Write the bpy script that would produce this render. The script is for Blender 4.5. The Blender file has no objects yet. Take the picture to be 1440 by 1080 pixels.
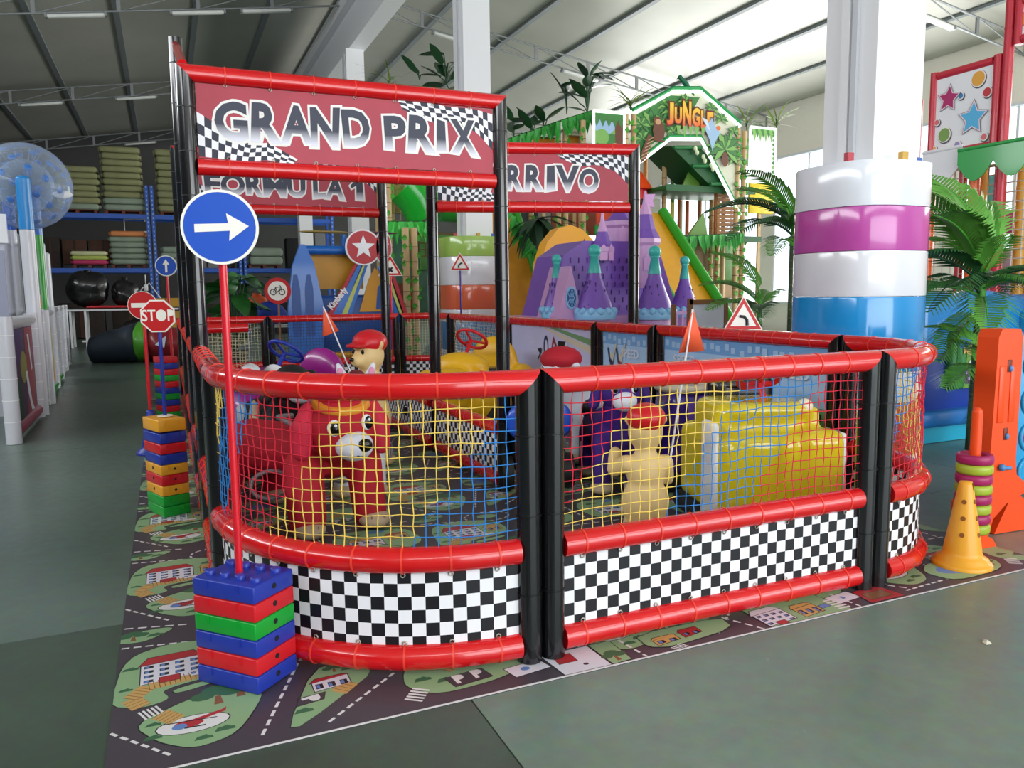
import bpy, bmesh, math, random
from mathutils import Vector, Matrix
random.seed(7)
PI = math.pi
scene = bpy.context.scene
C = scene.collection
# ---------------------------------------------------------------- camera, world, light, exposure
# metres; x runs along the front of the race track, y into the hall, z up
cam_d = bpy.data.cameras.new('camera')
cam_d.sensor_fit = 'HORIZONTAL'; cam_d.sensor_width = 36.0
cam_d.lens = 36.0 * 1100.0 / 1440.0
cam_d.clip_end = 300
cam_o = bpy.data.objects.new('camera', cam_d); C.objects.link(cam_o)
YAW, PITCH, ROLL = math.radians(23.75), math.atan(128.0 / 1100.0), 0.012
fw = Vector((math.sin(YAW) * math.cos(PITCH), math.cos(YAW) * math.cos(PITCH), -math.sin(PITCH)))
rt = Vector((math.cos(YAW), -math.sin(YAW), 0)); up = rt.cross(fw)
X = rt * math.cos(ROLL) - up * math.sin(ROLL); U = rt * math.sin(ROLL) + up * math.cos(ROLL)
cam_o.matrix_world = Matrix(((X.x, U.x, -fw.x, -1.387), (X.y, U.y, -fw.y, -2.755), (X.z, U.z, -fw.z, 1.5), (0, 0, 0, 1)))
scene.camera = cam_o

world = bpy.data.worlds.new('sky'); scene.world = world; world.use_nodes = True
wn = world.node_tree.nodes; wl = world.node_tree.links
bg = wn['Background']; bg.inputs[0].default_value = (0.86, 0.93, 1.0, 1); bg.inputs[1].default_value = 2.6
vs = scene.view_settings
scene.display_settings.display_device = 'sRGB'
vs.view_transform = 'Standard'; vs.look = 'None'; vs.gamma = 1.0; vs.use_curve_mapping = False
vs.exposure = 0.05
scene.cycles.max_bounces = 7; scene.cycles.diffuse_bounces = 4; scene.cycles.glossy_bounces = 3
scene.cycles.transparent_max_bounces = 12; scene.cycles.caustics_reflective = False; scene.cycles.caustics_refractive = False
scene.cycles.sample_clamp_indirect = 4.0

def daylight(name, loc, rot, sx, sy, watts, col=(1, 1, 1)):
    l = bpy.data.lights.new(name, 'AREA'); l.shape = 'RECTANGLE'; l.size = sx; l.size_y = sy; l.energy = watts; l.color = col
    o = bpy.data.objects.new(name, l); C.objects.link(o); o.location = loc; o.rotation_euler = rot
    return o
# daylight falling through the window band of the right wall, the open gates behind the camera and their clerestory
daylight('daylight_right_windows', (18.7, 16.0, 3.6), (0, PI / 2, 0), 5.0, 34.0, 3000, (1.0, 0.97, 0.92))
daylight('daylight_front_gate', (6.0, -10.6, 2.6), (PI / 2, 0, 0), 15.0, 4.4, 820, (0.95, 0.98, 1.0))
daylight('left_side_fill', (-11.2, 4.0, 6.4), (0, -PI / 2, 0), 1.5, 26.0, 1100, (0.96, 0.98, 1.0))  # added fill from the unseen left wall, brightens left-facing columns, girder and boards
daylight('daylight_front_clerestory', (5.0, -10.6, 7.0), (PI / 2, 0, 0), 24.0, 1.6, 550, (0.95, 0.98, 1.0))

# ---------------------------------------------------------------- helpers
def lin(c):
    return c / 12.92 if c <= 0.04045 else ((c + 0.055) / 1.055) ** 2.4
def rgb(h):
    return tuple(lin(int(h[i:i + 2], 16) / 255.0) for i in (0, 2, 4))
_mats = {}
def mat(name, h, rough=0.45, metal=0.0, coat=0.0, spec=0.5, var=0.0, vscale=6.0, bump=0.0, bscale=40.0, trans=0.0, emit=0.0, sss=0.0, alpha=1.0, ior=1.45):
    if name in _mats: return _mats[name]
    m = bpy.data.materials.new(name); m.use_nodes = True; _mats[name] = m
    nt = m.node_tree; b = nt.nodes['Principled BSDF']
    col = rgb(h) + (1,)
    b.inputs['Base Color'].default_value = col; b.inputs['Roughness'].default_value = rough
    b.inputs['Metallic'].default_value = metal; b.inputs['Specular IOR Level'].default_value = spec
    b.inputs['Coat Weight'].default_value = coat; b.inputs['Coat Roughness'].default_value = 0.08
    b.inputs['Transmission Weight'].default_value = trans; b.inputs['IOR'].default_value = ior
    b.inputs['Alpha'].default_value = alpha
    if emit:
        b.inputs['Emission Color'].default_value = col; b.inputs['Emission Strength'].default_value = emit
    if sss:
        b.inputs['Subsurface Weight'].default_value = sss; b.inputs['Subsurface Radius'].default_value = (0.02, 0.02, 0.02)
    if var or bump:
        tc = nt.nodes.new('ShaderNodeTexCoord'); no = nt.nodes.new('ShaderNodeTexNoise')
        no.inputs['Scale'].default_value = vscale; no.inputs['Detail'].default_value = 4
        nt.links.new(tc.outputs['Object'], no.inputs['Vector'])
        if var:
            mr = nt.nodes.new('ShaderNodeMapRange'); mr.inputs['From Min'].default_value = 0.3; mr.inputs['From Max'].default_value = 0.7
            mr.inputs['To Min'].default_value = 1 - var; mr.inputs['To Max'].default_value = 1 + var
            hs = nt.nodes.new('ShaderNodeHueSaturation'); hs.inputs['Color'].default_value = col
            nt.links.new(no.outputs['Fac'], mr.inputs['Value']); nt.links.new(mr.outputs['Result'], hs.inputs['Value'])
            nt.links.new(hs.outputs['Color'], b.inputs['Base Color'])
        if bump:
            n2 = nt.nodes.new('ShaderNodeTexNoise'); n2.inputs['Scale'].default_value = bscale; n2.inputs['Detail'].default_value = 3
            nt.links.new(tc.outputs['Object'], n2.inputs['Vector'])
            bp = nt.nodes.new('ShaderNodeBump'); bp.inputs['Strength'].default_value = bump; bp.inputs['Distance'].default_value = 0.01
            nt.links.new(n2.outputs['Fac'], bp.inputs['Height']); nt.links.new(bp.outputs['Normal'], b.inputs['Normal'])
    return m

def frame_of(d):
    d = d.normalized()
    a = Vector((0, 0, 1)) if abs(d.z) < 0.9 else Vector((1, 0, 0))
    x = a.cross(d).normalized(); y = d.cross(x).normalized()
    return x, y
class MB:
    def __init__(s): s.v = []; s.f = []; s.m = []; s.sm = []
    def add(s, vs_, fs, mi=0, smooth=False, M=None):
        k = len(s.v)
        for p in vs_:
            p = Vector(p); s.v.append(tuple(M @ p) if M is not None else tuple(p))
        for f in fs:
            s.f.append([i + k for i in f]); s.m.append(mi); s.sm.append(smooth)
        return s
    def box(s, c, d, mi=0, rz=0, M=None, taper=1.0):
        x, y, z = d[0] / 2, d[1] / 2, d[2] / 2
        vv = [(-x, -y, -z), (x, -y, -z), (x, y, -z), (-x, y, -z), (-x * taper, -y * taper, z), (x * taper, -y * taper, z), (x * taper, y * taper, z), (-x * taper, y * taper, z)]
        T = Matrix.Translation(c) @ Matrix.Rotation(rz, 4, 'Z')
        if M is not None: T = M @ T
        return s.add(vv, [(0, 3, 2, 1), (4, 5, 6, 7), (0, 1, 5, 4), (1, 2, 6, 5), (2, 3, 7, 6), (3, 0, 4, 7)], mi, False, T)
    def rbox(s, c, d, r=0.02, mi=0, rz=0, M=None, seg=2, smooth=True):
        bm = bmesh.new(); bmesh.ops.create_cube(bm, size=1.0)
        for v in bm.verts: v.co = Vector((v.co.x * d[0], v.co.y * d[1], v.co.z * d[2]))
        bmesh.ops.bevel(bm, geom=list(bm.edges), offset=min(r, min(d) * 0.49), segments=seg, profile=0.5, affect='EDGES')
        bm.verts.index_update()
        T = Matrix.Translation(c) @ Matrix.Rotation(rz, 4, 'Z')
        if M is not None: T = M @ T
        s.add([v.co.copy() for v in bm.verts], [[v.index for v in f.verts] for f in bm.faces], mi, smooth, T)
        bm.free(); return s
    def tube(s, path, r, n=8, mi=0, cap=True, closed=False, M=None, smooth=True, d0=None, d1=None):
        P = [Vector(p) for p in path]; N = len(P)
        rr = r if isinstance(r, (list, tuple)) else [r] * N
        dirs = []
        for i in range(N):
            if closed: d = P[(i + 1) % N] - P[i - 1]
            elif i == 0: d = P[1] - P[0]
            elif i == N - 1: d = P[-1] - P[-2]
            else: d = (P[i + 1] - P[i]).normalized() + (P[i] - P[i - 1]).normalized()
            dirs.append(d.normalized() if d.length > 1e-9 else Vector((0, 0, 1)))
        x, y = frame_of(dirs[0]); vv = []; ff = []
        for i in range(N):
            x = (x - dirs[i] * x.dot(dirs[i]))
            x = x.normalized() if x.length > 1e-6 else frame_of(dirs[i])[0]
            y = dirs[i].cross(x)
            nrm = dirs[i]
            if i == 0 and d0 is not None: nrm = (dirs[0] - Vector(d0).normalized() * -1).normalized() if False else (Vector(d0).normalized() + dirs[0]).normalized()
            if i == N - 1 and d1 is not None: nrm = (Vector(d1).normalized() + dirs[-1]).normalized()
            for k in range(n):
                t = 2 * PI * k / n; q = x * math.cos(t) * rr[i] + y * math.sin(t) * rr[i]
                dn = dirs[i].dot(nrm)
                if abs(dn) > 0.2: q = q - dirs[i] * (q.dot(nrm) / dn)
                vv.append(P[i] + q)
        for i in range(N if closed else N - 1):
            j = (i + 1) % N
            for k in range(n):
                k2 = (k + 1) % n
                ff.append((i * n + k, i * n + k2, j * n + k2, j * n + k))
        s.add(vv, ff, mi, smooth, M)
        if cap and not closed:
            s.add(vv[:n][::-1], [tuple(range(n))], mi, False, M); s.add(vv[-n:], [tuple(range(n))], mi, False, M)
        return s
    def lathe(s, prof, n=16, mi=0, M=None, smooth=True, cap=True):
        vv = []; ff = []
        for (r, z) in prof:
            for k in range(n):
                t = 2 * PI * k / n; vv.append((r * math.cos(t), r * math.sin(t), z))
        for i in range(len(prof) - 1):
            for k in range(n):
                k2 = (k + 1) % n; ff.append((i * n + k, i * n + k2, (i + 1) * n + k2, (i + 1) * n + k))
        s.add(vv, ff, mi, smooth, M)
        if cap:
            if prof[0][0] > 1e-4: s.add(vv[:n][::-1], [tuple(range(n))], mi, False, M)
            if prof[-1][0] > 1e-4: s.add(vv[-n:], [tuple(range(n))], mi, False, M)
        return s
    def ell(s, c, r, mi=0, nu=14, nv=9, M=None):
        if not isinstance(r, (list, tuple)): r = (r, r, r)
        vv = []; ff = []
        for i in range(nv + 1):
            th = PI * i / nv
            for k in range(nu):
                t = 2 * PI * k / nu
                vv.append((c[0] + r[0] * math.sin(th) * math.cos(t), c[1] + r[1] * math.sin(th) * math.sin(t), c[2] - r[2] * math.cos(th)))
        for i in range(nv):
            for k in range(nu):
                k2 = (k + 1) % nu; ff.append((i * nu + k, i * nu + k2, (i + 1) * nu + k2, (i + 1) * nu + k))
        return s.add(vv, ff, mi, True, M)
    def prism(s, poly, z0, z1, mi=0, M=None, side=None):
        n = len(poly)
        ar = sum(poly[i][0] * poly[(i + 1) % n][1] - poly[(i + 1) % n][0] * poly[i][1] for i in range(n))
        if ar < 0: poly = poly[::-1]
        vv = [(p[0], p[1], z0) for p in poly] + [(p[0], p[1], z1) for p in poly]
        s.add(vv, [tuple(range(n))[::-1], tuple(range(n, 2 * n))], mi, False, M)
        s.add(vv, [(i, (i + 1) % n, n + (i + 1) % n, n + i) for i in range(n)], mi if side is None else side, False, M)
        return s
    def poly(s, pts, mi=0, M=None):
        return s.add(pts, [tuple(range(len(pts)))], mi, False, M)
    def mesh(s, name, mats):
        me = bpy.data.meshes.new(name); me.from_pydata(s.v, [], s.f)
        for m in (mats if isinstance(mats, (list, tuple)) else [mats]): me.materials.append(m)
        me.polygons.foreach_set('material_index', s.m); me.polygons.foreach_set('use_smooth', s.sm)
        me.update(); return me
    def build(s, name, mats, parent=None, loc=None, rz=0):
        o = bpy.data.objects.new(name, s.mesh(name, mats)); C.objects.link(o)
        if parent is not None: o.parent = parent
        if loc is not None: o.location = loc
        if rz: o.rotation_euler = (0, 0, rz)
        return o
def link(name, me, parent=None, loc=None, rot=None, scale=None):
    o = bpy.data.objects.new(name, me); C.objects.link(o)
    if parent is not None: o.parent = parent
    if loc is not None: o.location = loc
    if rot is not None: o.rotation_euler = rot
    if scale is not None: o.scale = scale
    return o
def tag(o, label=None, cat=None, group=None, kind=None):
    if label: o['label'] = label
    if cat: o['category'] = cat
    if group: o['group'] = group
    if kind: o['kind'] = kind
    return o
def thing(name, label, cat, loc=(0, 0, 0), rz=0, group=None):
    o = bpy.data.objects.new(name, None); C.objects.link(o); o.location = loc; o.rotation_euler = (0, 0, rz)
    o.empty_display_size = 0.1
    return tag(o, label, cat, group)
def dup(root, loc, rz=0, label=None, group=None):
    def cp(o, par):
        c = o.copy(); C.objects.link(c)
        if par is not None: c.parent = par
        for ch in o.children: cp(ch, c)
        return c
    r = cp(root, None); r.location = loc; r.rotation_euler = (0, 0, rz)
    if label: r['label'] = label
    if group: r['group'] = group
    return r
def struct(o): o['kind'] = 'structure'; return o
def facing(origin, rz=0, tilt=0):
    """local x right, y up on an upright plane at origin, whose print faces -y of the turned frame"""
    return Matrix.Translation(origin) @ Matrix.Rotation(rz, 4, 'Z') @ Matrix.Rotation(PI / 2 - tilt, 4, 'X')
def text_mesh(txt, size=1.0, offset=0.0, shear=0.0):
    cu = bpy.data.curves.new('lettering', 'FONT'); cu.body = txt; cu.size = size; cu.align_x = 'CENTER'; cu.align_y = 'CENTER'
    cu.offset = offset; cu.shear = shear; cu.resolution_u = 3
    o = bpy.data.objects.new('lettering', cu); C.objects.link(o)
    dg = bpy.context.evaluated_depsgraph_get(); dg.update()
    me = bpy.data.meshes.new_from_object(o.evaluated_get(dg))
    vv = [tuple(v.co) for v in me.vertices]; ff = [tuple(p.vertices) for p in me.polygons]
    bpy.data.objects.remove(o); bpy.data.curves.remove(cu); bpy.data.meshes.remove(me)
    try:                                                                # one clean sheet: no overlapping triangles where a stroke was widened
        from mathutils.geometry import delaunay_2d_cdt
        cv, _, cf, _, _, of = delaunay_2d_cdt([Vector((v[0], v[1])) for v in vv], [], [list(f) for f in ff], 1, 1e-5)
        cf = [f for f, src in zip(cf, of) if src]
        if len(cf) > 2: vv, ff = [(v.x, v.y, 0.0) for v in cv], [tuple(f) for f in cf]
    except Exception as ex: print('text', ex)
    return vv, ff
def add_text(mb, txt, size, M, mi=0, offset=0.0, sx=1.0, z=0.0, shear=0.0):
    vv, ff = text_mesh(txt, size, offset, shear)
    mb.add([(x * sx, y, z) for x, y, _ in vv], ff, mi, False, M)
def blob(name, parts, m, parent=None, voxel=0.02, smooth=6, extra=None):
    """one continuous moulded body: tapered limbs (p0, r0, p1, r1) and balls (centre, radii) fused into one surface"""
    mb = MB()
    for p in parts:
        if len(p) == 4:
            a, b = Vector(p[0]), Vector(p[2]); n = max(2, int((b - a).length / (0.35 * min(p[1], p[3]))) + 1); n = min(n, 14)
            path = [a.lerp(b, i / n) for i in range(n + 1)]; rr = [p[1] + (p[3] - p[1]) * i / n for i in range(n + 1)]
            mb.tube(path, rr, 12, 0, True); mb.ell(a, p[1] * 0.99, 0, 12, 8); mb.ell(b, p[3] * 0.99, 0, 12, 8)
        elif len(p) == 2: mb.ell(p[0], p[1], 0, 18, 12)
        elif len(p) == 3: mb.rbox(p[0], p[1], p[2])
    if extra: extra(mb)
    o = mb.build(name, m)
    md = o.modifiers.new('remesh', 'REMESH'); md.mode = 'VOXEL'; md.voxel_size = voxel; md.use_smooth_shade = True
    ms = o.modifiers.new('smooth', 'SMOOTH'); ms.iterations = smooth; ms.factor = 0.5
    dg = bpy.context.evaluated_depsgraph_get(); dg.update()
    me = bpy.data.meshes.new_from_object(o.evaluated_get(dg)); me.name = name
    old = o.data; o.modifiers.clear(); o.data = me; bpy.data.meshes.remove(old)
    for p in me.polygons: p.use_smooth = True
    if parent is not None: o.parent = parent
    return o
def arc(cx, cy, rx, ry, a0, a1, n, e=1.0):
    out = []
    for i in range(n + 1):
        t = a0 + (a1 - a0) * i / n; c, s_ = math.cos(t), math.sin(t)
        out.append((cx + rx * math.copysign(abs(c) ** e, c), cy + ry * math.copysign(abs(s_) ** e, s_)))
    return out

# ---------------------------------------------------------------- shared materials
M_red = mat('red_vinyl_sleeve', 'D2141A', 0.2, coat=0.6, var=0.05, vscale=3)
M_tie = mat('red_cable_tie', 'E8402E', 0.4)
M_black = mat('black_vinyl_sleeve', '101115', 0.16, coat=0.5)
M_btie = mat('black_cable_tie', '0B0B0D', 0.35)
M_white = mat('white_print', 'F1F1F6', 0.4)
M_blk = mat('black_print', '15151B', 0.4)
M_rope = {'r': mat('red_rope', 'D4223A', 0.7), 'y': mat('yellow_rope', 'F0CF62', 0.7), 'b': mat('blue_rope', '2B7FC9', 0.7), 'c': mat('cream_rope', 'DDD6B4', 0.7), 'k': mat('dark_rope', '3C3A4A', 0.7)}
M_wpaint = mat('white_paint', 'E6E7EA', 0.5)
M_steel = mat('grey_steel', '8C9092', 0.45, metal=0.3)
M_dsteel = mat('dark_steel', '565A5C', 0.5)
M_bluep = mat('blue_rack_paint', '1C56B8', 0.4)
M_green = mat('leaf_green', '2E7A34', 0.5, var=0.25, vscale=14)
M_dgreen = mat('dark_leaf_green', '24492C', 0.5, var=0.25, vscale=14)
M_lgreen = mat('bright_leaf_green', '4FA338', 0.5, var=0.2, vscale=14)
M_wood = mat('brown_wood', '8C5F3A', 0.6, var=0.15)
M_orange = mat('orange_plastic', 'EE4F1C', 0.35, var=0.03)
M_yellow = mat('yellow_plastic', 'E9B321', 0.35)
M_teal = mat('teal_plastic', '43B9B0', 0.35)
M_purple = mat('purple_plastic', '7B4FAE', 0.35, var=0.05)
M_pink = mat('pink_plastic', 'D9A3D8', 0.35)
M_blue = mat('blue_plastic', '2438A0', 0.35, var=0.03)
M_sky = mat('sky_blue_plastic', '8CC4EC', 0.35)
M_redp = mat('red_plastic', 'CE1E28', 0.35, var=0.03)
M_greenp = mat('green_plastic', '0F9D33', 0.35)
M_gold = mat('amber_plastic', 'EBA52C', 0.35)
M_dark = mat('dark_clutter', '24201F', 0.7, var=0.3)
M_chrome = mat('chrome', 'C8CACC', 0.15, metal=1.0)
# ---------------------------------------------------------------- the hall
RIDGE = 3.9
def roof_z(x): return 10.25 - 0.152 * abs(x - RIDGE)
XL, XR, YF, YB = -11.5, 19.0, -11.0, 39.5
def floor_material(c0, c1, name='green_floor_paint'):
    m = bpy.data.materials.new(name); m.use_nodes = True; nt = m.node_tree; b = nt.nodes['Principled BSDF']
    tc = nt.nodes.new('ShaderNodeTexCoord'); n1 = nt.nodes.new('ShaderNodeTexNoise'); n1.inputs['Scale'].default_value = 0.55; n1.inputs['Detail'].default_value = 6
    n2 = nt.nodes.new('ShaderNodeTexNoise'); n2.inputs['Scale'].default_value = 14; n2.inputs['Detail'].default_value = 8
    n3 = nt.nodes.new('ShaderNodeTexVoronoi'); n3.inputs['Scale'].default_value = 5.5
    for n in (n1, n2, n3): nt.links.new(tc.outputs['Object'], n.inputs['Vector'])
    r1 = nt.nodes.new('ShaderNodeValToRGB'); e = r1.color_ramp.elements
    e[0].position = 0.3; e[0].color = rgb(c0) + (1,); e[1].position = 0.75; e[1].color = rgb(c1) + (1,)
    nt.links.new(n1.outputs['Fac'], r1.inputs['Fac'])
    mx = nt.nodes.new('ShaderNodeMix'); mx.data_type = 'RGBA'; mx.blend_type = 'OVERLAY'; mx.inputs['Factor'].default_value = 0.25
    nt.links.new(r1.outputs['Color'], mx.inputs[6]); nt.links.new(n2.outputs['Color'], mx.inputs[7])
    # pale chips and scuffs of the paint
    r3 = nt.nodes.new('ShaderNodeValToRGB'); r3.color_ramp.elements[0].position = 0.015; r3.color_ramp.elements[0].color = (1, 1, 1, 1)
    r3.color_ramp.elements[1].position = 0.035; r3.color_ramp.elements[1].color = (0, 0, 0, 1); nt.links.new(n3.outputs['Distance'], r3.inputs['Fac'])
    m2 = nt.nodes.new('ShaderNodeMix'); m2.data_type = 'RGBA'; m2.inputs[7].default_value = rgb('9DA79B') + (1,)
    mm = nt.nodes.new('ShaderNodeMath'); mm.operation = 'MULTIPLY'; mm.inputs[1].default_value = 0.5
    nt.links.new(r3.outputs['Color'], mm.inputs[0]); nt.links.new(mm.outputs[0], m2.inputs['Factor'])
    nt.links.new(mx.outputs[2], m2.inputs[6]); nt.links.new(m2.outputs[2], b.inputs['Base Color'])
    rr = nt.nodes.new('ShaderNodeMapRange'); rr.inputs['To Min'].default_value = 0.24; rr.inputs['To Max'].default_value = 0.42
    nt.links.new(n2.outputs['Fac'], rr.inputs['Value']); nt.links.new(rr.outputs['Result'], b.inputs['Roughness'])
    return m
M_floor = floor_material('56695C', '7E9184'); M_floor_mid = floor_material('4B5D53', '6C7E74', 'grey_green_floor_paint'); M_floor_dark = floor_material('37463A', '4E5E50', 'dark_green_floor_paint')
floor = struct(MB().box(((XL + XR) / 2, (YF + YB) / 2, -0.16), (XR - XL, YB - YF, 0.3)).build('floor', mat('floor_joint', '2A332D', 0.8)))
xs = [XL, -5.4, -0.43, 4.6, 9.6, 14.5, XR]; ys = [YF, -6.0, -0.55 - 3.3, 1.15, 6.1, 11.1, 16.1, 21, 26, 31, 36, YB]
for i in range(len(xs) - 1):
    for j in range(len(ys) - 1):
        g = 0.006
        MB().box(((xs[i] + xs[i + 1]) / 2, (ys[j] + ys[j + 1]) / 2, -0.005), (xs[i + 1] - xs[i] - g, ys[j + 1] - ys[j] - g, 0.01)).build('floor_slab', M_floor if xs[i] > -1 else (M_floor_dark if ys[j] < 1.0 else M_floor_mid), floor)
# ceiling: sheet panels between dark seams running into the hall
M_roof = mat('roof_sheet', 'B2B2A8', 0.38, metal=0.15, var=0.08, vscale=0.5)
M_seam = mat('roof_seam', '7C8284', 0.5)
ceil = struct(MB().poly([(XL, YF, roof_z(XL) + 0.1), (RIDGE, YF, roof_z(RIDGE) + 0.1), (RIDGE, YB, roof_z(RIDGE) + 0.1), (XL, YB, roof_z(XL) + 0.1)])
              .poly([(RIDGE, YF, roof_z(RIDGE) + 0.1), (XR, YF, roof_z(XR) + 0.1), (XR, YB, roof_z(XR) + 0.1), (RIDGE, YB, roof_z(RIDGE) + 0.1)]).build('ceiling', M_seam))
seams = [XL, -10.6, -8.55, -6.45, -4.25, -2.15, -0.1, 1.9, RIDGE, 6.64, 8.95, 10.95, 13.0, 15.1, 17.1, XR]
for i in range(len(seams) - 1):
    x0, x1 = seams[i] + 0.05, seams[i + 1] - 0.05
    MB().add([(x0, YF, roof_z(x0)), (x1, YF, roof_z(x1)), (x1, YB, roof_z(x1)), (x0, YB, roof_z(x0)), (x0, YF, roof_z(x0) + 0.05), (x1, YF, roof_z(x1) + 0.05), (x1, YB, roof_z(x1) + 0.05), (x0, YB, roof_z(x0) + 0.05)],
             [(0, 3, 2, 1), (4, 5, 6, 7), (0, 1, 5, 4), (1, 2, 6, 5), (2, 3, 7, 6), (3, 0, 4, 7)]).build('roof_panel', M_roof, ceil)
    if 0 < i:
        s_ = seams[i]
        MB().box((s_, (YF + YB) / 2, roof_z(s_) - 0.035), (0.16, YB - YF, 0.07)).build('purlin', M_seam, ceil)
# lattice girders across the hall
def truss(y, n):
    t = struct(bpy.data.objects.new('roof_truss_%d' % n, None)); C.objects.link(t); t.location = (0, y, 0)
    tag(t, 'grey steel lattice girder under the roof, number %d from the gate' % n)
    for sgn, xe in ((-1, XL), (1, XR)):
        L_ = abs(xe - RIDGE) - 0.25; k = 8
        def top(u_): x = RIDGE + sgn * (0.25 + u_ * L_); return Vector((x, 0, roof_z(x) - 0.2))
        def bot(u_): q = top(u_); return Vector((q.x, 0, q.z - 0.42))
        MB().tube([top(0), top(1)], 0.028, 6).build('top_chord', M_steel, t)
        MB().tube([bot(0), bot(1)], 0.028, 6).build('bottom_chord', M_steel, t)
        for i in range(k):
            MB().box(tuple((top((i + 1) / k) + bot((i + 1) / k)) / 2), (0.09, 0.05, 0.42)).build('strut', M_steel, t)
            a_, b_ = (bot(i / k), top((i + 1) / k)) if sgn < 0 and False else (top(i / k), bot((i + 1) / k))
            if sgn < 0: a_, b_ = bot((i + 1) / k), top(i / k)
            MB().tube([a_, b_], 0.018, 5).build('diagonal', M_steel, t)
for n, y in enumerate((1.9, 10.9, 20.3, 29.5, 38.6)): truss(y, n + 1)
M_lamp = mat('lamp_diffuser', 'D9DBD6', 0.3)
def tube_lamp(x, y, label):
    z = roof_z(x) - 0.2 - 0.42 - 0.06
    t = thing('fluorescent_lamp', label, 'lamp', (x, y - 0.02, z), 0, 'tube lamps on the lattice girders')
    t.rotation_euler = (0, math.atan(0.152 if x > RIDGE else -0.152), 0)
    MB().rbox((0, 0, -0.03), (1.3, 0.16, 0.09), 0.03).build('diffuser', M_lamp, t)
    for sx in (-0.67, 0.67): MB().box((sx, 0, -0.02), (0.05, 0.17, 0.1)).build('end_cap', M_steel, t)
    for sx in (-0.45, 0.45): MB().box((sx, 0, 0.045), (0.03, 0.03, 0.07)).build('bracket', M_steel, t)
for x, y, l in ((-3.0, 20.3, 'tube lamp on the nearest left girder, left of two above the gate'), (-0.15, 20.3, 'tube lamp on the nearest left girder, middle one behind the black post'), (1.6, 20.3, 'tube lamp on the nearest left girder, right one near the white beam'),
                (-4.9, 29.5, 'tube lamp on the second left girder, leftmost above the ball'), (-1.9, 29.5, 'tube lamp on the second left girder, right one beside the post'), (-2.0, 38.6, 'tube lamp on the far left girder above the green mattresses'),
                (7.0, 20.3, 'tube lamp on the right girder just left of the white column'), (11.3, 20.3, 'tube lamp on the right girder above the hanging plants'), (15.6, 10.9, 'tube lamp on the near right girder beside the big column')):
    tube_lamp(x, y, l)
# walls
M_wall = mat('cream_wall', 'F8F1E4', 0.7, var=0.03, vscale=0.6)
M_dwall = mat('grey_back_wall', '4A4B4A', 0.8, var=0.1, vscale=0.5)
def wall_with_openings(name, axis, pos, a0, a1, ztop, ops, m, th=0.2):
    """an upright wall built as solid pieces around its openings (a0, a1, z0, z1)"""
    mb = MB(); cuts = sorted(set([a0, a1] + [o_[0] for o_ in ops] + [o_[1] for o_ in ops]))
    for i in range(len(cuts) - 1):
        s0, s1 = cuts[i], cuts[i + 1]; mid = (s0 + s1) / 2
        zz = sorted([(o_[2], o_[3]) for o_ in ops if o_[0] <= mid <= o_[1]]); z = -0.02; segs = []
        for z0, z1 in zz: segs.append((z, z0)); z = z1
        segs.append((z, ztop))
        for z0, z1 in segs:
            if z1 - z0 < 0.01: continue
            c = ((pos, mid, (z0 + z1) / 2), (th, s1 - s0, z1 - z0)) if axis == 'x' else ((mid, pos, (z0 + z1) / 2), (s1 - s0, th, z1 - z0))
            mb.box(*c)
    return struct(mb.build(name, m))
wall_with_openings('wall_right', 'x', XR + 0.1, YF, YB, 8.6, [(-1, 5.4, 1.0, 6.2), (6.2, 12.6, 1.0, 6.2), (13.4, 19.8, 1.0, 6.2), (20.6, 27, 1.0, 6.2), (27.8, 34, 1.0, 6.2)], M_wall)
wall_with_openings('wall_left', 'x', XL - 0.1, YF, YB, 8.6, [(-9, 17, 5.65, 7.15)], M_dwall)
wall_with_openings('wall_back', 'y', YB + 0.1, XL, XR, 10.6, [], M_dwall)
wall_with_openings('wall_front', 'y', YF - 0.1, XL, XR, 10.6, [(-1.5, 13.5, 0.02, 4.8), (-7, 17, 6.2, 7.8)], M_wall)
M_frost = mat('frosted_window_film', 'F6F4EE', 0.4, emit=0.0)
def frosted():
    m = bpy.data.materials.new('frosted_glass'); m.use_nodes = True; nt = m.node_tree
    for n in list(nt.nodes): nt.nodes.remove(n)
    o = nt.nodes.new('ShaderNodeOutputMaterial'); t = nt.nodes.new('ShaderNodeBsdfTransparent'); g = nt.nodes.new('ShaderNodeBsdfTranslucent'); mx = nt.nodes.new('ShaderNodeMixShader')
    t.inputs[0].default_value = (0.95, 0.97, 1, 1); g.inputs[0].default_value = (0.9, 0.9, 0.88, 1); mx.inputs[0].default_value = 0.3
    nt.links.new(t.outputs[0], mx.inputs[1]); nt.links.new(g.outputs[0], mx.inputs[2]); nt.links.new(mx.outputs[0], o.inputs[0]); return m
M_glass = frosted()
for n, (y0, y1) in enumerate(((-1, 5.4), (6.2, 12.6), (13.4, 19.8), (20.6, 27), (27.8, 34))):
    w = struct(MB().box((XR + 0.02, (y0 + y1) / 2, 1.03), (0.22, y1 - y0, 0.08)).box((XR + 0.02, (y0 + y1) / 2, 6.17), (0.22, y1 - y0, 0.08)).build('window_%d' % (n + 1), M_wpaint))
    k = 4
    for i in range(k + 1): MB().box((XR + 0.06, y0 + (y1 - y0) * i / k, 3.6), (0.1, 0.07, 5.1)).build('mullion', M_wpaint, w)
    for i in range(k):
        MB().box((XR + 0.06, y0 + (y1 - y0) * (i + 0.5) / k, 3.6), (0.012, (y1 - y0) / k - 0.07, 5.06)).build('pane', M_glass, w)
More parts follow.
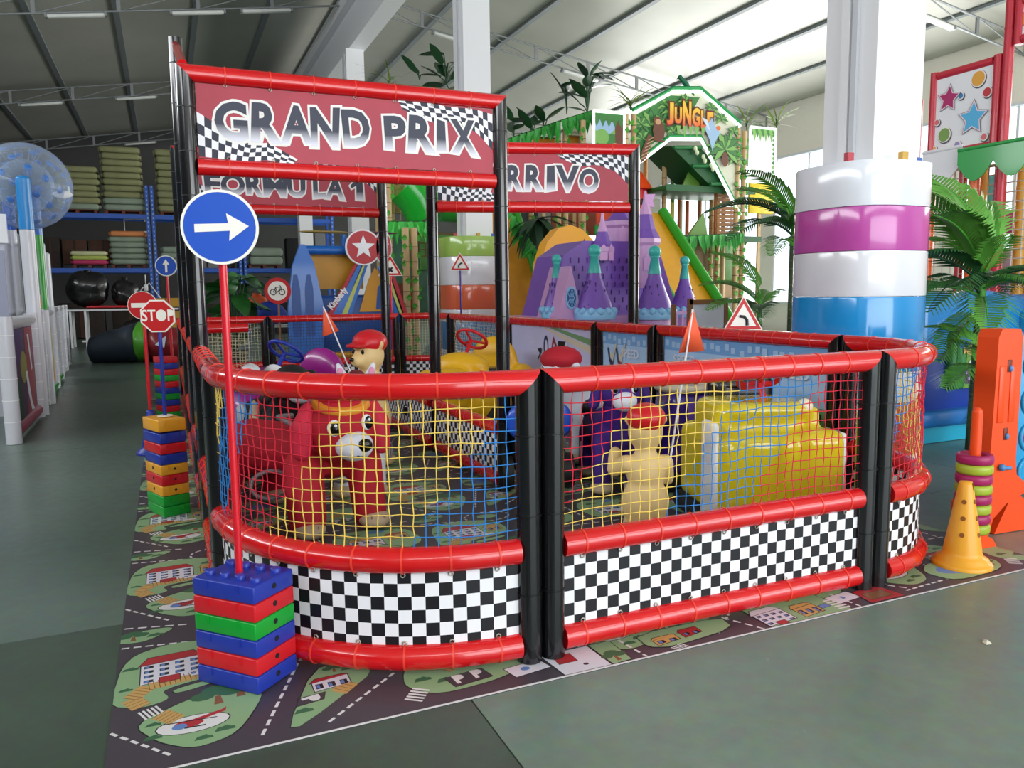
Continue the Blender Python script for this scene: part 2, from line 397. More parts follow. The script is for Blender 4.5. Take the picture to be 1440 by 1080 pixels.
# ridge girder and its columns
g = struct(MB().box((RIDGE, 14.2, 8.35), (0.46, 50.5, 0.16)).box((RIDGE, 14.2, 8.95), (0.2, 50.5, 1.1)).box((RIDGE, 14.2, 9.55), (0.62, 50.5, 0.3))
           .add([(-.31, 0, 0), (.31, 0, 0), (.1, 0, -.25), (-.1, 0, -.25)], [(0, 1, 2, 3)], 0, False, Matrix.Translation((RIDGE, YF + .1, 9.4))).build('trim_1', M_wpaint))
tag(g, 'white concrete ridge girder carried by the row of columns')
def column(y, n):
    t = struct(MB().box((RIDGE - .07, y, 4.13), (0.5, 0.5, 8.28)).build('support_column_%d' % n, M_wpaint)); return tag(t, 'white square column %d from the camera under the ridge girder' % n)
for n, y in enumerate((1.95, 10.7, 19.9, 29.1)):
    c_ = column(y, n + 1)
    MB().box((RIDGE - 0.335, y + 0.03, 4.1), (0.03, 0.08, 8.1)).build('groove', M_wpaint, c_)
    MB().box((RIDGE - 0.335, y - 0.06, 4.1), (0.03, 0.05, 8.1)).build('cable_duct', mat('duct_grey', 'C9CCD2', 0.5), c_)
def column_pad(y, bands, label, r, group='striped column pads'):
    t = thing('column_pad', label, 'padding', (RIDGE - .15, y, 0), 0, group)
    z = 0.0
    prof = arc(0, 0, r, r, 0, 2 * PI, 48, 0.72)[:-1]
    for h, z1 in bands:
        n = len(prof); mb = MB(); vv = []; hh = [z + 0.002, z + 0.012, z1 - 0.012, z1 - 0.002]
        for k, q in enumerate(hh):
            s_ = 0.994 if k in (0, 3) else 1.0
            vv += [(p[0] * s_, p[1] * s_, q) for p in prof]
        ff = [(k * n + i, k * n + (i + 1) % n, (k + 1) * n + (i + 1) % n, (k + 1) * n + i) for k in range(3) for i in range(n)]
        mb.add(vv, ff, 0, True); mb.poly(vv[-n:])
        mb.build('pad_band', mat('pad_' + h, h, 0.18, coat=0.5, var=0.02), t); z = z1
    for q, h in (((-0.37, -0.2), 'B9434F'), ((0.0, -0.36), 'C9A04A'), ((0.33, -0.22), '3C62B0')):
        MB().box((q[0] * 1.0, q[1] * 1.05, bands[-1][1] + 0.03), (0.06, 0.04, 0.07)).build('strap_buckle', mat('buckle_' + h, h, 0.5), t)
    return t
column_pad(1.95, [('E9E9EE', 0.06), ('EFEFF2', 0.2), ('DD6A42', 0.62), ('E4E6EC', 0.86), ('1E8FD2', 1.44), ('E3E4EA', 1.785), ('BE4FA5', 2.115), ('E6EAF2', 2.45)], 'tall striped pad, white magenta and blue, round the column by the right fence', 0.45)
column_pad(10.7, [('2E86C4', 0.25), ('E4E6EC', 0.5), ('2E86C4', 1.0), ('E4E4EA', 1.22), ('E06A45', 1.65), ('E6E8EE', 2.15), ('9DC15C', 2.5)], 'striped pad, green white and orange, round the column behind the gate', 0.55)
# ---------------------------------------------------------------- the race track fence
RZ, MZ, BZ = 1.15, 0.47, 0.075
RR, PR = 0.052, 0.05
def chain(path2, z): return [Vector((p[0], p[1], z)) for p in path2]
def length2(p): return sum(math.hypot(p[i + 1][0] - p[i][0], p[i + 1][1] - p[i][1]) for i in range(len(p) - 1))
def walker(p):
    cum = [0.0]
    for i in range(len(p) - 1): cum.append(cum[-1] + math.hypot(p[i + 1][0] - p[i][0], p[i + 1][1] - p[i][1]))
    def at(s):
        s = min(max(s, 0), cum[-1])
        for i in range(len(p) - 1):
            if s <= cum[i + 1] + 1e-9:
                f = (s - cum[i]) / max(cum[i + 1] - cum[i], 1e-9)
                x, y = p[i][0] + (p[i + 1][0] - p[i][0]) * f, p[i][1] + (p[i + 1][1] - p[i][1]) * f
                d = Vector((p[i + 1][0] - p[i][0], p[i + 1][1] - p[i][1], 0)).normalized(); return Vector((x, y, 0)), d
        return Vector((p[-1][0], p[-1][1], 0)), Vector((1, 0, 0))
    return at, cum[-1]
def ring(mb, c, d, r, w=0.008, n=14):
    mb.tube([c - d * w / 2, c + d * w / 2], r, n, 0, True)
def ties_along(mb, path2, z, step=0.17, r=RR + 0.003):
    at, L_ = walker(path2); k = max(1, int(L_ / step))
    for i in range(k):
        p, d = at((i + 0.5) * L_ / k); ring(mb, Vector((p.x, p.y, z)), d, r)
def net_mesh(path2, z0, z1, cell, colour, name, parent, rope=0.0027):
    at, L_ = walker(path2); nx = max(1, round(L_ / cell)); nz = max(1, round((z1 - z0) / cell))
    keys = ['r', 'y', 'b', 'c', 'k']; mb = MB(); rnd = random.Random(nx * 31 + nz)
    P = []
    for i in range(nx + 1):
        p, d = at(L_ * i / nx); nn = Vector((-d.y, d.x, 0)); row = []
        for j in range(nz + 1):
            sag = 0.012 * math.sin(i * 0.55 + j * 0.2) + 0.01 * math.sin(i * 0.23 + 1)
            q = Vector((p.x, p.y, z1 - (z1 - z0) * j / nz)) + d * rnd.uniform(-.0035, .0035) + nn * rnd.uniform(-.006, .006) + Vector((0, 0, (rnd.uniform(-.0022, .0022) - abs(sag) * .55) if 0 < j < nz else 0))
            row.append(q)
        P.append(row)
    for i in range(nx + 1):
        for j in range(nz + 1):
            k = keys.index(colour(i, j, nx, nz))
            if i < nx and 0 < j < nz: mb.tube([P[i][j], P[i + 1][j]], rope, 3, k, False)
            if j < nz: mb.tube([P[i][j], P[i][j + 1]], rope, 3, k, False)
    o = mb.build(name, [M_rope[k] for k in keys], parent); o['kind'] = 'stuff'; return o
def bands(spec, slope=0.7):
    """diagonal colour bands: (limit, colour) measured along i + slope*j"""
    def f(i, j, nx, nz):
        q = i + slope * j
        for lim, c in spec:
            if q < lim: return c
        return spec[-1][1]
    return f
def checker(path2, z0, z1, cell, parent, name='checker_banner', phase=0, off=0.0):
    at, L_ = walker(path2); mb = MB(); nx = int(math.ceil(L_ / cell)); nz = int(math.ceil((z1 - z0) / cell))
    def pt(s, z, o_): p, d = at(s); return (p.x + d.y * o_, p.y - d.x * o_, z)
    for i in range(nx):
        for j in range(nz):
            s0, s1 = i * cell, min((i + 1) * cell, L_); a, b = z1 - j * cell, max(z1 - (j + 1) * cell, z0)
            mi = (i + j + phase) % 2
            for o_, fl in ((0.004 + off, False), (-0.004 + off, True)):
                q = [pt(s0, b, o_), pt(s1, b, o_), pt(s1, a, o_), pt(s0, a, o_)]
                mb.add(q[::-1] if fl else q, [(0, 1, 2, 3)], mi)
    for z in (z0, z1):
        mb.add([pt(0, z, .004 + off), pt(L_, z, .004 + off), pt(L_, z, -.004 + off), pt(0, z, -.004 + off)], [(0, 1, 2, 3)], 1)
    return mb.build(name, [M_white, M_blk], parent)
def post_ties(mb, x, y, z0, z1, step=0.31, r=PR + 0.003):
    k = max(1, int((z1 - z0) / step))
    for i in range(k): ring(mb, Vector((x, y, z0 + (i + 0.6) * (z1 - z0) / k)), Vector((0, 0, 1)), r, 0.007)
def eyelets(mb, path2, z, step=0.17):
    at, L_ = walker(path2); k = max(1, int(L_ / step))
    for i in range(k):
        p, d = at((i + 0.5) * L_ / k); n = Vector((d.y, -d.x, 0)); c = Vector((p.x, p.y, z)) + n * 0.009
        mb.tube([c + (d * math.cos(t) + Vector((0, 0, 1)) * math.sin(t)) * 0.009 for t in [2 * PI * q / 8 for q in range(8)]], 0.0028, 4, 0, False, True)
M_eye = mat('eyelet_metal', 'B9B4A6', 0.35, metal=0.8)
def fence(label, path2, net=None, check=True, panel=None, posts=(True, True), rails=(True, True, True), phase=0, group='race track fence panels', cell=0.054):
    p0, p1 = path2[0], path2[-1]
    t = thing('fence_panel', label, 'fence', (p0[0], p0[1], 0), 0, group)
    path = [(p[0] - p0[0], p[1] - p0[1]) for p in path2]
    a, b = path[0], path[-1]; at, L_ = walker(path)
    upv, dnv = (0, 0, 1), (0, 0, -1)
    if rails[0]: MB().tube(chain(path, RZ), RR, 16, 0, True, d0=upv if posts[0] else None, d1=dnv if posts[1] else None).build('top_rail', M_red, t)
    _, dA = at(0.001); _, dB = at(L_ - 0.001)
    bt = MB()
    for k, (e, dd) in enumerate(((a, dA), (b, dB))):
        if posts[k]:
            MB().tube([(e[0], e[1], 0.006), (e[0], e[1], RZ)], PR, 16, 0, True, d1=tuple(dd if k == 0 else -dd)).build('post', M_black, t); post_ties(bt, e[0], e[1], 0.1, RZ - 0.08)
    if bt.v: tag(bt.build('post_seams', M_btie, t), kind='stuff')
    ins = 0.045
    def sub(s0, s1):
        n = max(1, len(path) - 1) if len(path) > 2 else 1
        return [tuple(at(s0 + (s1 - s0) * i / n)[0][:2]) for i in range(n + 1)]
    inner = sub(ins if posts[0] else 0, L_ - (ins if posts[1] else 0))
    rt_ = MB()
    if rails[0]: ties_along(rt_, sub(0.1, L_ - 0.1), RZ)
    if rails[1]: MB().tube(chain(inner, MZ), RR, 16).build('middle_rail', M_red, t); ties_along(rt_, inner, MZ)
    if rails[2]: MB().tube(chain(inner, BZ), RR, 16).build('bottom_rail', M_red, t); ties_along(rt_, inner, BZ)
    tag(rt_.build('cable_ties', M_tie, t), kind='stuff')
    if net: net_mesh(inner, MZ + RR - 0.005, RZ - RR + 0.01, 0.0465, net, 'net', t)
    if check:
        checker(inner, BZ + RR - 0.01, MZ - RR + 0.012, cell, t, phase=phase)
        ey = MB(); eyelets(ey, inner, BZ + RR + 0.006); eyelets(ey, inner, MZ - RR - 0.006); tag(ey.build('eyelets', M_eye, t), kind='stuff')
    if panel: panel(t, inner)
    return t
# front: curve, straight, curve
left_curve = arc(-0.10, 1.14, 1.10, 1.12, PI, 1.5 * PI, 14, 0.93)
fence('red rail fence, curved front left panel beside the arrow sign', left_curve, bands([(5, 'y'), (12, 'b'), (21, 'r'), (35, 'y'), (80, 'b')]), phase=1)
fence('red rail fence, straight front panel between the two black post pairs', [(0.005, 0.02), (1.745, 0.02)], bands([(7.6, 'r'), (19, 'y'), (29, 'b'), (80, 'r')]), phase=1)
right_curve = arc(1.85, 1.0, 0.83, 0.98, 1.5 * PI, 2 * PI, 14, 0.93)
fence('red rail fence, curved front right panel next to the yellow cone', right_curve, bands([(6, 'b'), (18, 'r'), (26, 'y'), (40, 'r'), (80, 'y')]), phase=0)
# left side, seen almost along its length
XF = -1.2
fence('red rail fence, left side panel just behind the front curve', [(XF, 2.45), (XF, 1.26)], bands([(30, 'y'), (80, 'b')]))
fence('red rail fence, left side panel under the grand prix gate', [(XF, 3.86), (XF, 2.76)], bands([(12, 'b'), (80, 'y')]))
fence('red rail fence, left side panel beyond the tall black post', [(XF, 5.95), (XF, 4.15)], bands([(80, 'b')]))
fence('red rail fence, farthest left side panel', [(XF, 9.38), (XF, 6.25)], bands([(80, 'c')]))
# short inner fence on the left and the back of the track
fence('short red rail fence with cream net inside the left rear', [(XF + 0.13, 6.45), (-0.55, 6.45)], bands([(80, 'c')]), posts=(True, False))
fence('red rail fence, rear panel left of the black post pair', [(XF, 9.5), (-0.05, 9.5)], bands([(80, 'c')]))
fence('red rail fence, rear middle panel before the blue toy plane', [(0.06, 9.5), (1.98, 9.5)], bands([(80, 'k')], 0.7))
back_curve = [(2.09, 9.5)] + arc(2.1, 8.8, 0.55, 0.7, 0.5 * PI, 0.0, 10)[1:]
fence('red rail fence, curved rear panel before the striped column', back_curve, bands([(14, 'c'), (80, 'k')]))
# right side with printed boards
M_lilac = mat('lilac_print', 'C6C6EC', 0.45, var=0.05, vscale=2); M_bluep1 = mat('light_blue_print', 'A9CBEE', 0.45, var=0.05, vscale=2); M_bluep2 = mat('mid_blue_print', '74A8DE', 0.45)
M_gprint = mat('green_print', '6F9A6E', 0.45); M_cream = mat('cream_print', 'CFC6B4', 0.45); M_redprint = mat('red_print', '8E2A38', 0.45); M_navyprint = mat('navy_print', '2F3558', 0.45); M_palew = mat('pale_print', 'D5DDEC', 0.45)
PRM = [M_lilac, M_bluep1, M_bluep2, M_gprint, M_cream, M_redprint, M_navyprint, M_palew, M_blk]
def board(kind):
    def f(t, inner):
        L_ = inner[-1][1] - inner[0][1]; y0 = inner[0][1]; z0, z1 = BZ + RR - 0.01, RZ - RR + 0.005; H = z1 - z0
        o = MB().box((0, y0 + L_ / 2, (z0 + z1) / 2), (0.012, L_, H)).build('printed_board', M_lilac if kind == 'crash' else M_bluep1, t)
        M = Matrix.Translation((-0.0065, y0 + L_, z0)) @ Matrix.Rotation(-PI / 2, 4, 'Z') @ Matrix.Rotation(PI / 2, 4, 'X')   # x from the far end to the near end, y up
        mb = MB(); rnd = random.Random(int(L_ * 100))
        lay = [0.0004]
        def P_(pts, mi): lay[0] += 0.0003; mb.poly([(x, y, lay[0]) for x, y in pts], mi, M)
        def R_(x, y, w, h, mi): P_([(x, y), (x + w, y), (x + w, y + h), (x, y + h)], mi)
        def E_(x, y, rx, ry, mi, n=16): P_([(x + rx * math.cos(2 * PI * i / n), y + ry * math.sin(2 * PI * i / n)) for i in range(n)], mi)
        if kind == 'crash':
            P_([(L_ * 0.45, H), (L_, H * 0.82), (L_, H * 0.74), (L_ * 0.62, H * 0.9), (L_ * 0.42, H)], 4); P_([(L_ * 0.6, H), (L_, H * 0.9), (L_, H * .83), (L_ * .5, H)], 3)
            for i in range(14): R_(rnd.uniform(0, L_ * .8), rnd.uniform(H * .2, H * .85), rnd.uniform(.1, .4), 0.006, 7)
            x, y = L_ * .52, H * .70                                       # a wrecked red kart in pieces, wheels in the air
            P_([(x, y - .1), (x + .1, y + .2), (x + .3, y - .05), (x + .28, y - .12)], 5); P_([(x + .05, y), (x + .12, y + .12), (x + .2, y)], 0)
            E_(x - .09, y + .05, .06, .15, 6); E_(x - .08, y + .05, .035, .1, 0); R_(x + .22, y + .05, .2, .1, 8); E_(x + .42, y + .1, .03, .05, 7)
            R_(x + .25, y - .3, .08, .16, 6); R_(x + .38, y - .32, .1, .2, 6); E_(x + .3, y - .2, .12, .06, 5)
            for i in range(16): E_(x - .35 + rnd.uniform(0, .6), y - .28 + rnd.uniform(-.06, .08), rnd.uniform(.02, .06), rnd.uniform(.02, .04), rnd.choice([4, 5, 6, 2, 4]), 8)
            P_([(x - .28, y - .1), (x - .2, y), (x - .2, y + .05), (x - .3, y + .03), (x - .24, y - .02), (x - .3, y - .09)], 8)
        else:
            R_(0, H * .88, L_, H * .12, 2)
            for i in range(int(L_ / .09)):
                R_(i * .09 + rnd.uniform(0, .03), H * rnd.uniform(.88, .93), .05, H * .05, 1)
            R_(0, H * .42, L_, H * .16, 3); R_(0, 0, L_, H * .42, 0)
            for i in range(int(L_ / .07)): E_(rnd.uniform(0.03, L_ - .03), H * rnd.uniform(.46, .6), .018, .03, rnd.choice([4, 5, 8, 4, 7]), 8)
            lay[0] += 0.0004
            for i in range(3 if kind == 'speed' else 1):
                add_text(mb, 'SPEED', 0.115, M @ Matrix.Translation((L_ * ((i * 2 + 1) / 6.0 if kind == 'speed' else .62), H * .80, lay[0])), 7, 0.003)
            if kind == 'fans':
                for x in (.18, .34):                                     # two cheering people with raised arms
                    R_(x - .03, H * .36 + .2, .06, .16, 5 if x > .2 else 6); E_(x, H * .36 + .4, .026, .032, 4); P_([(x + .02, H * .36 + .34), (x + .1, H * .36 + .52), (x + .08, H * .36 + .53), (x, H * .36 + .36)], 4); P_([(x - .02, H * .36 + .34), (x - .06, H * .36 + .48), (x - .08, H * .36 + .47), (x - .04, H * .36 + .33)], 6)
        mb.build('print', PRM, o)
    return f
XRF = 2.66
fence('red rail fence, right side panel with blue SPEED board, nearest the camera', [(XRF + .02, 1.13), (XRF + .02, 3.13)], None, False, board('speed'))
fence('red rail fence, right side panel with blue board and cheering people', [(XRF, 3.25), (XRF, 4.17)], None, False, board('fans'))
fence('red rail fence, right side panel with lilac board of a wrecked kart', [(XRF, 4.29), (XRF, 6.46)], None, False, board('crash'))
fence('red rail fence, right side panel farthest from the camera', [(XRF, 6.57), (XRF, 8.68)], bands([(80, 'c')]))
# low divider between the two lanes
fence('low checkered divider between the lanes, section nearest the camera', [(0.9, 2.68), (0.9, 4.2)], None, True, None, (False, False), (False, True, True))
fence('low checkered divider between the lanes, far section', [(0.9, 4.36), (0.9, 6.02)], None, True, None, (False, False), (False, True, True))
# ---------------------------------------------------------------- printed play mat
def play_mat():
    X0, X1, Y0, Y1 = -1.65, 2.95, -0.17, 10.1
    road, grass, line, dk, wh, rd, bl, br, tan_, dg = range(10)
    MM = [mat('mat_road', '48424A', 0.4), mat('mat_grass', '8DB083', 0.4), mat('mat_white_line', 'E2E0E0', 0.4), mat('mat_outline', '23262A', 0.4), mat('mat_building', 'DDDCE6', 0.4), mat('mat_red', 'B23238', 0.4), mat('mat_water', '6488C4', 0.4), mat('mat_brown', '8A5A3C', 0.4), mat('mat_path', 'C9A262', 0.4), mat('mat_bush', '3F6B4A', 0.4)]
    mb = MB(); mb.box(((X0 + X1) / 2, (Y0 + Y1) / 2, 0.0015), (X1 - X0, Y1 - Y0, 0.003), road)
    TV, TU = 1.182, 1.70
    items = []
    def P_(pts, mi, lay): items.append((pts, mi, lay))
    def outl(pts, mi, lay, w=0.004):
        cx = sum(p[0] for p in pts) / len(pts); cy = sum(p[1] for p in pts) / len(pts)
        P_([(p[0] + w * (1 if p[0] > cx else -1), p[1] + w * (1 if p[1] > cy else -1)) for p in pts], dk, lay); P_(pts, mi, lay + 1)
    def E_(x, y, rx, ry, mi, lay, n=14): P_([(x + rx * math.cos(2 * PI * i / n), y + ry * math.sin(2 * PI * i / n)) for i in range(n)], mi, lay)
    def dash(a, b, n, w=0.012, lay=1):
        a, b = Vector(a), Vector(b); d = (b - a).normalized(); s_ = Vector((-d.y, d.x)) * w / 2; L_ = (b - a).length / n
        for i in range(n):
            p, q = a + d * L_ * (i + 0.18), a + d * L_ * (i + 0.82); P_([tuple(p - s_), tuple(q - s_), tuple(q + s_), tuple(p + s_)], line, lay)
    def smooth(pts, k=2):
        for _ in range(k):
            out = []
            for i in range(len(pts)):
                a, b = pts[i], pts[(i + 1) % len(pts)]; out += [(a[0] * .8 + b[0] * .2, a[1] * .8 + b[1] * .2), (a[0] * .2 + b[0] * .8, a[1] * .2 + b[1] * .8)]
            pts = out
        return pts
    def bush(x, y, s_=1.0): P_([(x + q[0] * s_, y + q[1] * s_) for q in ((-.045, -.015), (.045, -.015), (.04, .01), (.025, .012), (.012, .028), (-.008, .02), (-.03, .016))], dg, 4)
    def tree(x, y, s_=1.0):
        P_([(x - .012 * s_, y), (x + .014 * s_, y), (x + .008 * s_, y + .05 * s_), (x - .006 * s_, y + .05 * s_)], br, 4)
        for dx, dy, r in ((-.04, .06, .035), (.035, .065, .038), (0, .085, .045)): E_(x + dx * s_, y + dy * s_, r * s_, r * .7 * s_, dg, 5, 10)
    def house(x, y, w, h, roof, wall, wins=3, floors=1):
        outl([(x, y), (x + w, y + .02), (x + w, y + h + .02), (x, y + h)], wall, 4); outl([(x - .01, y + h), (x + w + .005, y + h + .02), (x + w * .85, y + h * 1.45), (x + w * .12, y + h * 1.4)], roof, 6)
        for f in range(floors):
            for k in range(wins):
                if floors > 1 and f == 0 and 0 < k < 3: continue
                xx = x + w * (k + .5) / wins; yy = y + h * (f + .5) / floors; ww = w / wins * .3; hh = h / floors * .28
                P_([(xx - ww, yy - hh), (xx + ww, yy - hh + .003), (xx + ww, yy + hh), (xx - ww, yy + hh)], dk, 8); P_([(xx - ww * .8, yy - hh * .7), (xx + ww * .1, yy - hh * .7), (xx + ww * .1, yy + hh * .7), (xx - ww * .8, yy + hh * .7)], bl, 9)
        if floors > 1: outl([(x + w * .3, y - .01), (x + w * .62, y - .005), (x + w * .62, y + h * .24), (x + w * .3, y + h * .22)], rd, 8, .003)
    def path(pts, w=0.035):
        p = [Vector(q) for q in pts]
        for i in range(len(p) - 1):
            d = (p[i + 1] - p[i]).normalized(); s_ = Vector((-d.y, d.x)) * w
            P_([tuple(p[i] - s_), tuple(p[i + 1] - s_), tuple(p[i + 1] + s_), tuple(p[i] + s_)], tan_, 4)
            k = max(2, int((p[i + 1] - p[i]).length / .018))
            for j in range(k):
                c = p[i] + (p[i + 1] - p[i]) * (j / k); P_([tuple(c - s_), tuple(c - s_ + d * .003), tuple(c + s_ + d * .003), tuple(c + s_)], br, 5)
    def zebra(x, y, dx, dy, n=5):
        d = Vector((dx, dy)); s_ = Vector((-d.y, d.x)).normalized() * .035
        for i in range(n):
            a = Vector((x, y)) + d * (i / n); b = a + d * (.55 / n); P_([tuple(a - s_), tuple(b - s_), tuple(b + s_), tuple(a + s_)], line, 3)
    # heliport island
    outl(smooth([(.07, .32), (.16, .16), (.27, .07), (.41, .11), (.52, .34), (.50, .44), (.30, .45)]), grass, 1)
    E_(.27, .24, .125, .062, dk, 3, 20); E_(.27, .24, .12, .058, line, 4, 20)
    E_(.255, .245, .05, .026, rd, 6, 12); E_(.225, .235, .026, .02, bl, 7, 10); P_([(.28, .25), (.38, .285), (.385, .315), (.37, .30), (.27, .27)], rd, 6); P_([(.17, .27), (.35, .25), (.35, .255), (.17, .276)], dk, 8); P_([(.24, .215), (.31, .21), (.31, .218), (.24, .222)], dk, 8)
    for b in ((.14, .2, .7), (.2, .33, .7), (.37, .16, .8), (.30, .13, .7), (.14, .29, .6)): bush(*b)
    tree(.36, .345, 1.3); tree(.44, .37, 1.3)
    path([(.16, .36), (.22, .29)]); zebra(.1, .37, .07, .03)
    # apartment island
    outl(smooth([(-.02, .5), (.1, .43), (.2, .46), (.16, .55), (.44, .60), (.5, .72), (.46, .92), (.2, .98), (.03, .9)]), grass, 1)
    house(.09, .62, .23, .17, rd, wh, 4, 4); path([(.10, .44), (.06, .52), (.12, .60), (.36, .63)]); house(.36, .68, .1, .09, tan_, tan_, 2, 1)
    outl([(.27, .62), (.38, .62), (.37, .65), (.28, .65)], line, 7, .003); bush(.05, .78, .7); bush(.4, .84, .9); tree(.44, .8, .8); bush(.04, .6, .6)
    outl(smooth([(.2, .53), (.4, .57), (.42, .545), (.22, .49)]), grass, 2)
    dash((.0, .30), (.2, .06), 6); dash((.0, .9), (.2, .76), 5) if False else None
    # roundabout and corner lawn
    for i in range(14):
        a0, a1 = 2 * PI * i / 14, 2 * PI * (i + .6) / 14
        P_([(.47 + .15 * math.cos(a0), 1.0 + .1 * math.sin(a0)), (.47 + .162 * math.cos(a0), 1.0 + .11 * math.sin(a0)), (.47 + .162 * math.cos(a1), 1.0 + .11 * math.sin(a1)), (.47 + .15 * math.cos(a1), 1.0 + .1 * math.sin(a1))], line, 1)
    E_(.47, 1.0, .075, .05, dk, 1); E_(.47, 1.0, .07, .046, grass, 2)
    outl(smooth([(-.02, 1.06), (.1, 1.04), (.22, 1.14), (.18, 1.17), (-.02, 1.16)]), grass, 1); tree(.05, 1.07, .9); bush(.14, 1.1, .8); dash((.0, 1.01), (.28, .96), 6); dash((.28, 1.16), (.0, 1.18 + .05), 5)
    # road, triangle island with a small red-roofed house
    dash((.48, .05), (.68, .56), 9); dash((.70, .04), (1.06, .34), 9)
    outl(smooth([(.57, .07), (.62, .06), (.98, .38), (.86, .5), (.72, .46)], 1), grass, 1)
    house(.70, .28, .14, .07, rd, wh, 3, 1); path([(.84, .30), (.78, .24)]); bush(.64, .16, .8); bush(.86, .42, .8); tree(.8, .41, .6)
    outl([(.62, .2), (.72, .215), (.735, .265), (.635, .255)], road, 4, .003)
    # parking island
    outl(smooth([(1.02, .17), (1.12, .06), (1.4, .08), (1.62, .2), (1.6, .42), (1.2, .45), (1.05, .3)]), grass, 1); bush(1.1, .2, .8); bush(1.18, .16, .8); path([(1.2, .24), (1.3, .3)])
    outl([(1.2, .09), (1.36, .11), (1.34, .19), (1.18, .17)], road, 4, .003); house(1.38, .22, .16, .09, rd, wh, 3, 1); zebra(1.02, .06, .06, .08)
    outl([(1.44, .06), (1.6, .08), (1.58, .16), (1.42, .14)], wh, 4); E_(1.5, .11, .02, .015, bl, 6)
    # pond, orange house and park above
    outl(smooth([(.62, .66), (.9, .62), (1.02, .76), (.92, .94), (.68, .92)]), grass, 1); E_(.8, .76, .12, .07, bl, 3, 16); tree(.9, .84); bush(.68, .86); tree(.7, .7, .8)
    outl(smooth([(1.12, .62), (1.5, .58), (1.64, .7), (1.6, 1.0), (1.2, 1.06), (1.1, .9)]), grass, 1); house(1.2, .7, .2, .13, tan_, wh, 3, 2); house(1.44, .78, .13, .09, rd, tan_, 2, 1); path([(1.3, .68), (1.42, .62)]); tree(1.5, .95); bush(1.25, .96); E_(1.4, .98, .06, .03, bl, 3)
    dash((1.06, .56), (1.04, 1.1), 9); dash((.6, .58), (1.6, .52), 14); dash((.62, 1.1), (1.66, 1.12), 14)
    items.sort(key=lambda q: q[2])
    tv, tf = text_mesh('P', 0.085, 0.004)
    for iu in range(3):
        for iv in range(9):
            ox, oy = X0 + iu * TU, Y0 + iv * TV + 0.02
            for idx_, (pts, mi, lay) in enumerate(items):
                q = [(min(max(x + ox, X0 + .001), X1 - .001), min(max(y + oy, Y0 + .012), Y1 - .001), 0.0031 + idx_ * 0.0013 / len(items)) for x, y in pts]
                if q and (max(p[0] for p in q) - min(p[0] for p in q) < 1e-4 or max(p[1] for p in q) - min(p[1] for p in q) < 1e-4): continue
                ar = sum(q[i][0] * q[(i + 1) % len(q)][1] - q[(i + 1) % len(q)][0] * q[i][1] for i in range(len(q)))
                mb.poly(q if ar > 0 else q[::-1], mi)
            for px, py, rz in ((.675, .235, -1.4), (1.23, .14, .1), (1.31, .15, .1)):
                if ox + px > X1 - .1: continue
                mb.add([(x, y, 0) for x, y, _ in tv], tf, line, False, Matrix.Translation((ox + px, oy + py, 0.0046)) @ Matrix.Rotation(rz, 4, 'Z'))
    n0 = len(items); ox_ = X0; oy_ = Y0 + .02
    def at_(fn, dx, dy):
        m0 = len(items); fn(); items[m0:] = [([(x + dx, y + dy) for x, y in p], mi, lay) for p, mi, lay in items[m0:]]
    def strip_():
        outl([(1.62, .0), (1.83, .0), (1.82, .2), (1.6, .2)], wh, 1); outl([(1.64, .1), (1.72, .1), (1.72, .17), (1.64, .17)], rd, 3, .003); E_(1.74, .06, .012, .009, dk, 4); outl([(1.84, .01), (1.93, .02), (1.93, .2), (1.83, .2)], grass, 2); tree(1.88, .03, .8)
        outl(smooth([(2.05, .08), (2.15, .04), (2.5, .08), (2.52, .2), (2.06, .2)], 1), grass, 1); house(2.1, .07, .12, .05, tan_, tan_, 2, 1); house(2.25, .09, .1, .05, rd, rd, 2, 1); zebra(2.14, .0, .07, .02)
        dash((2.0, -.01), (1.97, .2), 4); dash((2.62, .0), (2.52, .2), 4)
        outl([(2.66, .0), (3.14, .0), (3.1, .22), (2.66, .22)], grass, 1); house(2.66, .02, .17, .12, wh, wh, 4, 3); house(2.88, .03, .13, .09, tan_, tan_, 3, 1); outl([(3.02, .07), (3.08, .08), (3.07, .11), (3.02, .1)], bl, 4, .003)
        zebra(3.12, .03, .0, .12); dash((3.2, .0), (3.18, .2), 4); outl([(3.28, .02), (3.5, .02), (3.48, .16), (3.3, .16)], rd, 1); outl([(3.31, .05), (3.46, .05), (3.45, .12), (3.32, .12)], br, 3, .003); dash((3.55, .06), (3.85, .08), 6)
        outl(smooth([(3.9, .04), (4.3, .06), (4.4, .2), (4.0, .3), (3.85, .2)], 2), grass, 1); E_(4.1, .17, .17, .07, bl, 3, 16); E_(4.05, .17, .05, .02, br, 5); tree(4.3, .12, .8)
    strip_()
    base_ = n0 * 0.000009
    for q_, (pts, mi, lay) in enumerate(sorted(items[n0:], key=lambda q: q[2])):
        q = [(min(max(x + X0, X0 + .001), X1 - .001), min(max(y + Y0, Y0 + .012), Y1 - .001), 0.0048 + q_ * 0.000009) for x, y in pts]
        ar = sum(q[i][0] * q[(i + 1) % len(q)][1] - q[(i + 1) % len(q)][0] * q[i][1] for i in range(len(q))); mb.poly(q if ar > 0 else q[::-1], mi)
    mb.box(((X0 + X1) / 2, Y0 + .005, 0.0036), (X1 - X0, 0.01, 0.0012), line)
    return tag(mb.build('play_mat', MM), 'printed town map play mat with roads and houses under the race track', 'mat')
play_mat()
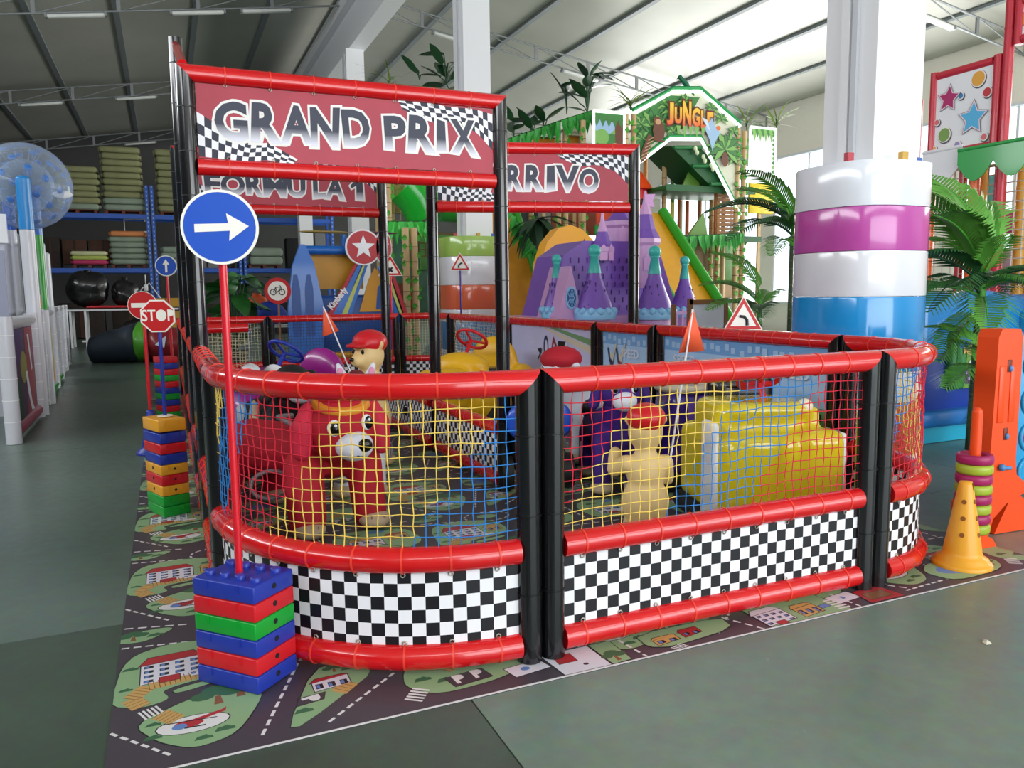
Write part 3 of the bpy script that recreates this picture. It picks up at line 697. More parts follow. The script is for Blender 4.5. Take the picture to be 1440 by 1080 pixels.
# ---------------------------------------------------------------- banner gates
def gradient_letters():
    m = bpy.data.materials.new('letter_gradient_print'); m.use_nodes = True; nt = m.node_tree; b = nt.nodes['Principled BSDF']
    tc = nt.nodes.new('ShaderNodeTexCoord'); sp = nt.nodes.new('ShaderNodeSeparateXYZ'); r = nt.nodes.new('ShaderNodeValToRGB')
    nt.links.new(tc.outputs['Generated'], sp.inputs[0]); nt.links.new(sp.outputs['Z'], r.inputs['Fac']); nt.links.new(r.outputs['Color'], b.inputs['Base Color'])
    e = r.color_ramp.elements; e[0].position = 0.06; e[0].color = rgb('E4E4F0') + (1,); e[1].position = 0.40; e[1].color = rgb('2C3045') + (1,)
    b.inputs['Roughness'].default_value = 0.5; return m
M_let = gradient_letters()
M_banner = mat('maroon_banner_print', 'AE3A4B', 0.5, var=0.12, vscale=2.2)
M_out = mat('letter_outline_print', 'EFEDEA', 0.5)
ONE = (([(0, .66, 0), (.34, 1, 0), (.66, 1, 0), (.66, 0, 0), (.32, 0, 0), (.32, .66, 0), (.08, .54, 0)], [(6, 5, 0), (0, 5, 1), (5, 2, 1), (5, 4, 3, 2)]), ([(-.09, .67, 0), (.31, 1.07, 0), (.74, 1.07, 0), (.74, -.07, 0), (.24, -.07, 0), (.24, .53, 0), (.05, .43, 0)], [(6, 5, 0), (0, 5, 1), (5, 2, 1), (5, 4, 3, 2)]))   # the numeral one, filled and outline
def letters(o, spec, M):
    w_, n_ = MB(), MB()
    rnd = random.Random(len(spec))
    for li, (ch, x0, x1, y0, y1, tilt) in enumerate(spec):
        jt = [rnd.uniform(-.09, .09) for _ in range(6)]
        o1, o2 = (0.04, 0.092) if ch != 'M' else (0.015, 0.06)
        vv, ff = text_mesh(ch, 1.0, o1) if ch != '1' else ONE[0]; ax, bx = min(v[0] for v in vv), max(v[0] for v in vv); ay, by = min(v[1] for v in vv), max(v[1] for v in vv)
        def tr(p, z):
            fx, fy = (p[0] - ax) / (bx - ax), (p[1] - ay) / (by - ay)                 # hand drawn look: every letter a little skewed
            gx = fx + (fy - .5) * (jt[0] * (1 - fx) + jt[1] * fx) * 1.3; gy = fy + (fx - .5) * (jt[2] * (1 - fy) + jt[3] * fy)
            x = x0 + gx * (x1 - x0); y = y0 + gy * (y1 - y0)
            x += (y - y0) * tilt; return (x, y, z)
        n_.add([tr(v, 0.0024 + 0.0001 * li) for v in vv], ff, 0, False, M)
        vv2, ff2 = text_mesh(ch, 1.0, o2) if ch != '1' else ONE[1]; w_.add([tr(v, 0.001 + 0.0001 * li) for v in vv2], ff2, 0, False, M)
    w_.build('letter_outlines', M_out, o); n_.build('letters', M_let, o)
def flag(mb, nodes, rows, cols, M, z=0.0006):
    """printed chequered flag: nodes of (top point, bottom point) along its length"""
    def at(u, v):
        k = u * (len(nodes) - 1); i = min(int(k), len(nodes) - 2); f = k - i
        t = Vector(nodes[i][0]).lerp(Vector(nodes[i + 1][0]), f); b = Vector(nodes[i][1]).lerp(Vector(nodes[i + 1][1]), f); p = t.lerp(b, v); return (p.x, p.y, z)
    for i in range(cols):
        for j in range(rows):
            def sh(ii, jj): return at(min(1, max(0, ii / cols)), jj / rows)
            mb.add([sh(i, j), sh(i, j + 1), sh(i + 1, j + 1), sh(i + 1, j)], [(0, 1, 2, 3)], (i + j) % 2, False, M)
def banner(t, W, H, c, spec, flags, slope=0.0):
    o = MB().box(c, (W, 0.006, H)).build('banner', M_banner, t)
    M = Matrix.Translation((c[0] - W / 2, c[1] - 0.0032, c[2] - H / 2)) @ Matrix.Rotation(PI / 2, 4, 'X')
    for nodes, r, k in flags:
        mb = MB(); flag(mb, nodes, r, k, M); mb.build('checkered_flag', [M_white, mat('navy_flag_print', '23263A', 0.5)], o)
    letters(o, spec, M); return o
def gate(label, p0, p1, z_low, z_top, foot0=0.0, foot1=0.0, right_inner=True):
    d = Vector((p1[0] - p0[0], p1[1] - p0[1], 0)); W = d.length; rz = math.atan2(d.y, d.x)
    t = thing('banner_gate', label, 'gate', (p0[0], p0[1], 0), rz, 'banner gates over the race track')
    r = 0.052; tie = MB(); bt = MB()
    MB().tube([(0, 0, foot0 + .006), (0, 0, z_top)], r, 16, 0, True, d1=(1, 0, 0)).build('post', M_black, t); MB().tube([(W, 0, foot1 + .006), (W, 0, z_top)], r, 16, 0, True, d1=(-1, 0, 0)).build('post', M_black, t)
    MB().tube([(0, 0, z_top), (W, 0, z_top)], r + .001, 16, 0, True, d0=(0, 0, 1), d1=(0, 0, -1)).build('top_rail', M_red, t)
    MB().tube([(0.05, 0, z_low), (W - 0.05, 0, z_low)], r, 16).build('lower_rail', M_red, t)
    for z in (z_low, z_top): ties_along(tie, [(0.1, 0), (W - 0.1, 0)], z, 0.24, r + .004)
    for x, f in ((0, foot0), (W, foot1)): post_ties(bt, x, 0, f + .1, z_top - .1, 0.26, r + .003)
    tag(tie.build('cable_ties', M_tie, t), kind='stuff'); tag(bt.build('post_seams', M_btie, t), kind='stuff')
    ey = MB(); eyelets(ey, [(0.1, 0), (W - .1, 0)], z_low + r + .008, .24); eyelets(ey, [(0.1, 0), (W - .1, 0)], z_top - r - .008, .24); tag(ey.build('eyelets', M_eye, t), kind='stuff')
    return t, W
FL = lambda H: ([((0, .62 * H), (0, .02 * H)), ((.16, .40 * H), (.14, .0)), ((.30, .22 * H), (.27, -.02 * H)), ((.42, .26 * H), (.42, .02 * H)), ((.60, .05 * H), (.56, -.04 * H))], 4, 15)
FR = lambda W, H: ([((W - .70, 1.02 * H), (W - .66, .88 * H)), ((W - .50, 1.02 * H), (W - .46, .72 * H)), ((W - .34, .98 * H), (W - .30, .76 * H)), ((W - .14, .98 * H), (W - .12, .62 * H)), ((W, .92 * H), (W, .36 * H))], 4, 15)
t, W = gate('black and red gate with the GRAND PRIX banner at the front', (-1.2, 2.605), (0.9, 2.605), 2.305, 2.865)
bh = 0.45
def boxes(rows, ox, oz, W): return [(c, p[0] - ox, q[0] - ox, p[2] - oz, q[2] - oz, 0) for c, p, q in rows]
banner(t, W - .12, bh, (W / 2, 0, 2.585), boxes([('G', (-1.039, 2.600, 2.475), (-0.840, 2.600, 2.714)), ('R', (-0.819, 2.600, 2.474), (-0.641, 2.600, 2.724)), ('A', (-0.636, 2.600, 2.483), (-0.439, 2.600, 2.723)), ('N', (-0.449, 2.600, 2.471), (-0.261, 2.600, 2.726)), ('D', (-0.240, 2.600, 2.490), (-0.056, 2.600, 2.728)), ('P', (0.044, 2.600, 2.484), (0.197, 2.600, 2.709)), ('R', (0.213, 2.600, 2.479), (0.400, 2.600, 2.725)), ('I', (0.417, 2.600, 2.492), (0.483, 2.600, 2.703)), ('X', (0.521, 2.600, 2.482), (0.715, 2.600, 2.720))], -1.2 + .06, 2.36, W), [FL(bh), FR(W - .12, bh)])
t, W = gate('black and red gate with the FORMULA 1 banner behind the front gate', (-1.2, 6.1), (0.93, 6.1), 2.415, 2.975)
banner(t, W - .12, bh, (W / 2, 0, 2.695), boxes([('F', (-0.942, 6.100, 2.552), (-0.789, 6.100, 2.767)), ('O', (-0.783, 6.100, 2.559), (-0.542, 6.100, 2.774)), ('R', (-0.533, 6.100, 2.564), (-0.357, 6.100, 2.783)), ('M', (-0.359, 6.100, 2.556), (-0.114, 6.100, 2.786)), ('U', (-0.109, 6.100, 2.561), (0.083, 6.100, 2.790)), ('L', (0.165, 6.100, 2.561), (0.302, 6.100, 2.781)), ('A', (0.303, 6.100, 2.551), (0.506, 6.100, 2.791)), ('1', (0.569, 6.100, 2.556), (0.714, 6.100, 2.785))], -1.2 + .06, 2.47, W), [FL(bh), FR(W - .12, bh)])
t, W = gate('black and red gate with the ARRIVO banner on the right lane', (0.92, 4.28), (2.785, 3.77), 2.30, 2.84)
kx = 1.0 / math.cos(.2666)
ar = [(c, .92 + (p[0] - .92) * kx, .92 + (q[0] - .92) * kx, p[2], q[2]) for c, p, q in [('A', (1.417, 4.020, 2.449), (1.559, 4.020, 2.684)), ('R', (1.595, 4.020, 2.456), (1.739, 4.020, 2.687)), ('R', (1.767, 4.020, 2.454), (1.923, 4.020, 2.689)), ('I', (1.964, 4.020, 2.456), (2.039, 4.020, 2.682)), ('V', (2.056, 4.020, 2.445), (2.259, 4.020, 2.687)), ('O', (2.262, 4.020, 2.439), (2.449, 4.020, 2.661))]]
banner(t, W - .12, bh - .02, (W / 2, 0, 2.57), [(c, x0 - .92 - .06, x1 - .92 - .06, z0 - 2.355, z1 - 2.355, 0) for c, x0, x1, z0, z1 in ar], [FL(bh), FR(W - .12, bh)])
# tall post with its slanted side banner on the left of the track
t = thing('side_banner_frame', 'tall black post with slanted red rail and side banner left of the gate', 'gate', (-1.2, 4.0, 0))
MB().tube([(0, 0, 0.004), (0, 0, 3.47)], 0.052, 16).build('post', M_black, t); bt = MB(); post_ties(bt, 0, 0, .1, 3.4, .3, .055); tag(bt.build('post_seams', M_btie, t), kind='stuff')
MB().tube([(0, -.06, 3.40), (0, -1.26, 2.95)], 0.03, 12).build('slanted_rail', M_red, t)
MB().add([(-.003, -.06, 3.36), (-.003, -1.26, 2.92), (-.003, -1.26, 2.3), (-.003, -.06, 2.45), (.003, -.06, 3.36), (.003, -1.26, 2.92), (.003, -1.26, 2.3), (.003, -.06, 2.45)], [(0, 1, 2, 3), (7, 6, 5, 4), (0, 4, 5, 1), (3, 2, 6, 7)]).build('side_banner', M_banner, t)

# ---------------------------------------------------------------- toy bricks, signs and cones
def studs_mesh(L_, Wd, nx, ny, m, r=0.021):
    mb = MB(); mb.lathe([(r, 0), (r, .016), (r - .003, .019)], 12); return mb.mesh('stud', m)
def brick(m, loc, rz, label, L_=.30, Wd=.225, H=.07, studs=False, hole=True, group='stacked toy bricks'):
    t = thing('toy_brick', label, 'toy brick', loc, rz, group)
    mb = MB().rbox((0, 0, H / 2), (L_, Wd, H - .002), .006)
    mb.build('body', m, t)
    g = MB()
    for x in (-.25, .25):
        for sy in (-1, 1): g.box((x * L_, sy * (Wd / 2), H * .74), (.008, .006, H * .42)); g.box((x * L_, sy * (Wd / 2), H * .74), (.004, .009, H * .3))
    g.build('ridges', m, t)
    if hole:
        h = MB()
        for sx in (-1, 1): h.lathe([(.011, -.002), (.011, .002)], 12, 0, Matrix.Translation((sx * L_ / 2, 0, H * .55)) @ Matrix.Rotation(PI / 2, 4, 'Y'))
        for sy in (-1, 1): h.lathe([(.009, -.001), (.009, .001)], 12, 0, Matrix.Translation((0, sy * Wd / 2, H * .55)) @ Matrix.Rotation(PI / 2, 4, 'X')) if L_ < .2 else None
        h.build('peg_hole', mat('hole_dark', '16161A', 0.8), t)
    if studs:
        me = studs_mesh(L_, Wd, 4, 2, m)
        for i in range(4):
            for j in range(2): link('stud', me, t, ((i - 1.5) * L_ / 4, (j - .5) * Wd / 2, H - .002))
    return t
ordw = ['bottom', 'second from the bottom', 'third from the bottom', 'fourth from the bottom', 'fifth from the bottom', 'top', 'seventh', 'eighth', 'ninth']
fs = [('blue', M_blue), ('red', M_redp), ('blue', M_blue), ('green', M_greenp), ('red', M_redp), ('blue', M_blue)]
SX, SY, SR = -1.168, 0.475, math.radians(133)
for i, (cn, m) in enumerate(fs):
    brick(m, (SX, SY - .10, .005 + i * .0705), SR + (random.uniform(-.01, .01)), '%s toy brick, %s of the front stack under the arrow sign' % (cn, ordw[i]), studs=(i == 5), hole=True)
M_pole = mat('red_sign_pole', 'D5192B', 0.3, coat=0.3)
def disc(mb, r, th, mi, M, n=40): mb.lathe([(r, -th / 2), (r, th / 2)], n, mi, M)
def sign_plate(t, z, rz, build):
    build(t, Matrix.Translation((0, 0, z)) @ Matrix.Rotation(rz, 4, 'Z') @ Matrix.Translation((0, -.022, 0)) @ Matrix.Rotation(PI / 2, 4, 'X'))
M_signblue = mat('sign_blue', '0E4FBE', 0.4); M_signwhite = mat('sign_white', 'F2EFE6', 0.4); M_signred = mat('sign_red', 'C4161C', 0.4)
t = thing('arrow_sign', 'round blue sign with white right arrow on a red pole', 'sign', (SX - .013, SY - .10, .428))
MB().tube([(0, 0, .0), (0, 0, 1.25)], .0145, 12).build('pole', M_pole, t)
def f(t, M):
    p = MB(); disc(p, .136, .012, 0, M); o = p.build('plate', M_signwhite, t)
    a = MB(); a.lathe([(.126, .0065), (.126, .0075)], 40, 0, M); o2 = a.build('blue_face', M_signblue, o)
    b = MB(); b.prism([(-.088, -.019), (.034, -.013), (.030, -.05), (.102, .004), (.024, .05), (.029, .014), (-.088, .010)], .008, .0095, 0, M); b.build('arrow', M_signwhite, o)
sign_plate(t, 1.325, math.radians(-10), f)
# second stack
ss = [('green', M_greenp), ('green', M_greenp), ('amber', M_gold), ('red', M_redp), ('amber', M_gold), ('blue', M_blue), ('red', M_redp), ('blue', M_blue), ('amber', M_gold)]
ord2 = ['bottom', 'second from the bottom', 'third from the bottom', 'fourth from the bottom', 'fifth from the bottom', 'sixth from the bottom', 'third from the top', 'second from the top', 'topmost']
ord2[6] = 'seventh from the bottom'
for i, (cn, m) in enumerate(ss):
    z = .004 + i * .0725 + (0.008 if i == 8 else 0)
    brick(m, (-1.44, 3.12, z), math.radians(22) + random.uniform(-.02, .02), '%s toy brick, %s of the nine-brick stack beside the fence' % (cn, ord2[i]), .185, .28, .0715 if i < 8 else .085, hole=1 < i < 5, group='second stack of toy bricks')
def cone(loc, m, label, h=.46, r=.105, rb=.15, holes=True, group=None):
    t = thing('toy_cone', label, 'cone', loc, 0, group)
    MB().lathe([(rb, 0), (rb, .012), (rb * .96, .022), (rb * .86, .028), (rb * .86, .042), (r * .95, .055), (r * .9, .08), (.035, h - .015), (.03, h), (.0, h)], 28).build('body', m, t)
    if holes:
        hm = mat('hole_brown_' + m.name, '8A4E12', .7)
        for k, a in enumerate((-1.35, -2.6)):
            for q in (.28, .52, .76):
                rr = r * .9 + (.035 - r * .9) * q; z = .08 + (h - .095) * q; al = math.atan2(r * .9 - .035, h - .095)
                MB().lathe([(.0125, -.003), (.0125, .0025)], 12, 0, Matrix.Translation((rr * math.cos(a), rr * math.sin(a), z)) @ Matrix.Rotation(a, 4, 'Z') @ Matrix.Rotation(PI / 2 - al, 4, 'Y')).build('hole', hm, t)
        MB().box((.033 * math.cos(-1.35), .033 * math.sin(-1.35), h - .028), (.012, .008, .05), rz=-1.35).build('slot', hm, t)
    return t
cone((2.50, 0.03, .004), M_gold, 'yellow cone with round holes beside the curved front right fence')
cone((-1.575, 5.47, .004), M_blue, 'dark blue cone that carries the red no entry sign pole', .42, .10, .15, False)
t = thing('no_entry_sign', 'round red no entry sign with white bar on a red pole in a blue cone', 'sign', (-1.575, 5.47, .426))
MB().tube([(0, 0, .0), (0, 0, .93)], .016, 10).build('pole', M_pole, t)
def f(t, M):
    p = MB(); disc(p, .132, .01, 0, M); o = p.build('plate', M_signwhite, t)
    p = MB(); p.lathe([(.127, .0052), (.127, .0062)], 36, 0, M); p.build('red_face', M_signred, o)
    b = MB(); b.prism([(-.10, -.022), (.10, -.022), (.10, .022), (-.10, .022)], .0063, .0075, 0, M); b.build('white_bar', M_signwhite, o)
sign_plate(t, 1.0, math.radians(-14), f)
t = thing('stop_sign', 'red octagonal STOP sign on a dark blue pole standing in the second brick stack', 'sign', (-1.43, 3.12, .683))
MB().lathe([(.05, 0), (.05, .006)], 20).build('base_plate', M_signwhite, t)
MB().tube([(0, 0, .006), (0, 0, .66)], .013, 10).build('pole', M_blue, t)
def f(t, M):
    oc = lambda r: [(r * math.cos(PI / 8 + i * PI / 4), r * math.sin(PI / 8 + i * PI / 4)) for i in range(8)]
    o = MB().prism(oc(.118), -.006, .006, 0, M).build('plate', M_signwhite, t); MB().prism(oc(.108), .006, .0075, 0, M).build('red_face', M_signred, o)
    b = MB(); add_text(b, 'STOP', .108, M, 0, .002, .80, .0082); b.build('lettering', M_signwhite, o)
sign_plate(t, .69, math.radians(-14), f)
# ---------------------------------------------------------------- rides and figures inside the track
M_plushred = mat('red_plush', 'B3162A', 0.75, var=0.06, bump=0.15, bscale=120); M_plushred2 = mat('light_red_plush', 'C62440', 0.7, var=0.05)
M_beige = mat('beige_plush', 'C3AD92', 0.8, var=0.06); M_wpl = mat('white_plush', 'D9DBE6', 0.7); M_bpl = mat('black_plush', '141416', 0.6); M_ppl = mat('purple_plush', '3B1B78', 0.7, var=0.1)
M_pinkp = mat('pink_plush', 'D88FB0', 0.7); M_or = mat('orange_trim', 'E8922C', 0.6); M_grey = mat('grey_stirrup', '7F7B80', 0.4); M_eye_w = mat('eye_white', 'EEF0F4', 0.25); M_eye_b = mat('eye_black', '0C0B10', 0.15)
def eye(t, c, r, d, name='eye', par=None):
    """painted eye: white, black pupil, sparkle; d points out of the face"""
    d = Vector(d).normalized(); c = Vector(c)
    e = MB().ell((0, 0, 0), (r * .85, r * .35, r), 0, 14, 8, Matrix.Translation(c) @ d.to_track_quat('-Y', 'Z').to_matrix().to_4x4()).build(name, M_eye_w, t)
    MB().ell((r * .12, -r * .16, -r * .05), (r * .68, r * .3, r * .85), 0, 14, 8, Matrix.Translation(c) @ d.to_track_quat('-Y', 'Z').to_matrix().to_4x4()).build('pupil', M_eye_b, e)
    MB().ell((r * .15, -r * .42, r * .3), (r * .2, r * .08, r * .2), 0, 8, 6, Matrix.Translation(c) @ d.to_track_quat('-Y', 'Z').to_matrix().to_4x4()).build('highlight', M_eye_w, e)
# red plush dog ride
t = thing('plush_dog_ride', 'large red plush dog ride with white snout behind the front left net', 'plush ride', (-.46, 2.2, .006))
blob('body', [((.02, .12, .47), .17, (-.42, .72, .45), .2), ((-.19, .0, .42), .13, (-.19, -.1, .08), .118), ((.20, .03, .42), .12, (.22, -.02, .08), .112), ((-.58, .70, .36), .11, (-.62, .66, .08), .09), ((-.28, .86, .36), .11, (-.26, .86, .08), .09), ((.05, -.02, .55), .14, (.08, -.1, .66), .15)], M_plushred, t, .018, 5)
for x, y in ((-.19, -.13), (.235, -.06), (-.62, .63), (-.26, .83)):
    fo = blob('foot', [((x, y, .055), (.105, .15, .058))], M_beige, t, .015, 4); n = MB()
    for dx in (-.04, .0, .04): n.tube([(x + dx, y - .125, .03), (x + dx, y - .11, .095)], .004, 6)
    n.build('toe_seams', mat('toe_seam', '8E7A63', .8), fo)
h = blob('head', [((.03, -.14, .69), (.215, .19, .2)), ((.03, -.16, .60), (.18, .15, .135))], M_plushred, t, .018, 5)
sn = blob('snout', [((.075, -.29, .585), (.118, .11, .095))], M_wpl, t, .012, 4)
MB().ell((.12, -.388, .60), (.045, .025, .04)).build('nose', M_eye_b, sn); MB().tube([(.07, -.388, .54), (.09, -.394, .532), (.115, -.388, .535)], .004, 6).build('mouth', M_eye_b, sn)
eye(h, (-.045, -.31, .705), .05, (-.15, -1, .1)); eye(h, (.155, -.295, .725), .048, (.4, -1, .1))
for sx, x in ((-1, -.20), (1, .255)):
    blob('ear', [((x - sx * .03, -.14, .80), .05, (x, -.16, .70), .075), ((x, -.16, .70), .078, (x + sx * .02, -.16, .55), .06)], M_plushred2, t, .014, 5)
MB().lathe([(.165, .0), (.185, .02), (.165, .045)], 24, 0, Matrix.Translation((.03, -.14, .81)) @ Matrix.Rotation(.25, 4, 'X')).build('hat_band', M_or, t)
blob('hat', [((.03, -.12, .88), (.15, .15, .085))], M_plushred, t, .016, 4)
for x, y in ((-.36, .25), (.16, .52)):
    MB().tube([(x + .13 * math.cos(a), y + .03 * math.sin(a), .27 + .085 * math.sin(a)) for a in [2 * PI * i / 20 for i in range(20)]], .014, 8, 0, False, True).build('stirrup', M_grey, t)
MB().tube([(-.2, .1, .66), (-.3, .2, .72), (-.2, .34, .70)], .02, 8).build('handle', M_grey, t)
def plush_ride(label, loc, rz, m, mf, s=1.0, spots=None, snout=None, ears=None, hat=None, horn=None):
    t = thing('plush_animal_ride', label, 'plush ride', loc, rz, 'plush animal rides')
    S = lambda p: tuple(q * s for q in p)
    body = blob('body', [(S((0, -.2, .50)), .2 * s, S((0, .34, .48)), .21 * s), (S((-.13, -.24, .42)), .09 * s, S((-.14, -.26, .08)), .08 * s), (S((.13, -.24, .42)), .09 * s, S((.14, -.26, .08)), .08 * s), (S((-.14, .38, .42)), .09 * s, S((-.15, .4, .08)), .08 * s), (S((.14, .38, .42)), .09 * s, S((.15, .4, .08)), .08 * s), (S((0, -.25, .58)), .15 * s, S((0, -.36, .76)), .14 * s)], m, t, .022 * s, 5)
    for x, y in ((-.14, -.29), (.14, -.29), (-.15, .37), (.15, .37)): MB().ell(S((x, y, .05)), (.095 * s, .13 * s, .052 * s)).build('foot', mf, t)
    hd = blob('head', [(S((0, -.38, .86)), (.17 * s, .17 * s, .165 * s))], m if not snout else m, t, .02 * s, 5)
    MB().ell(S((0, -.53, .80)), (.10 * s, .09 * s, .08 * s)).build('snout', snout or M_wpl, t)
    for sx in (-1, 1): eye(hd, S((sx * .08, -.53, .90)), .036 * s, (sx * .2, -1, .1))
    for sx in (-1, 1):
        if ears == 'up':
            e = blob('ear', [(S((sx * .10, -.36, .98)), .055 * s, S((sx * .14, -.36, 1.1)), .022 * s)], m, t, .014 * s, 3); MB().ell(S((sx * .125, -.40, 1.03)), (.028 * s, .016 * s, .055 * s)).build('inner_ear', M_pinkp, e)
        else: blob('ear', [(S((sx * .17, -.36, .92)), .055 * s, S((sx * .22, -.36, .76)), .05 * s)], m, t, .016 * s, 4)
    if hat:
        MB().ell(S((0, -.36, .99)), (.2 * s, .2 * s, .12 * s)).build('hat', hat, t)
    if horn: blob('mane', [(S((0, -.34, .99)), (.08 * s, .12 * s, .07 * s))], mat('dark_red_mane', '6A2028', .6), t, .015, 3)
    for sp in (spots or []):
        MB().ell(S(sp[0]), S(sp[1])).build('spot', sp[2], body)
    for sx in (-1, 1): MB().tube([S((sx * .26 + .02 * math.cos(a), .05 + .09 * math.cos(a), .3 + .07 * math.sin(a))) for a in [2 * PI * i / 16 for i in range(16)]], .011 * s, 6, 0, False, True).build('stirrup', M_grey, t)
    return t
plush_ride('black and white cow plush ride behind the red dog', (-.62, 3.72, .006), .25, M_bpl, M_beige, .95, [((.17, .1, .52), (.06, .14, .14), M_wpl), ((-.2, -.05, .5), (.05, .06, .22), M_beige), ((-.19, .3, .55), (.05, .08, .1), M_wpl)])
plush_ride('purple plush animal ride with beige feet in the right lane', (1.72, 2.4, .006), -.35, M_ppl, M_beige, .9, [((.05, -.1, .72), (.12, .14, .05), M_bpl), ((-.06, .12, .68), (.1, .1, .05), M_wpl), ((.08, -.36, 1.0), (.1, .1, .06), M_bpl), ((-.1, .3, .62), (.12, .12, .1), M_bpl), ((.18, .05, .6), (.06, .12, .1), M_wpl)], M_wpl)
plush_ride('white plush animal ride with pink ears seen over the front rail', (-.07, 3.2, .006), -.23, M_wpl, M_beige, .90, None, M_wpl, 'up', None, True)
plush_ride('white faced plush ride with a round red hat in the right lane', (2.05, 3.4, .006), -1.2, M_wpl, M_beige, .93, None, M_wpl, None, M_plushred)
M_tan = mat('tan_plastic', 'E3C489', 0.5, var=0.05)
def bear(label, loc, rz, H=.88):
    s = H / .88; S = lambda p: tuple(q * s for q in p)
    t = thing('bear_figure', label, 'figure', loc, rz, 'beige bear figures with orange flags')
    blob('body', [(S((0, 0, .30)), S((.135, .12, .17))), (S((0, 0, .48)), S((.11, .10, .13))), (S((-.06, .0, .18)), .07 * s, S((-.07, -.01, .05)), .075 * s), (S((.06, .0, .18)), .07 * s, S((.07, -.01, .05)), .075 * s), (S((0, 0, .56)), .06 * s, S((0, 0, .62)), .06 * s),
                  (S((-.11, 0, .53)), .05 * s, S((-.14, -.08, .42)), .042 * s), (S((-.14, -.08, .42)), .042 * s, S((-.07, -.14, .45)), .038 * s), (S((.11, 0, .53)), .05 * s, S((.17, -.06, .48)), .042 * s), (S((.17, -.06, .48)), .042 * s, S((.15, -.14, .56)), .04 * s),
                  (S((0, -.01, .71)), S((.10, .105, .115))), (S((0, -.10, .68)), S((.05, .06, .045))), (S((-.09, 0, .78)), S((.035, .02, .035))), (S((.09, 0, .78)), S((.035, .02, .035)))], M_tan, t, .013 * s, 4)
    MB().lathe([(.135 * s, 0), (.145 * s, .01), (.145 * s, .035 * s), (.11 * s, .05 * s)], 24).build('base', M_tan, t)
    cap = blob('cap', [(S((0, .005, .79)), S((.112, .118, .085))), (S((0, -.12, .775)), S((.075, .07, .016)))], M_redp, t, .012 * s, 3)
    MB().ell(S((0, -.165, .69)), (.018 * s, .014 * s, .014 * s)).build('nose', M_eye_b, t)
    for sx in (-1, 1): MB().ell(S((sx * .04, -.105, .735)), (.012 * s, .008 * s, .016 * s)).build('eye', M_eye_b, t)
    return t
M_flag = mat('orange_flag_cloth', 'F0603A', 0.6)
def flag_stick(label, base, tip, fl, closed=True):
    t = thing('orange_flag', label, 'flag', base, 0, 'orange flags on sticks')
    b, e = Vector((0, 0, 0)), Vector(tip) - Vector(base); d = e.normalized()
    MB().tube([b, e], .006, 6).build('stick', M_wpaint, t)
    s_ = Vector(fl); m = e - d * .24
    p = [e, m, m + s_, e + s_ * .02]
    n = 8; mb = MB(); vv = []
    for i in range(n + 1):
        f = i / n; w = Vector((0, .015 * math.sin(f * 7), 0))
        q = m + s_ * (1.4 * f - .4)
        vv += [q + w, e + (q - e) * .04]
    mb.add(vv, [(2 * i, 2 * i + 1, 2 * i + 3, 2 * i + 2) for i in range(n)], 0, True)
    o = mb.build('cloth', M_flag, t); sol = o.modifiers.new('thickness', 'SOLIDIFY'); sol.thickness = .004
bear('beige bear figure with a red cap right behind the front net', (1.05, .92, .006), 2.75)
flag_stick('bright orange pennant above the front rail, held by the near bear', (1.165, .845, .56), (1.27, .80, 1.40), (.165, .05, .0))
bear('beige bear figure with a red cap in the left lane', (.24, 4.05, .006), -1.0, 1.2)
flag_stick('orange pennant in the left lane before the blue toy plane', (.07, 4.0, .80), (-.135, 4.12, 1.40), (-.10, .0, -.03))

# toy cars
M_tyre = mat('black_tyre', '131315', 0.6)
M_yel = mat('glossy_yellow_plastic', 'D8C320', 0.12, coat=0.6, sss=0.0); M_mag = mat('magenta_plastic', '9A1C86', 0.25, coat=0.4); M_bcar = mat('black_car_plastic', '17171B', 0.25, coat=0.4); M_pcar = mat('violet_plastic', '3A1C86', 0.3, coat=0.4)
def steering(t, c, tilt, r, m):
    M = Matrix.Translation(c) @ Matrix.Rotation(tilt, 4, 'X')
    w = MB().tube([(r * math.cos(a), r * math.sin(a), 0) for a in [2 * PI * i / 24 for i in range(24)]], .018, 8, 0, False, True, M)
    for a in (0.5, 2.6, 4.7): w.tube([(0, 0, -.02), (r * math.cos(a), r * math.sin(a), 0)], .014, 6, 0, True, False, M)
    w.tube([(0, 0, -.02), (0, 0, -.22)], .02, 8, 0, True, False, M)
    return w.build('steering_wheel', m, t)
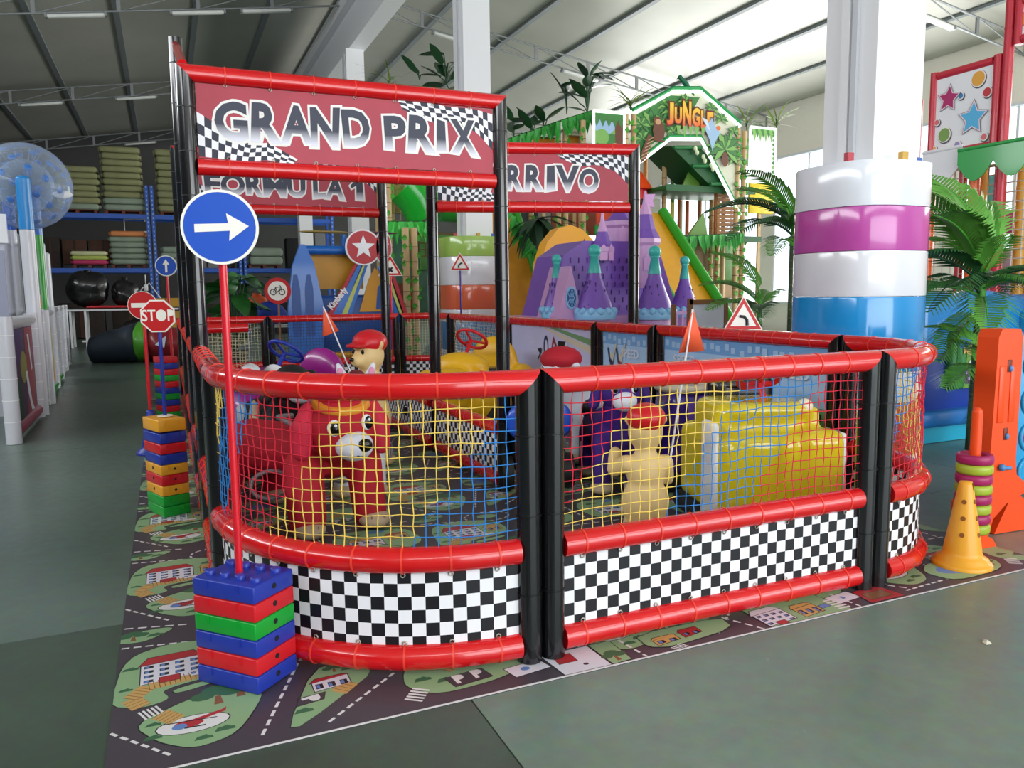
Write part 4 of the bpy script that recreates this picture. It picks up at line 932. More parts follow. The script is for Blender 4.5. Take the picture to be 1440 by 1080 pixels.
def toy_car(label, loc, rz, m, trim, wheel, s=1.0, bulb=None, face=False):
    t = thing('toy_car', label, 'toy car', loc, rz, 'toy cars inside the track')
    S = lambda p: tuple(q * s for q in p)
    blob('body', [(S((0, .05, .36)), S((.50, .80, .32)), .12 * s), (S((0, -.42, .38)), S((.30, .22, .24))), (S((-.33, -.3, .33)), S((.16, .26, .25))), (S((.33, -.3, .33)), S((.16, .26, .25))), (S((-.33, .4, .34)), S((.15, .25, .26))), (S((.33, .4, .34)), S((.15, .25, .26))), (S((0, -.22, .62)), S((.30, .15, .13))), (S((0, .42, .62)), S((.27, .1, .25)))], m, t, .022 * s, 6)
    for x, y in ((-.42, -.3), (.42, -.3), (-.42, .4), (.42, .4)):
        w = MB().lathe([(.15 * s, -.05 * s), (.175 * s, -.03 * s), (.175 * s, .03 * s), (.15 * s, .05 * s)], 20, 0, Matrix.Translation(S((x, y, .176))) @ Matrix.Rotation(PI / 2, 4, 'Y')).build('wheel', M_tyre, t)
        MB().lathe([(.08 * s, -.056 * s), (.08 * s, .056 * s)], 16, 0, Matrix.Translation(S((x, y, .176))) @ Matrix.Rotation(PI / 2, 4, 'Y')).build('hub', trim, w)
    MB().rbox(S((0, -.66, .24)), S((.72, .1, .12)), .04 * s).build('bumper', trim, t)
    MB().rbox(S((0, .22, .52)), S((.34, .3, .1)), .04 * s).build('seat', M_bcar, t)
    steering(t, S((0, -.02, .86)), -.7, .15 * s, wheel)
    for sx in (-1, 1):
        MB().ell(S((sx * .2, -.6, .42)), (.07 * s, .035 * s, .07 * s)).build('headlight', M_eye_w if not bulb else bulb, t)
    if face:
        for sx in (-1, 1): MB().ell(S((sx * .13, -.3, .68)), (.12 * s, .05 * s, .1 * s)).build('windscreen_eye', M_eye_w, t)
    return t
# big yellow bumper car behind the front net
t = thing('bumper_car', 'big glossy yellow bumper car with a red steering wheel behind the front net', 'toy car', (2.06, 1.17, .006), -.3)
blob('body', [((0, 0, .37), (.80, .74, .52), .07), ((-.06, -.02, .66), (.60, .46, .30), .07), ((.26, -.30, .40), (.30, .20, .50), .07), ((.03, -.34, .38), (.13, .12, .48), .05), ((-.02, -.16, .76), (.54, .26, .10), .045), ((.25, -.2, .68), (.10, .14, .2), .04)], M_yel, t, .016, 6)
MB().rbox((-.405, -.25, .40), (.05, .2, .62), .024).build('side_trim', M_wpaint, t); MB().rbox((.42, -.2, .37), (.05, .25, .5), .024).build('side_trim', M_wpaint, t)
MB().rbox((0, 0, .07), (.86, .84, .12), .05).build('rubber_skirt', M_tyre, t)
blob('seat', [((0, .28, .72), (.46, .2, .44), .08)], M_bcar, t, .02, 5)
steering(t, (.02, .02, .92), -.55, .13, M_redp); MB().ell((.2, -.24, .78), (.05, .05, .05)).build('lamp', mat('lamp_glass', 'EFE7C8', .1, coat=.5), t)
# violet barrel car with cream rim
t = thing('barrel_car', 'violet barrel shaped toy car with a cream rim behind the bear', 'toy car', (2.2, 2.12, .006), -.3)
blob('body', [((0, 0, .44), (.40, .44, .66), .1)], M_pcar, t, .018, 6)
MB().tube([(.21 * math.cos(a) * (1.0), .23 * math.sin(a), .775) for a in [2 * PI * i / 28 for i in range(28)]], .03, 8, 0, False, True).build('rim', mat('cream_rim', 'CFC3B0', .5), t)
MB().rbox((0, 0, .08), (.46, .5, .13), .05).build('rubber_skirt', M_tyre, t); MB().rbox((0, -.225, .5), (.12, .02, .36), .008).build('stripe', mat('lilac_stripe', '6A4AB0', .4), t)
t = thing('pedal_car', 'black pedal car with round blue side pads in the right lane', 'toy car', (1.2, 2.72, .006), -.3)
blob('body', [((0, 0, .42), (.42, .62, .62), .12), ((0, -.2, .72), (.2, .2, .16))], M_bcar, t, .022, 6)
for sx in (-1, 1): MB().lathe([(.0, -.02), (.13, -.02), (.15, 0), (.13, .02), (0, .02)], 24, 0, Matrix.Translation((sx * .1, -.335, .55)) @ Matrix.Rotation(PI / 2, 4, 'X')).build('round_pad', mat('royal_blue_pad', '1D4FC0', .3, coat=.4), t)
for x, y in ((-.23, -.2), (.23, -.2), (-.23, .2), (.23, .2)): MB().lathe([(.13, -.04), (.14, 0), (.13, .04)], 18, 0, Matrix.Translation((x, y, .142)) @ Matrix.Rotation(PI / 2, 4, 'Y')).build('wheel', M_tyre, t)
toy_car('magenta toy car with blue steering wheel and white eyes in the left lane', (-.335, 4.98, .006), -.9, M_mag, M_gold, M_blue, 1.12, None, True)
toy_car('yellow toy car with red steering wheel beyond the divider', (1.74, 5.42, .006), -.9, M_yellow, M_bcar, M_redp, 1.15, None, False)
# ---------------------------------------------------------------- storage racks at the far end
def rack(label, x0, x1, y, levels, top):
    t = thing('storage_rack', label, 'rack', ((x0 + x1) / 2, y, 0)); W = x1 - x0
    holes = mat('rack_holes', '8FA8CF', .5)
    for sx in (-1, 1):
        for dy in (0, 1.1):
            p = MB().box((sx * W / 2, dy, top / 2), (.11, .09, top)).build('upright', M_bluep, t)
            if dy == 0:
                h = MB()
                for i in range(int(top / .16)): h.box((sx * W / 2, -.047, .1 + i * .16), (.04, .006, .07))
                tag(h.build('punched_holes', holes, p), kind='stuff')
        br = MB()
        for i in range(5): br.tube([(sx * W / 2, 0, .4 + i * top / 5.5), (sx * W / 2, 1.1, .4 + (i + .8) * top / 5.5)], .02, 5)
        tag(br.build('bracing', M_bluep, t), kind='stuff')
    for z in levels:
        for dy in (0, 1.1): MB().box((0, dy, z), (W - .12, .06, .16)).build('beam', M_bluep, t)
        for i in range(3): MB().box(((i - 1) * W / 3.2, .55, z + .02), (.08, 1.0, .05)).build('cross_bar', M_dsteel, t)
    return t
rack('blue storage rack bay with green mattresses, left of the punched upright', -5.5, -1.78, 29.7, (2.5, 4.46), 5.6)
rack('blue storage rack bay behind the black gate posts', -1.60, 1.40, 29.7, (2.5, 4.46), 5.6)
rack('blue storage rack bay with mattresses behind the leafy plant', 1.58, 5.0, 29.7, (2.5, 4.46), 5.6)
def pallet(x, y, z, w, label):
    t = thing('pallet', label, 'pallet', (x, y, z), 0, 'pallets on the racks')
    for i in range(5): MB().box((0, -.38 + i * .19, .12), (w, .1, .022)).build('slat', mat('pallet_wood', '6E3B30', .8, var=.2), t)
    for sx in (-1, 0, 1): MB().box((sx * (w / 2 - .06), 0, .055), (.1, .86, .105)).build('block', mat('pallet_wood', '6E3B30', .8), t)
def mattress_stack(x0, x1, z0, z1, n, cols, where, what='folded mattress', y=30.2, d=.85):
    w = x1 - x0; h = (z1 - z0) / n; rnd = random.Random(int(x0 * 77) + n)
    for k in range(n):
        cn, m = cols[min(k, len(cols) - 1)]
        mb = MB().rbox((0, 0, h / 2), (w * rnd.uniform(.96, 1.03), d, h * .97), min(.09, h * .42), seg=3)
        for sx in (-1, 1):                                    # gathered corners of the cover
            for q in range(3): mb.box((sx * w * .5, -d * .3 + q * .25, h * .5), (.06, .05, h * .5), 0, .4 * sx)
        o = mb.build('mattress', m, None, (x0 + w / 2 + rnd.uniform(-.03, .03), y, z0 + k * h))
        ordn = ['bottom', 'second', 'third', 'fourth', 'fifth', 'sixth', 'seventh', 'eighth', 'ninth', 'tenth', 'eleventh'][k]
        tag(o, '%s %s, %s from bottom, %s' % (cn, what, ordn, where) if k else '%s %s at the bottom of the %s' % (cn, what, where), 'mattress', 'stacked mattresses on the racks')
M_olive = mat('olive_mattress', '8A8C63', .7, var=.12, vscale=2, bump=.3, bscale=5); M_sage = mat('sage_mattress', '8D9C8A', .7, var=.1, vscale=2, bump=.3, bscale=5)
M_pinkm = mat('pink_mat', 'C23A66', .6); M_lime = mat('lime_mat', 'B3BF62', .6); M_om = mat('orange_mat', 'D98A55', .6)
ol, sg = ('olive green', M_olive), ('grey green', M_sage)
for x, z, w, l in ((-4.08, 4.545, 1.3, 'wooden pallet under the left mattress stack, top shelf'), (-2.58, 4.545, 1.25, 'wooden pallet under the tallest mattress stack, top shelf'), (-.75, 4.545, 1.2, 'wooden pallet under the mattress stack behind the posts'), (-3.8, 2.585, 1.1, 'pale pallet under the pink and lime mats'), (-2.52, 2.585, 1.15, 'wooden pallet under the grey green stack, middle shelf'), (2.3, 2.585, 1.2, 'pallet under the two mattresses left of the white column')): pallet(x, 30.2, z, w, l)
mattress_stack(-4.76, -3.35, 4.68, 6.22, 7, [sg, ol], 'left top shelf stack')
mattress_stack(-3.22, -1.92, 4.68, 6.98, 10, [sg, sg, ol], 'tallest top shelf stack')
mattress_stack(-1.42, -.2, 4.68, 6.98, 9, [ol], 'top shelf stack beside the black posts')
mattress_stack(-4.4, -3.25, 2.72, 3.2, 3, [('pink', M_pinkm), ('lime', M_lime), ('pale lime', mat('pale_mat', 'D0D2A4', .6))], 'low bright stack', 'foam mat')
mattress_stack(-3.12, -1.92, 2.72, 3.95, 6, [sg, sg, sg, sg, sg, ('orange', M_om)], 'orange topped stack')
mattress_stack(-1.4, -.4, 2.72, 3.4, 3, [sg], 'stack behind the small blue sign')
mattress_stack(1.75, 3.0, 2.72, 3.4, 2, [sg], 'pair near the white column')
M_box = [mat('brown_carton', '4A2E22', .8, var=.15), mat('dark_carton', '2E2522', .8, var=.2), mat('grey_cabinet', '75777A', .6), mat('black_case', '1B1B1E', .6)]
def goods(name, label, cat, loc, dims, m, lid=True, group='goods stored on the racks'):
    t = thing(name, label, cat, loc, 0, group); MB().rbox((0, 0, dims[2] / 2), dims, .03).build('body', m, t)
    if lid: MB().box((0, -dims[1] / 2 - .002, dims[2] / 2), (dims[0] * .08, .006, dims[2] * .96)).build('tape', M_box[1] if m is not M_box[1] else M_box[0], t); MB().box((0, 0, dims[2] + .004), (dims[0] * .98, dims[1] * .48, .008)).build('flap', m, t)
    return t
for i, (x, z, w, h, m, l) in enumerate(((-5.05, 2.6, .6, 1.1, 1, 'dark tall carton at the left end of the middle shelf'), (-4.28, 3.3, .8, .8, 0, 'brown carton behind the pink mats'), (-3.35, 3.25, .9, .9, 0, 'second brown carton left of the grey green stack'),
                                     (.2, 2.6, .8, 1.3, 2, 'grey cabinet on the middle shelf right of the posts'), (.95, 2.6, .5, 1.6, 3, 'black case beside the grey cabinet'), (3.5, 2.6, .6, 1.2, 3, 'black speaker case between the white columns'), (4.3, 2.6, .9, 1.5, 2, 'pale grey cabinet behind the toy plane'), (-4.2, .02, 1.5, 1.3, 1, 'dark covered crate on the floor under the rack'), (-2.6, .02, 1.2, 1.0, 1, 'dark crate on the floor beside the yellow sack'), (.4, .02, 1.4, 1.2, 1, 'dark crate on the floor behind the leafy plant'), (3.2, .02, 1.3, 1.2, 1, 'dark crate on the floor behind the no cycling sign'))):
    goods('storage_box', l, 'box', (x, 30.45 if z > 1 and x < -3 else 30.25, z if z < 1 else (2.585 if z < 3 else 2.72)), (w, .7, h if z < 3 else .9), M_box[m])
t = thing('wire_frame', 'white bent metal frame on the stack with an orange top', 'frame', (-2.3, 30.2, 3.955)); MB().tube([(.5, 0, .0), (-.3, 0, 0), (-.3, 0, .45), (.4, 0, .45), (.4, 0, .38)], .025, 6).build('tube', M_wpaint, t)
# work table with clutter
t = thing('work_table', 'long white legged work table with clutter at the far left end', 'table', (-2.7, 24.5, 0))
MB().rbox((0, 0, 1.17), (3.4, .9, .05), .01).build('tabletop', mat('dark_table', '3A3633', .5), t); MB().box((0, -.44, 1.135), (3.4, .05, .05)).build('front_rail', M_wpaint, t)
for x in (-1.3, -.9, .62, 1.5):
    for y in (-.4, .4): MB().box((x, y, .56), (.06, .06, 1.12)).build('leg', M_wpaint, t)
MB().box((-.2, -.4, .2), (1.65, .05, .05)).build('stretcher', M_wpaint, t)
def sack(label, c, r, m, seed=1, name='plastic_sack', cat='bag', group='sacks and bags at the far left end'):
    rnd = random.Random(seed); t = thing(name, label, cat, c, 0, group)
    blob('body', [((rnd.uniform(-.3, .3) * r[0], rnd.uniform(-.2, .2) * r[1], r[2] * rnd.uniform(.35, .75)), (r[0] * rnd.uniform(.5, .75), r[1] * .6, r[2] * rnd.uniform(.3, .5))) for _ in range(6)] + [((0, 0, r[2] * .4), (r[0] * .85, r[1] * .7, r[2] * .4))], m, t, .05, 3)
    MB().tube([(0, 0, r[2] * .75), (.02, 0, r[2] * 1.15)], [.06, .1], 8).build('knot', m, t); return t
M_bag = mat('black_bag_plastic', '161517', .25, coat=.5, bump=.8, bscale=6)
sack('large black plastic sack on the work table, left one', (-3.5, 24.4, 1.2), (.65, .4, 1.0), M_bag, 3); sack('smaller glossy black sack on the work table, right of the large one', (-2.5, 24.4, 1.2), (.45, .4, .8), M_bag, 4)
sack('dark bundle hanging under the work table', (-2.2, 24.55, .02), (.6, .35, .75), M_dark, 5); sack('mustard yellow sack under the work table', (-2.0, 24.1, .02), (.4, .3, .45), mat('mustard_cloth', 'A98128', .7), 6)
def crate(label, loc, m, s=(.42, .32, .26)):
    t = thing('crate', label, 'crate', loc, 0, 'plastic crates at the far left end'); w, d, h = s
    mb = MB()
    for sx in (-1, 1): mb.box((sx * w / 2, 0, h / 2), (.02, d, h)); mb.box((0, sx * d / 2, h / 2), (w, .02, h))
    mb.box((0, 0, .015), (w, d, .02)); mb.build('body', m, t); MB().box((0, 0, h), (w + .03, d + .03, .03)).build('rim', m, t)
M_mus = mat('mustard_crate', 'C1912A', .5)
crate('mustard crate on the right end of the work table', (-1.55, 24.3, 1.197), M_mus); crate('second mustard crate at the table end beside the first', (-1.15, 24.3, 1.197), M_mus); crate('mustard crate stacked below the table end', (-1.25, 23.8, .55), M_mus, (.5, .36, .5)); crate('lower mustard crate on the floor at the table end', (-1.25, 23.8, .005), M_mus, (.5, .36, .53)); crate('small green crate on the work table', (-2.25, 24.3, 1.197), M_greenp, (.3, .25, .16))
t = thing('red_tray', 'flat red tray lying on the work table', 'tray', (-3.0, 24.15, 1.197)); MB().rbox((0, 0, .03), (1.1, .35, .06), .02).build('tray', M_redp, t); MB().box((0, 0, .062), (.9, .25, .006)).build('liner', M_signred, t)
t = thing('folding_stand', 'white folding metal stand on the work table', 'stand', (-1.9, 24.5, 1.197)); MB().tube([(-.45, 0, 0), (-.1, 0, .6), (0, 0, .62)], .022, 6).build('leg', M_wpaint, t); MB().tube([(.45, 0, .2), (.1, 0, .75), (0, 0, .62)], .022, 6).build('leg', M_wpaint, t); MB().tube([(0, 0, 0), (0, 0, 1.0)], .018, 6).build('mast', M_wpaint, t)
MB().rbox((0, 0, .6), (.12, .1, .2), .03).build('hub', M_wpaint, t)
# rolled inflatable on the floor
t = thing('rolled_inflatable', 'big rolled inflatable of navy green and red vinyl on the floor', 'inflatable', (-2.25, 17.6, 0), -.25)
def roll(name, x0, x1, r0, r1, m, bump=0): 
    mb = MB(); rnd = random.Random(int(x0 * 100))
    n = 22; k = 7; vv = []
    for i in range(k):
        f = i / (k - 1); r = r0 + (r1 - r0) * f
        for j in range(n):
            a = 2 * PI * j / n; q = r * (1 + rnd.uniform(-.04, .04)); z = r * .86 + q * .86 * math.sin(a); vv.append((x0 + (x1 - x0) * f, q * math.cos(a), max(.005, z)))
    ff = [(i * n + j, i * n + (j + 1) % n, (i + 1) * n + (j + 1) % n, (i + 1) * n + j) for i in range(k - 1) for j in range(n)] + [tuple(range(n))[::-1], tuple(range((k - 1) * n, k * n))]
    mb.add(vv, ff, 0, True); return mb.build(name, m, t)
roll('navy_end', -.75, .28, .36, .54, mat('navy_vinyl', '2B3542', .5, bump=.6, bscale=4)); roll('green_band', .28, .52, .545, .545, mat('green_vinyl', '57A92F', .3, coat=.3)); roll('dark_mouth', .52, .60, .53, .5, M_bpl); roll('red_folds', .60, 1.55, .50, .42, mat('red_vinyl_cloth', '8E1F28', .3, coat=.3, bump=1.0, bscale=5))
MB().prism([(.75, .42), (1.0, .62), (.95, .35)], .0, .02, 0, Matrix.Translation((0, -.50, 0)) @ Matrix.Rotation(PI / 2, 4, 'X')).build('printed_patch', M_palew, t)
# small blue round sign far back and third brick stack
t = thing('direction_sign', 'small round blue sign with white rim partly behind the black posts', 'sign', (-1.33, 10.6, 0)); MB().tube([(0, 0, .02), (0, 0, 1.9)], .02, 8).build('pole', M_pole, t); MB().lathe([(.16, 0), (.16, .04)], 16).build('foot', M_blue, t)
def f(t, M):
    p = MB(); disc(p, .16, .02, 0, M); o = p.build('plate', M_signwhite, t); p = MB(); p.lathe([(.145, .0105), (.145, .0125)], 32, 0, M); p.build('blue_face', M_signblue, o)
    p = MB(); p.prism([(-.016, -.1), (.016, -.1), (.016, .02), (.05, .02), (0, .1), (-.05, .02), (-.016, .02)], .0128, .0145, 0, M); p.build('arrow', M_signwhite, o)
sign_plate(t, 1.98, math.radians(-12), f)
ts = [('red', M_redp), ('green', M_greenp), ('red', M_redp), ('blue', M_blue), ('green', M_greenp), ('blue', M_blue), ('red', M_redp), ('green', M_greenp), ('red', M_redp), ('blue', M_blue), ('red', M_redp)]
oo = ['bottom', 'second', 'third', 'fourth', 'fifth', 'sixth', 'seventh', 'eighth', 'ninth', 'tenth', 'topmost']
for i, (cn, m) in enumerate(ts): brick(m, (-1.42, 7.4, .004 + i * .0725), math.radians(20), '%s toy brick, %s in the far stack behind the blue cone' % (cn, oo[i]), .185, .28, .0715, hole=False, group='third stack of toy bricks')
# ---------------------------------------------------------------- play partitions along the left
M_pipe = mat('white_pipe_sleeve', 'D3D4DC', .3, coat=.3); M_lil = mat('lilac_white_panel', 'C6C8D6', .5); M_mut = mat('mixed_print_purple', '4B3052', .5, var=.5, vscale=5)
M_bluep2_ = mat('blue_sleeve', '1F86CF', .3, coat=.3); M_greens = mat('green_sleeve', '2FA23A', .3, coat=.3)
def fr(p, q): return (Vector(p) - Vector(q))
LX = lambda y: -2.90 - .018 * (y - 6.6) - (.045 * (y - 9.5) if y > 9.5 else 0)
def partition(label, y0, y1, h, print_m, bottom, pad=.055, lead=True, art=None):
    a, b = Vector((LX(y0), y0, 0)), Vector((LX(y1), y1, 0)); L_ = (b - a).length
    t = thing('partition', label, 'partition', a, math.atan2((b - a).y, (b - a).x), 'white framed partitions along the left')
    sm = MB()
    for x in (pad, L_ - pad): MB().tube([(x, 0, .004), (x, 0, h)], pad, 12).build('post', M_pipe, t); post_ties(sm, x, 0, .1, h - .1, .2, pad + .004)
    MB().tube([(pad * 2, 0, h - pad), (L_ - pad * 2, 0, h - pad)], pad * .9, 12).build('top_rail', M_pipe, t); MB().tube([(pad * 2, 0, pad + .03), (L_ - pad * 2, 0, pad + .03)], pad * .9, 12).build('bottom_rail', bottom, t)
    tag(sm.build('sleeve_seams', mat('pale_tie', 'F2F2F5', .4), t), kind='stuff')
    o = MB().box((L_ / 2, 0, h / 2), (L_ - pad * 4, .02, h - pad * 4)).build('panel', print_m, t)
    if art:
        M = Matrix.Translation((0, -.0115, 0)) @ Matrix.Rotation(PI / 2, 4, 'X'); mb = MB(); mm = []
        for k, (pts, m) in enumerate(art):
            if m not in mm: mm.append(m)
            mb.poly([(x * L_, y * h, .0004 + k * .0004) for x, y in pts], mm.index(m), M)
        tag(mb.build('printed_shapes', mm, o))
    return t
def el(cx, cy, rx, ry, n=14): return [(cx + rx * math.cos(2 * PI * i / n), cy + ry * math.sin(2 * PI * i / n)) for i in range(n)]
P1 = [([(.55, .12), (.9, .12), (.9, .88), (.62, .88)], M_redprint), ([(.1, .6), (.5, .6), (.5, .88), (.1, .88)], mat('violet_print', '4A3468', .5)), (el(.5, .55, .12, .14), mat('olive_print', '8C8A4A', .5)), ([(.55, .5), (.62, .5), (.72, .2), (.8, .12), (.68, .14), (.6, .3)], M_palew), ([(.15, .12), (.4, .12), (.36, .45), (.2, .5)], mat('dark_green_print', '2E4A3A', .5)), ([(.7, .82), (.76, .82), (.82, .5), (.78, .48)], M_palew)]
partition('near white framed partition with colourful print and magenta foot rail', 6.6, 8.75, 1.32, M_mut, mat('magenta_sleeve', 'A23352', .3, coat=.3), .075, True, P1)
partition('tall grey patterned partition leaf behind the near one', 8.95, 10.0, 1.36, mat('grey_pattern_print', '8A8A86', .5, var=.4, vscale=8), M_pipe, .035)
partition('white partition with red and yellow diagonal print and green foot', 10.15, 12.3, 1.32, M_lil, M_greens, .05, True, [([(.1, .12), (.8, .12), (.35, .86), (.1, .86)], M_redp), ([(.8, .12), (.9, .12), (.7, .86), (.35, .86)], mat('pale_yellow_print', 'D8C277', .5))])
for i, (y0, y1) in enumerate(((12.5, 14.0), (14.2, 15.8), (16.0, 17.6))): partition(['first', 'second', 'last'][i] + ' plain white partition of the row towards the racks', y0, y1, 1.35 + .0 * i, M_lil, M_pipe if i else M_greens, .05)
# cabins behind the partitions: white box with a printed fascia, colour-topped poles
t = thing('white_cabin', 'white play cabin with a printed fascia at the left edge', 'play cabin', (-4.25, 9.0, 0))
MB().box((0, .6, 1.2), (2.1, 1.2, 2.4)).build('wall_box', M_lil, t); MB().box((0, -.012, 1.66), (2.08, .02, .9)).build('upper_board', mat('grey_lilac_panel', '9EA2B8', .5), t)
fa = MB().box((0, -.03, 2.38), (2.2, .04, .36)).build('fascia', M_white, t)
M = Matrix.Translation((-1.1, -.0505, 2.2)) @ Matrix.Rotation(PI / 2, 4, 'X'); mb = MB(); mm = [M_mag, M_lgreen, M_signblue, M_redp, M_blk]
for k, (x, y, rx, ry, c) in enumerate(((.3, .2, .16, .09, 0), (.42, .24, .1, .06, 1), (.8, .12, .14, .035, 2), (.9, .27, .08, .04, 3), (1.35, .2, .15, .08, 0), (1.48, .25, .1, .05, 1), (1.85, .14, .16, .04, 2), (1.95, .28, .05, .04, 2))):
    mb.poly([(x + (rx + .012) * math.cos(a), y + (ry + .012) * math.sin(a), .001 + k * .0008) for a in [2 * PI * i / 16 for i in range(16)]], 4, M); mb.poly([(x + rx * math.cos(a), y + ry * math.sin(a), .0014 + k * .0008) for a in [2 * PI * i / 16 for i in range(16)]], c, M)
mb.build('printed_shapes', mm, fa)
def pole(label, y, segs, r, dx=0.0):
    t = thing('padded_pole', label, 'pole', (LX(y) + dx, y, 0), 0, 'padded poles along the left'); z = .004; mb = MB()
    for z1, m in segs: MB().tube([(0, 0, z), (0, 0, z1)], r, 14).build('sleeve', m, t); z = z1 + .003
    MB().ell((0, 0, z), (r, r, r * .6), 0, 14, 6).build('cap', segs[-1][1], t)
pole('white padded pole with bright blue top, nearer of the two behind the ball', 8.86, [(2.36, M_pipe), (2.98, M_bluep2_)], .085, .02)
pole('padded pole with dark blue sleeve beside the bright blue topped one', 9.5, [(2.4, M_pipe), (2.75, mat('deep_blue_sleeve', '1B5FC4', .3, coat=.3))], .07, -.24)
pole('padded pole with green lower sleeve and blue top', 10.08, [(1.34, M_pipe), (2.38, M_greens), (2.86, mat('mid_blue_sleeve', '2273CE', .3, coat=.3))], .085, .01)
pole('second green padded pole right behind the first green one', 11.9, [(1.34, M_pipe), (2.3, M_greens)], .07, -.19)
for i, y in enumerate((12.6, 13.4, 14.6, 16.0)): pole(['first', 'second', 'third', 'last'][i] + ' plain white padded pole of the left row', y, [(2.75 - .12 * i, M_pipe)], .09, -.22)
t = thing('glass_partition', 'clear vinyl sheet hanging between the coloured poles', 'partition', (LX(9.6), 9.25, 0), math.radians(92.5)); MB().box((0.3, 0, 1.80), (.75, .01, .8)).build('sheet', mat('clear_vinyl', 'C9CDD4', .12, coat=.5, alpha=.45, bump=.6, bscale=7), t); MB().tube([(-.05, 0, 2.22), (.67, 0, 2.22)], .02, 8).build('hanging_rod', M_pipe, t); MB().ell((.34, -.03, 1.46), (.05, .03, .12)).build('amber_emblem', M_gold, t)
# clear bubble ball with blue dots
def clear_vinyl():
    m = bpy.data.materials.new('clear_ball_vinyl'); m.use_nodes = True; nt = m.node_tree
    for n in list(nt.nodes): nt.nodes.remove(n)
    o = nt.nodes.new('ShaderNodeOutputMaterial'); tr = nt.nodes.new('ShaderNodeBsdfTransparent'); g = nt.nodes.new('ShaderNodeBsdfPrincipled'); mx = nt.nodes.new('ShaderNodeMixShader'); lw = nt.nodes.new('ShaderNodeLayerWeight'); lw.inputs[0].default_value = .35
    tr.inputs[0].default_value = (.86, .91, .96, 1); g.inputs['Base Color'].default_value = rgb('C9D6E6') + (1,); g.inputs['Roughness'].default_value = .08
    ma = nt.nodes.new('ShaderNodeMath'); ma.operation = 'MULTIPLY_ADD'; ma.inputs[1].default_value = .55; ma.inputs[2].default_value = .12
    nt.links.new(lw.outputs['Facing'], ma.inputs[0]); nt.links.new(ma.outputs[0], mx.inputs[0]); nt.links.new(tr.outputs[0], mx.inputs[1]); nt.links.new(g.outputs[0], mx.inputs[2]); nt.links.new(mx.outputs[0], o.inputs[0]); return m
t = thing('bubble_ball', 'large clear inflatable bubble ball with blue dots on top of the left cabin', 'inflatable ball', (-2.98, 9.45, 2.97), 0)
MC = clear_vinyl(); R = .56
MB().ell((0, 0, 0), R, 0, 40, 24).build('outer_skin', MC, t); MB().ell((0, 0, 0), R * .62, 0, 28, 16).build('inner_skin', MC, t)
me = MB().ell((0, 0, 0), (.05, .05, .016), 0, 10, 6).mesh('dot', mat('blue_dot', '1E74C8', .3, coat=.4))
th = MB().tube([(0, 0, -.2), (0, 0, 0)], .008, 5).mesh('tether', MC)
for i in range(70):
    z = 1 - 2 * (i + .5) / 70; a = i * 2.39996; r_ = math.sqrt(1 - z * z); d = Vector((r_ * math.cos(a), r_ * math.sin(a), z)); q = d.to_track_quat('Z', 'Y').to_euler()
    link('dot', me, t, d * (R * .97), q); link('tether', th, t, d * (R * .97), q)
MB().ell((.45, -.27, -.12), (.12, .01, .05), 0, 10, 6, Matrix.Identity(4)).build('label_patch', M_white, t)
# ---------------------------------------------------------------- behind the track: plant, toy plane, road signs, table
M_bigleaf = mat('broad_leaf', '2C6A2C', .35, var=.2, vscale=5, coat=.2)
def leaf_mesh(L_, W, m, curl=.25, n=6, heart=False):
    mb = MB(); vv = []
    for i in range(n + 1):
        f = i / n; w = W * (math.sin(PI * min(1, f * .92 + .08)) ** .7) * (1.0 if not heart else (1.25 - .6 * f)) ; z = -curl * L_ * f * f
        vv += [(-w / 2, L_ * f, z + .06 * W), (0, L_ * f, z), (w / 2, L_ * f, z + .06 * W)]
    ff = []
    for i in range(n): ff += [(3 * i, 3 * i + 1, 3 * i + 4, 3 * i + 3), (3 * i + 1, 3 * i + 2, 3 * i + 5, 3 * i + 4)]
    return mb.add(vv, ff, 0, True).mesh('leaf', m)
def leafy_plant(label, loc, n, zr, rr, me, stem_m, seed=1, pot=None, cat='plant', group=None, droop=(-.2, .9), cone_=None, name='leafy_plant'):
    t = thing(name, label, cat, loc, 0, group); rnd = random.Random(seed)
    if pot: MB().lathe([(pot[0] * .7, 0.004), (pot[0], pot[1]), (pot[0] * .9, pot[1]), (pot[0] * .85, pot[1] * .9)], 18).build('pot', pot[2], t)
    st = MB()
    for i in range(n):
        a = rnd.uniform(0, 2 * PI); z = rnd.uniform(*zr); r = rnd.uniform(*rr) ; e = rnd.uniform(*droop)
        p = Vector((r * math.cos(a) * .6, r * math.sin(a) * .6, z)); st.tube([(0, 0, pot[1] * .9 if pot else 0), (p.x * .4, p.y * .4, z * .6), p], .012, 5)
        link('leaf', me, t, p, (e, rnd.uniform(-.4, .4), a - PI / 2), [rnd.uniform(.75, 1.15)] * 3)
    tag(st.build('stems', stem_m, t), kind='stuff'); return t
leafy_plant('big broad leaved green plant in a pot behind the left rear fence', (-.15, 14.0, 0), 42, (.75, 1.95), (.15, .7), leaf_mesh(.52, .40, M_bigleaf, .35, 6, True), M_dgreen, 5, (.28, .4, mat('dark_pot', '3A2E28', .7)), droop=(-.9, .5))
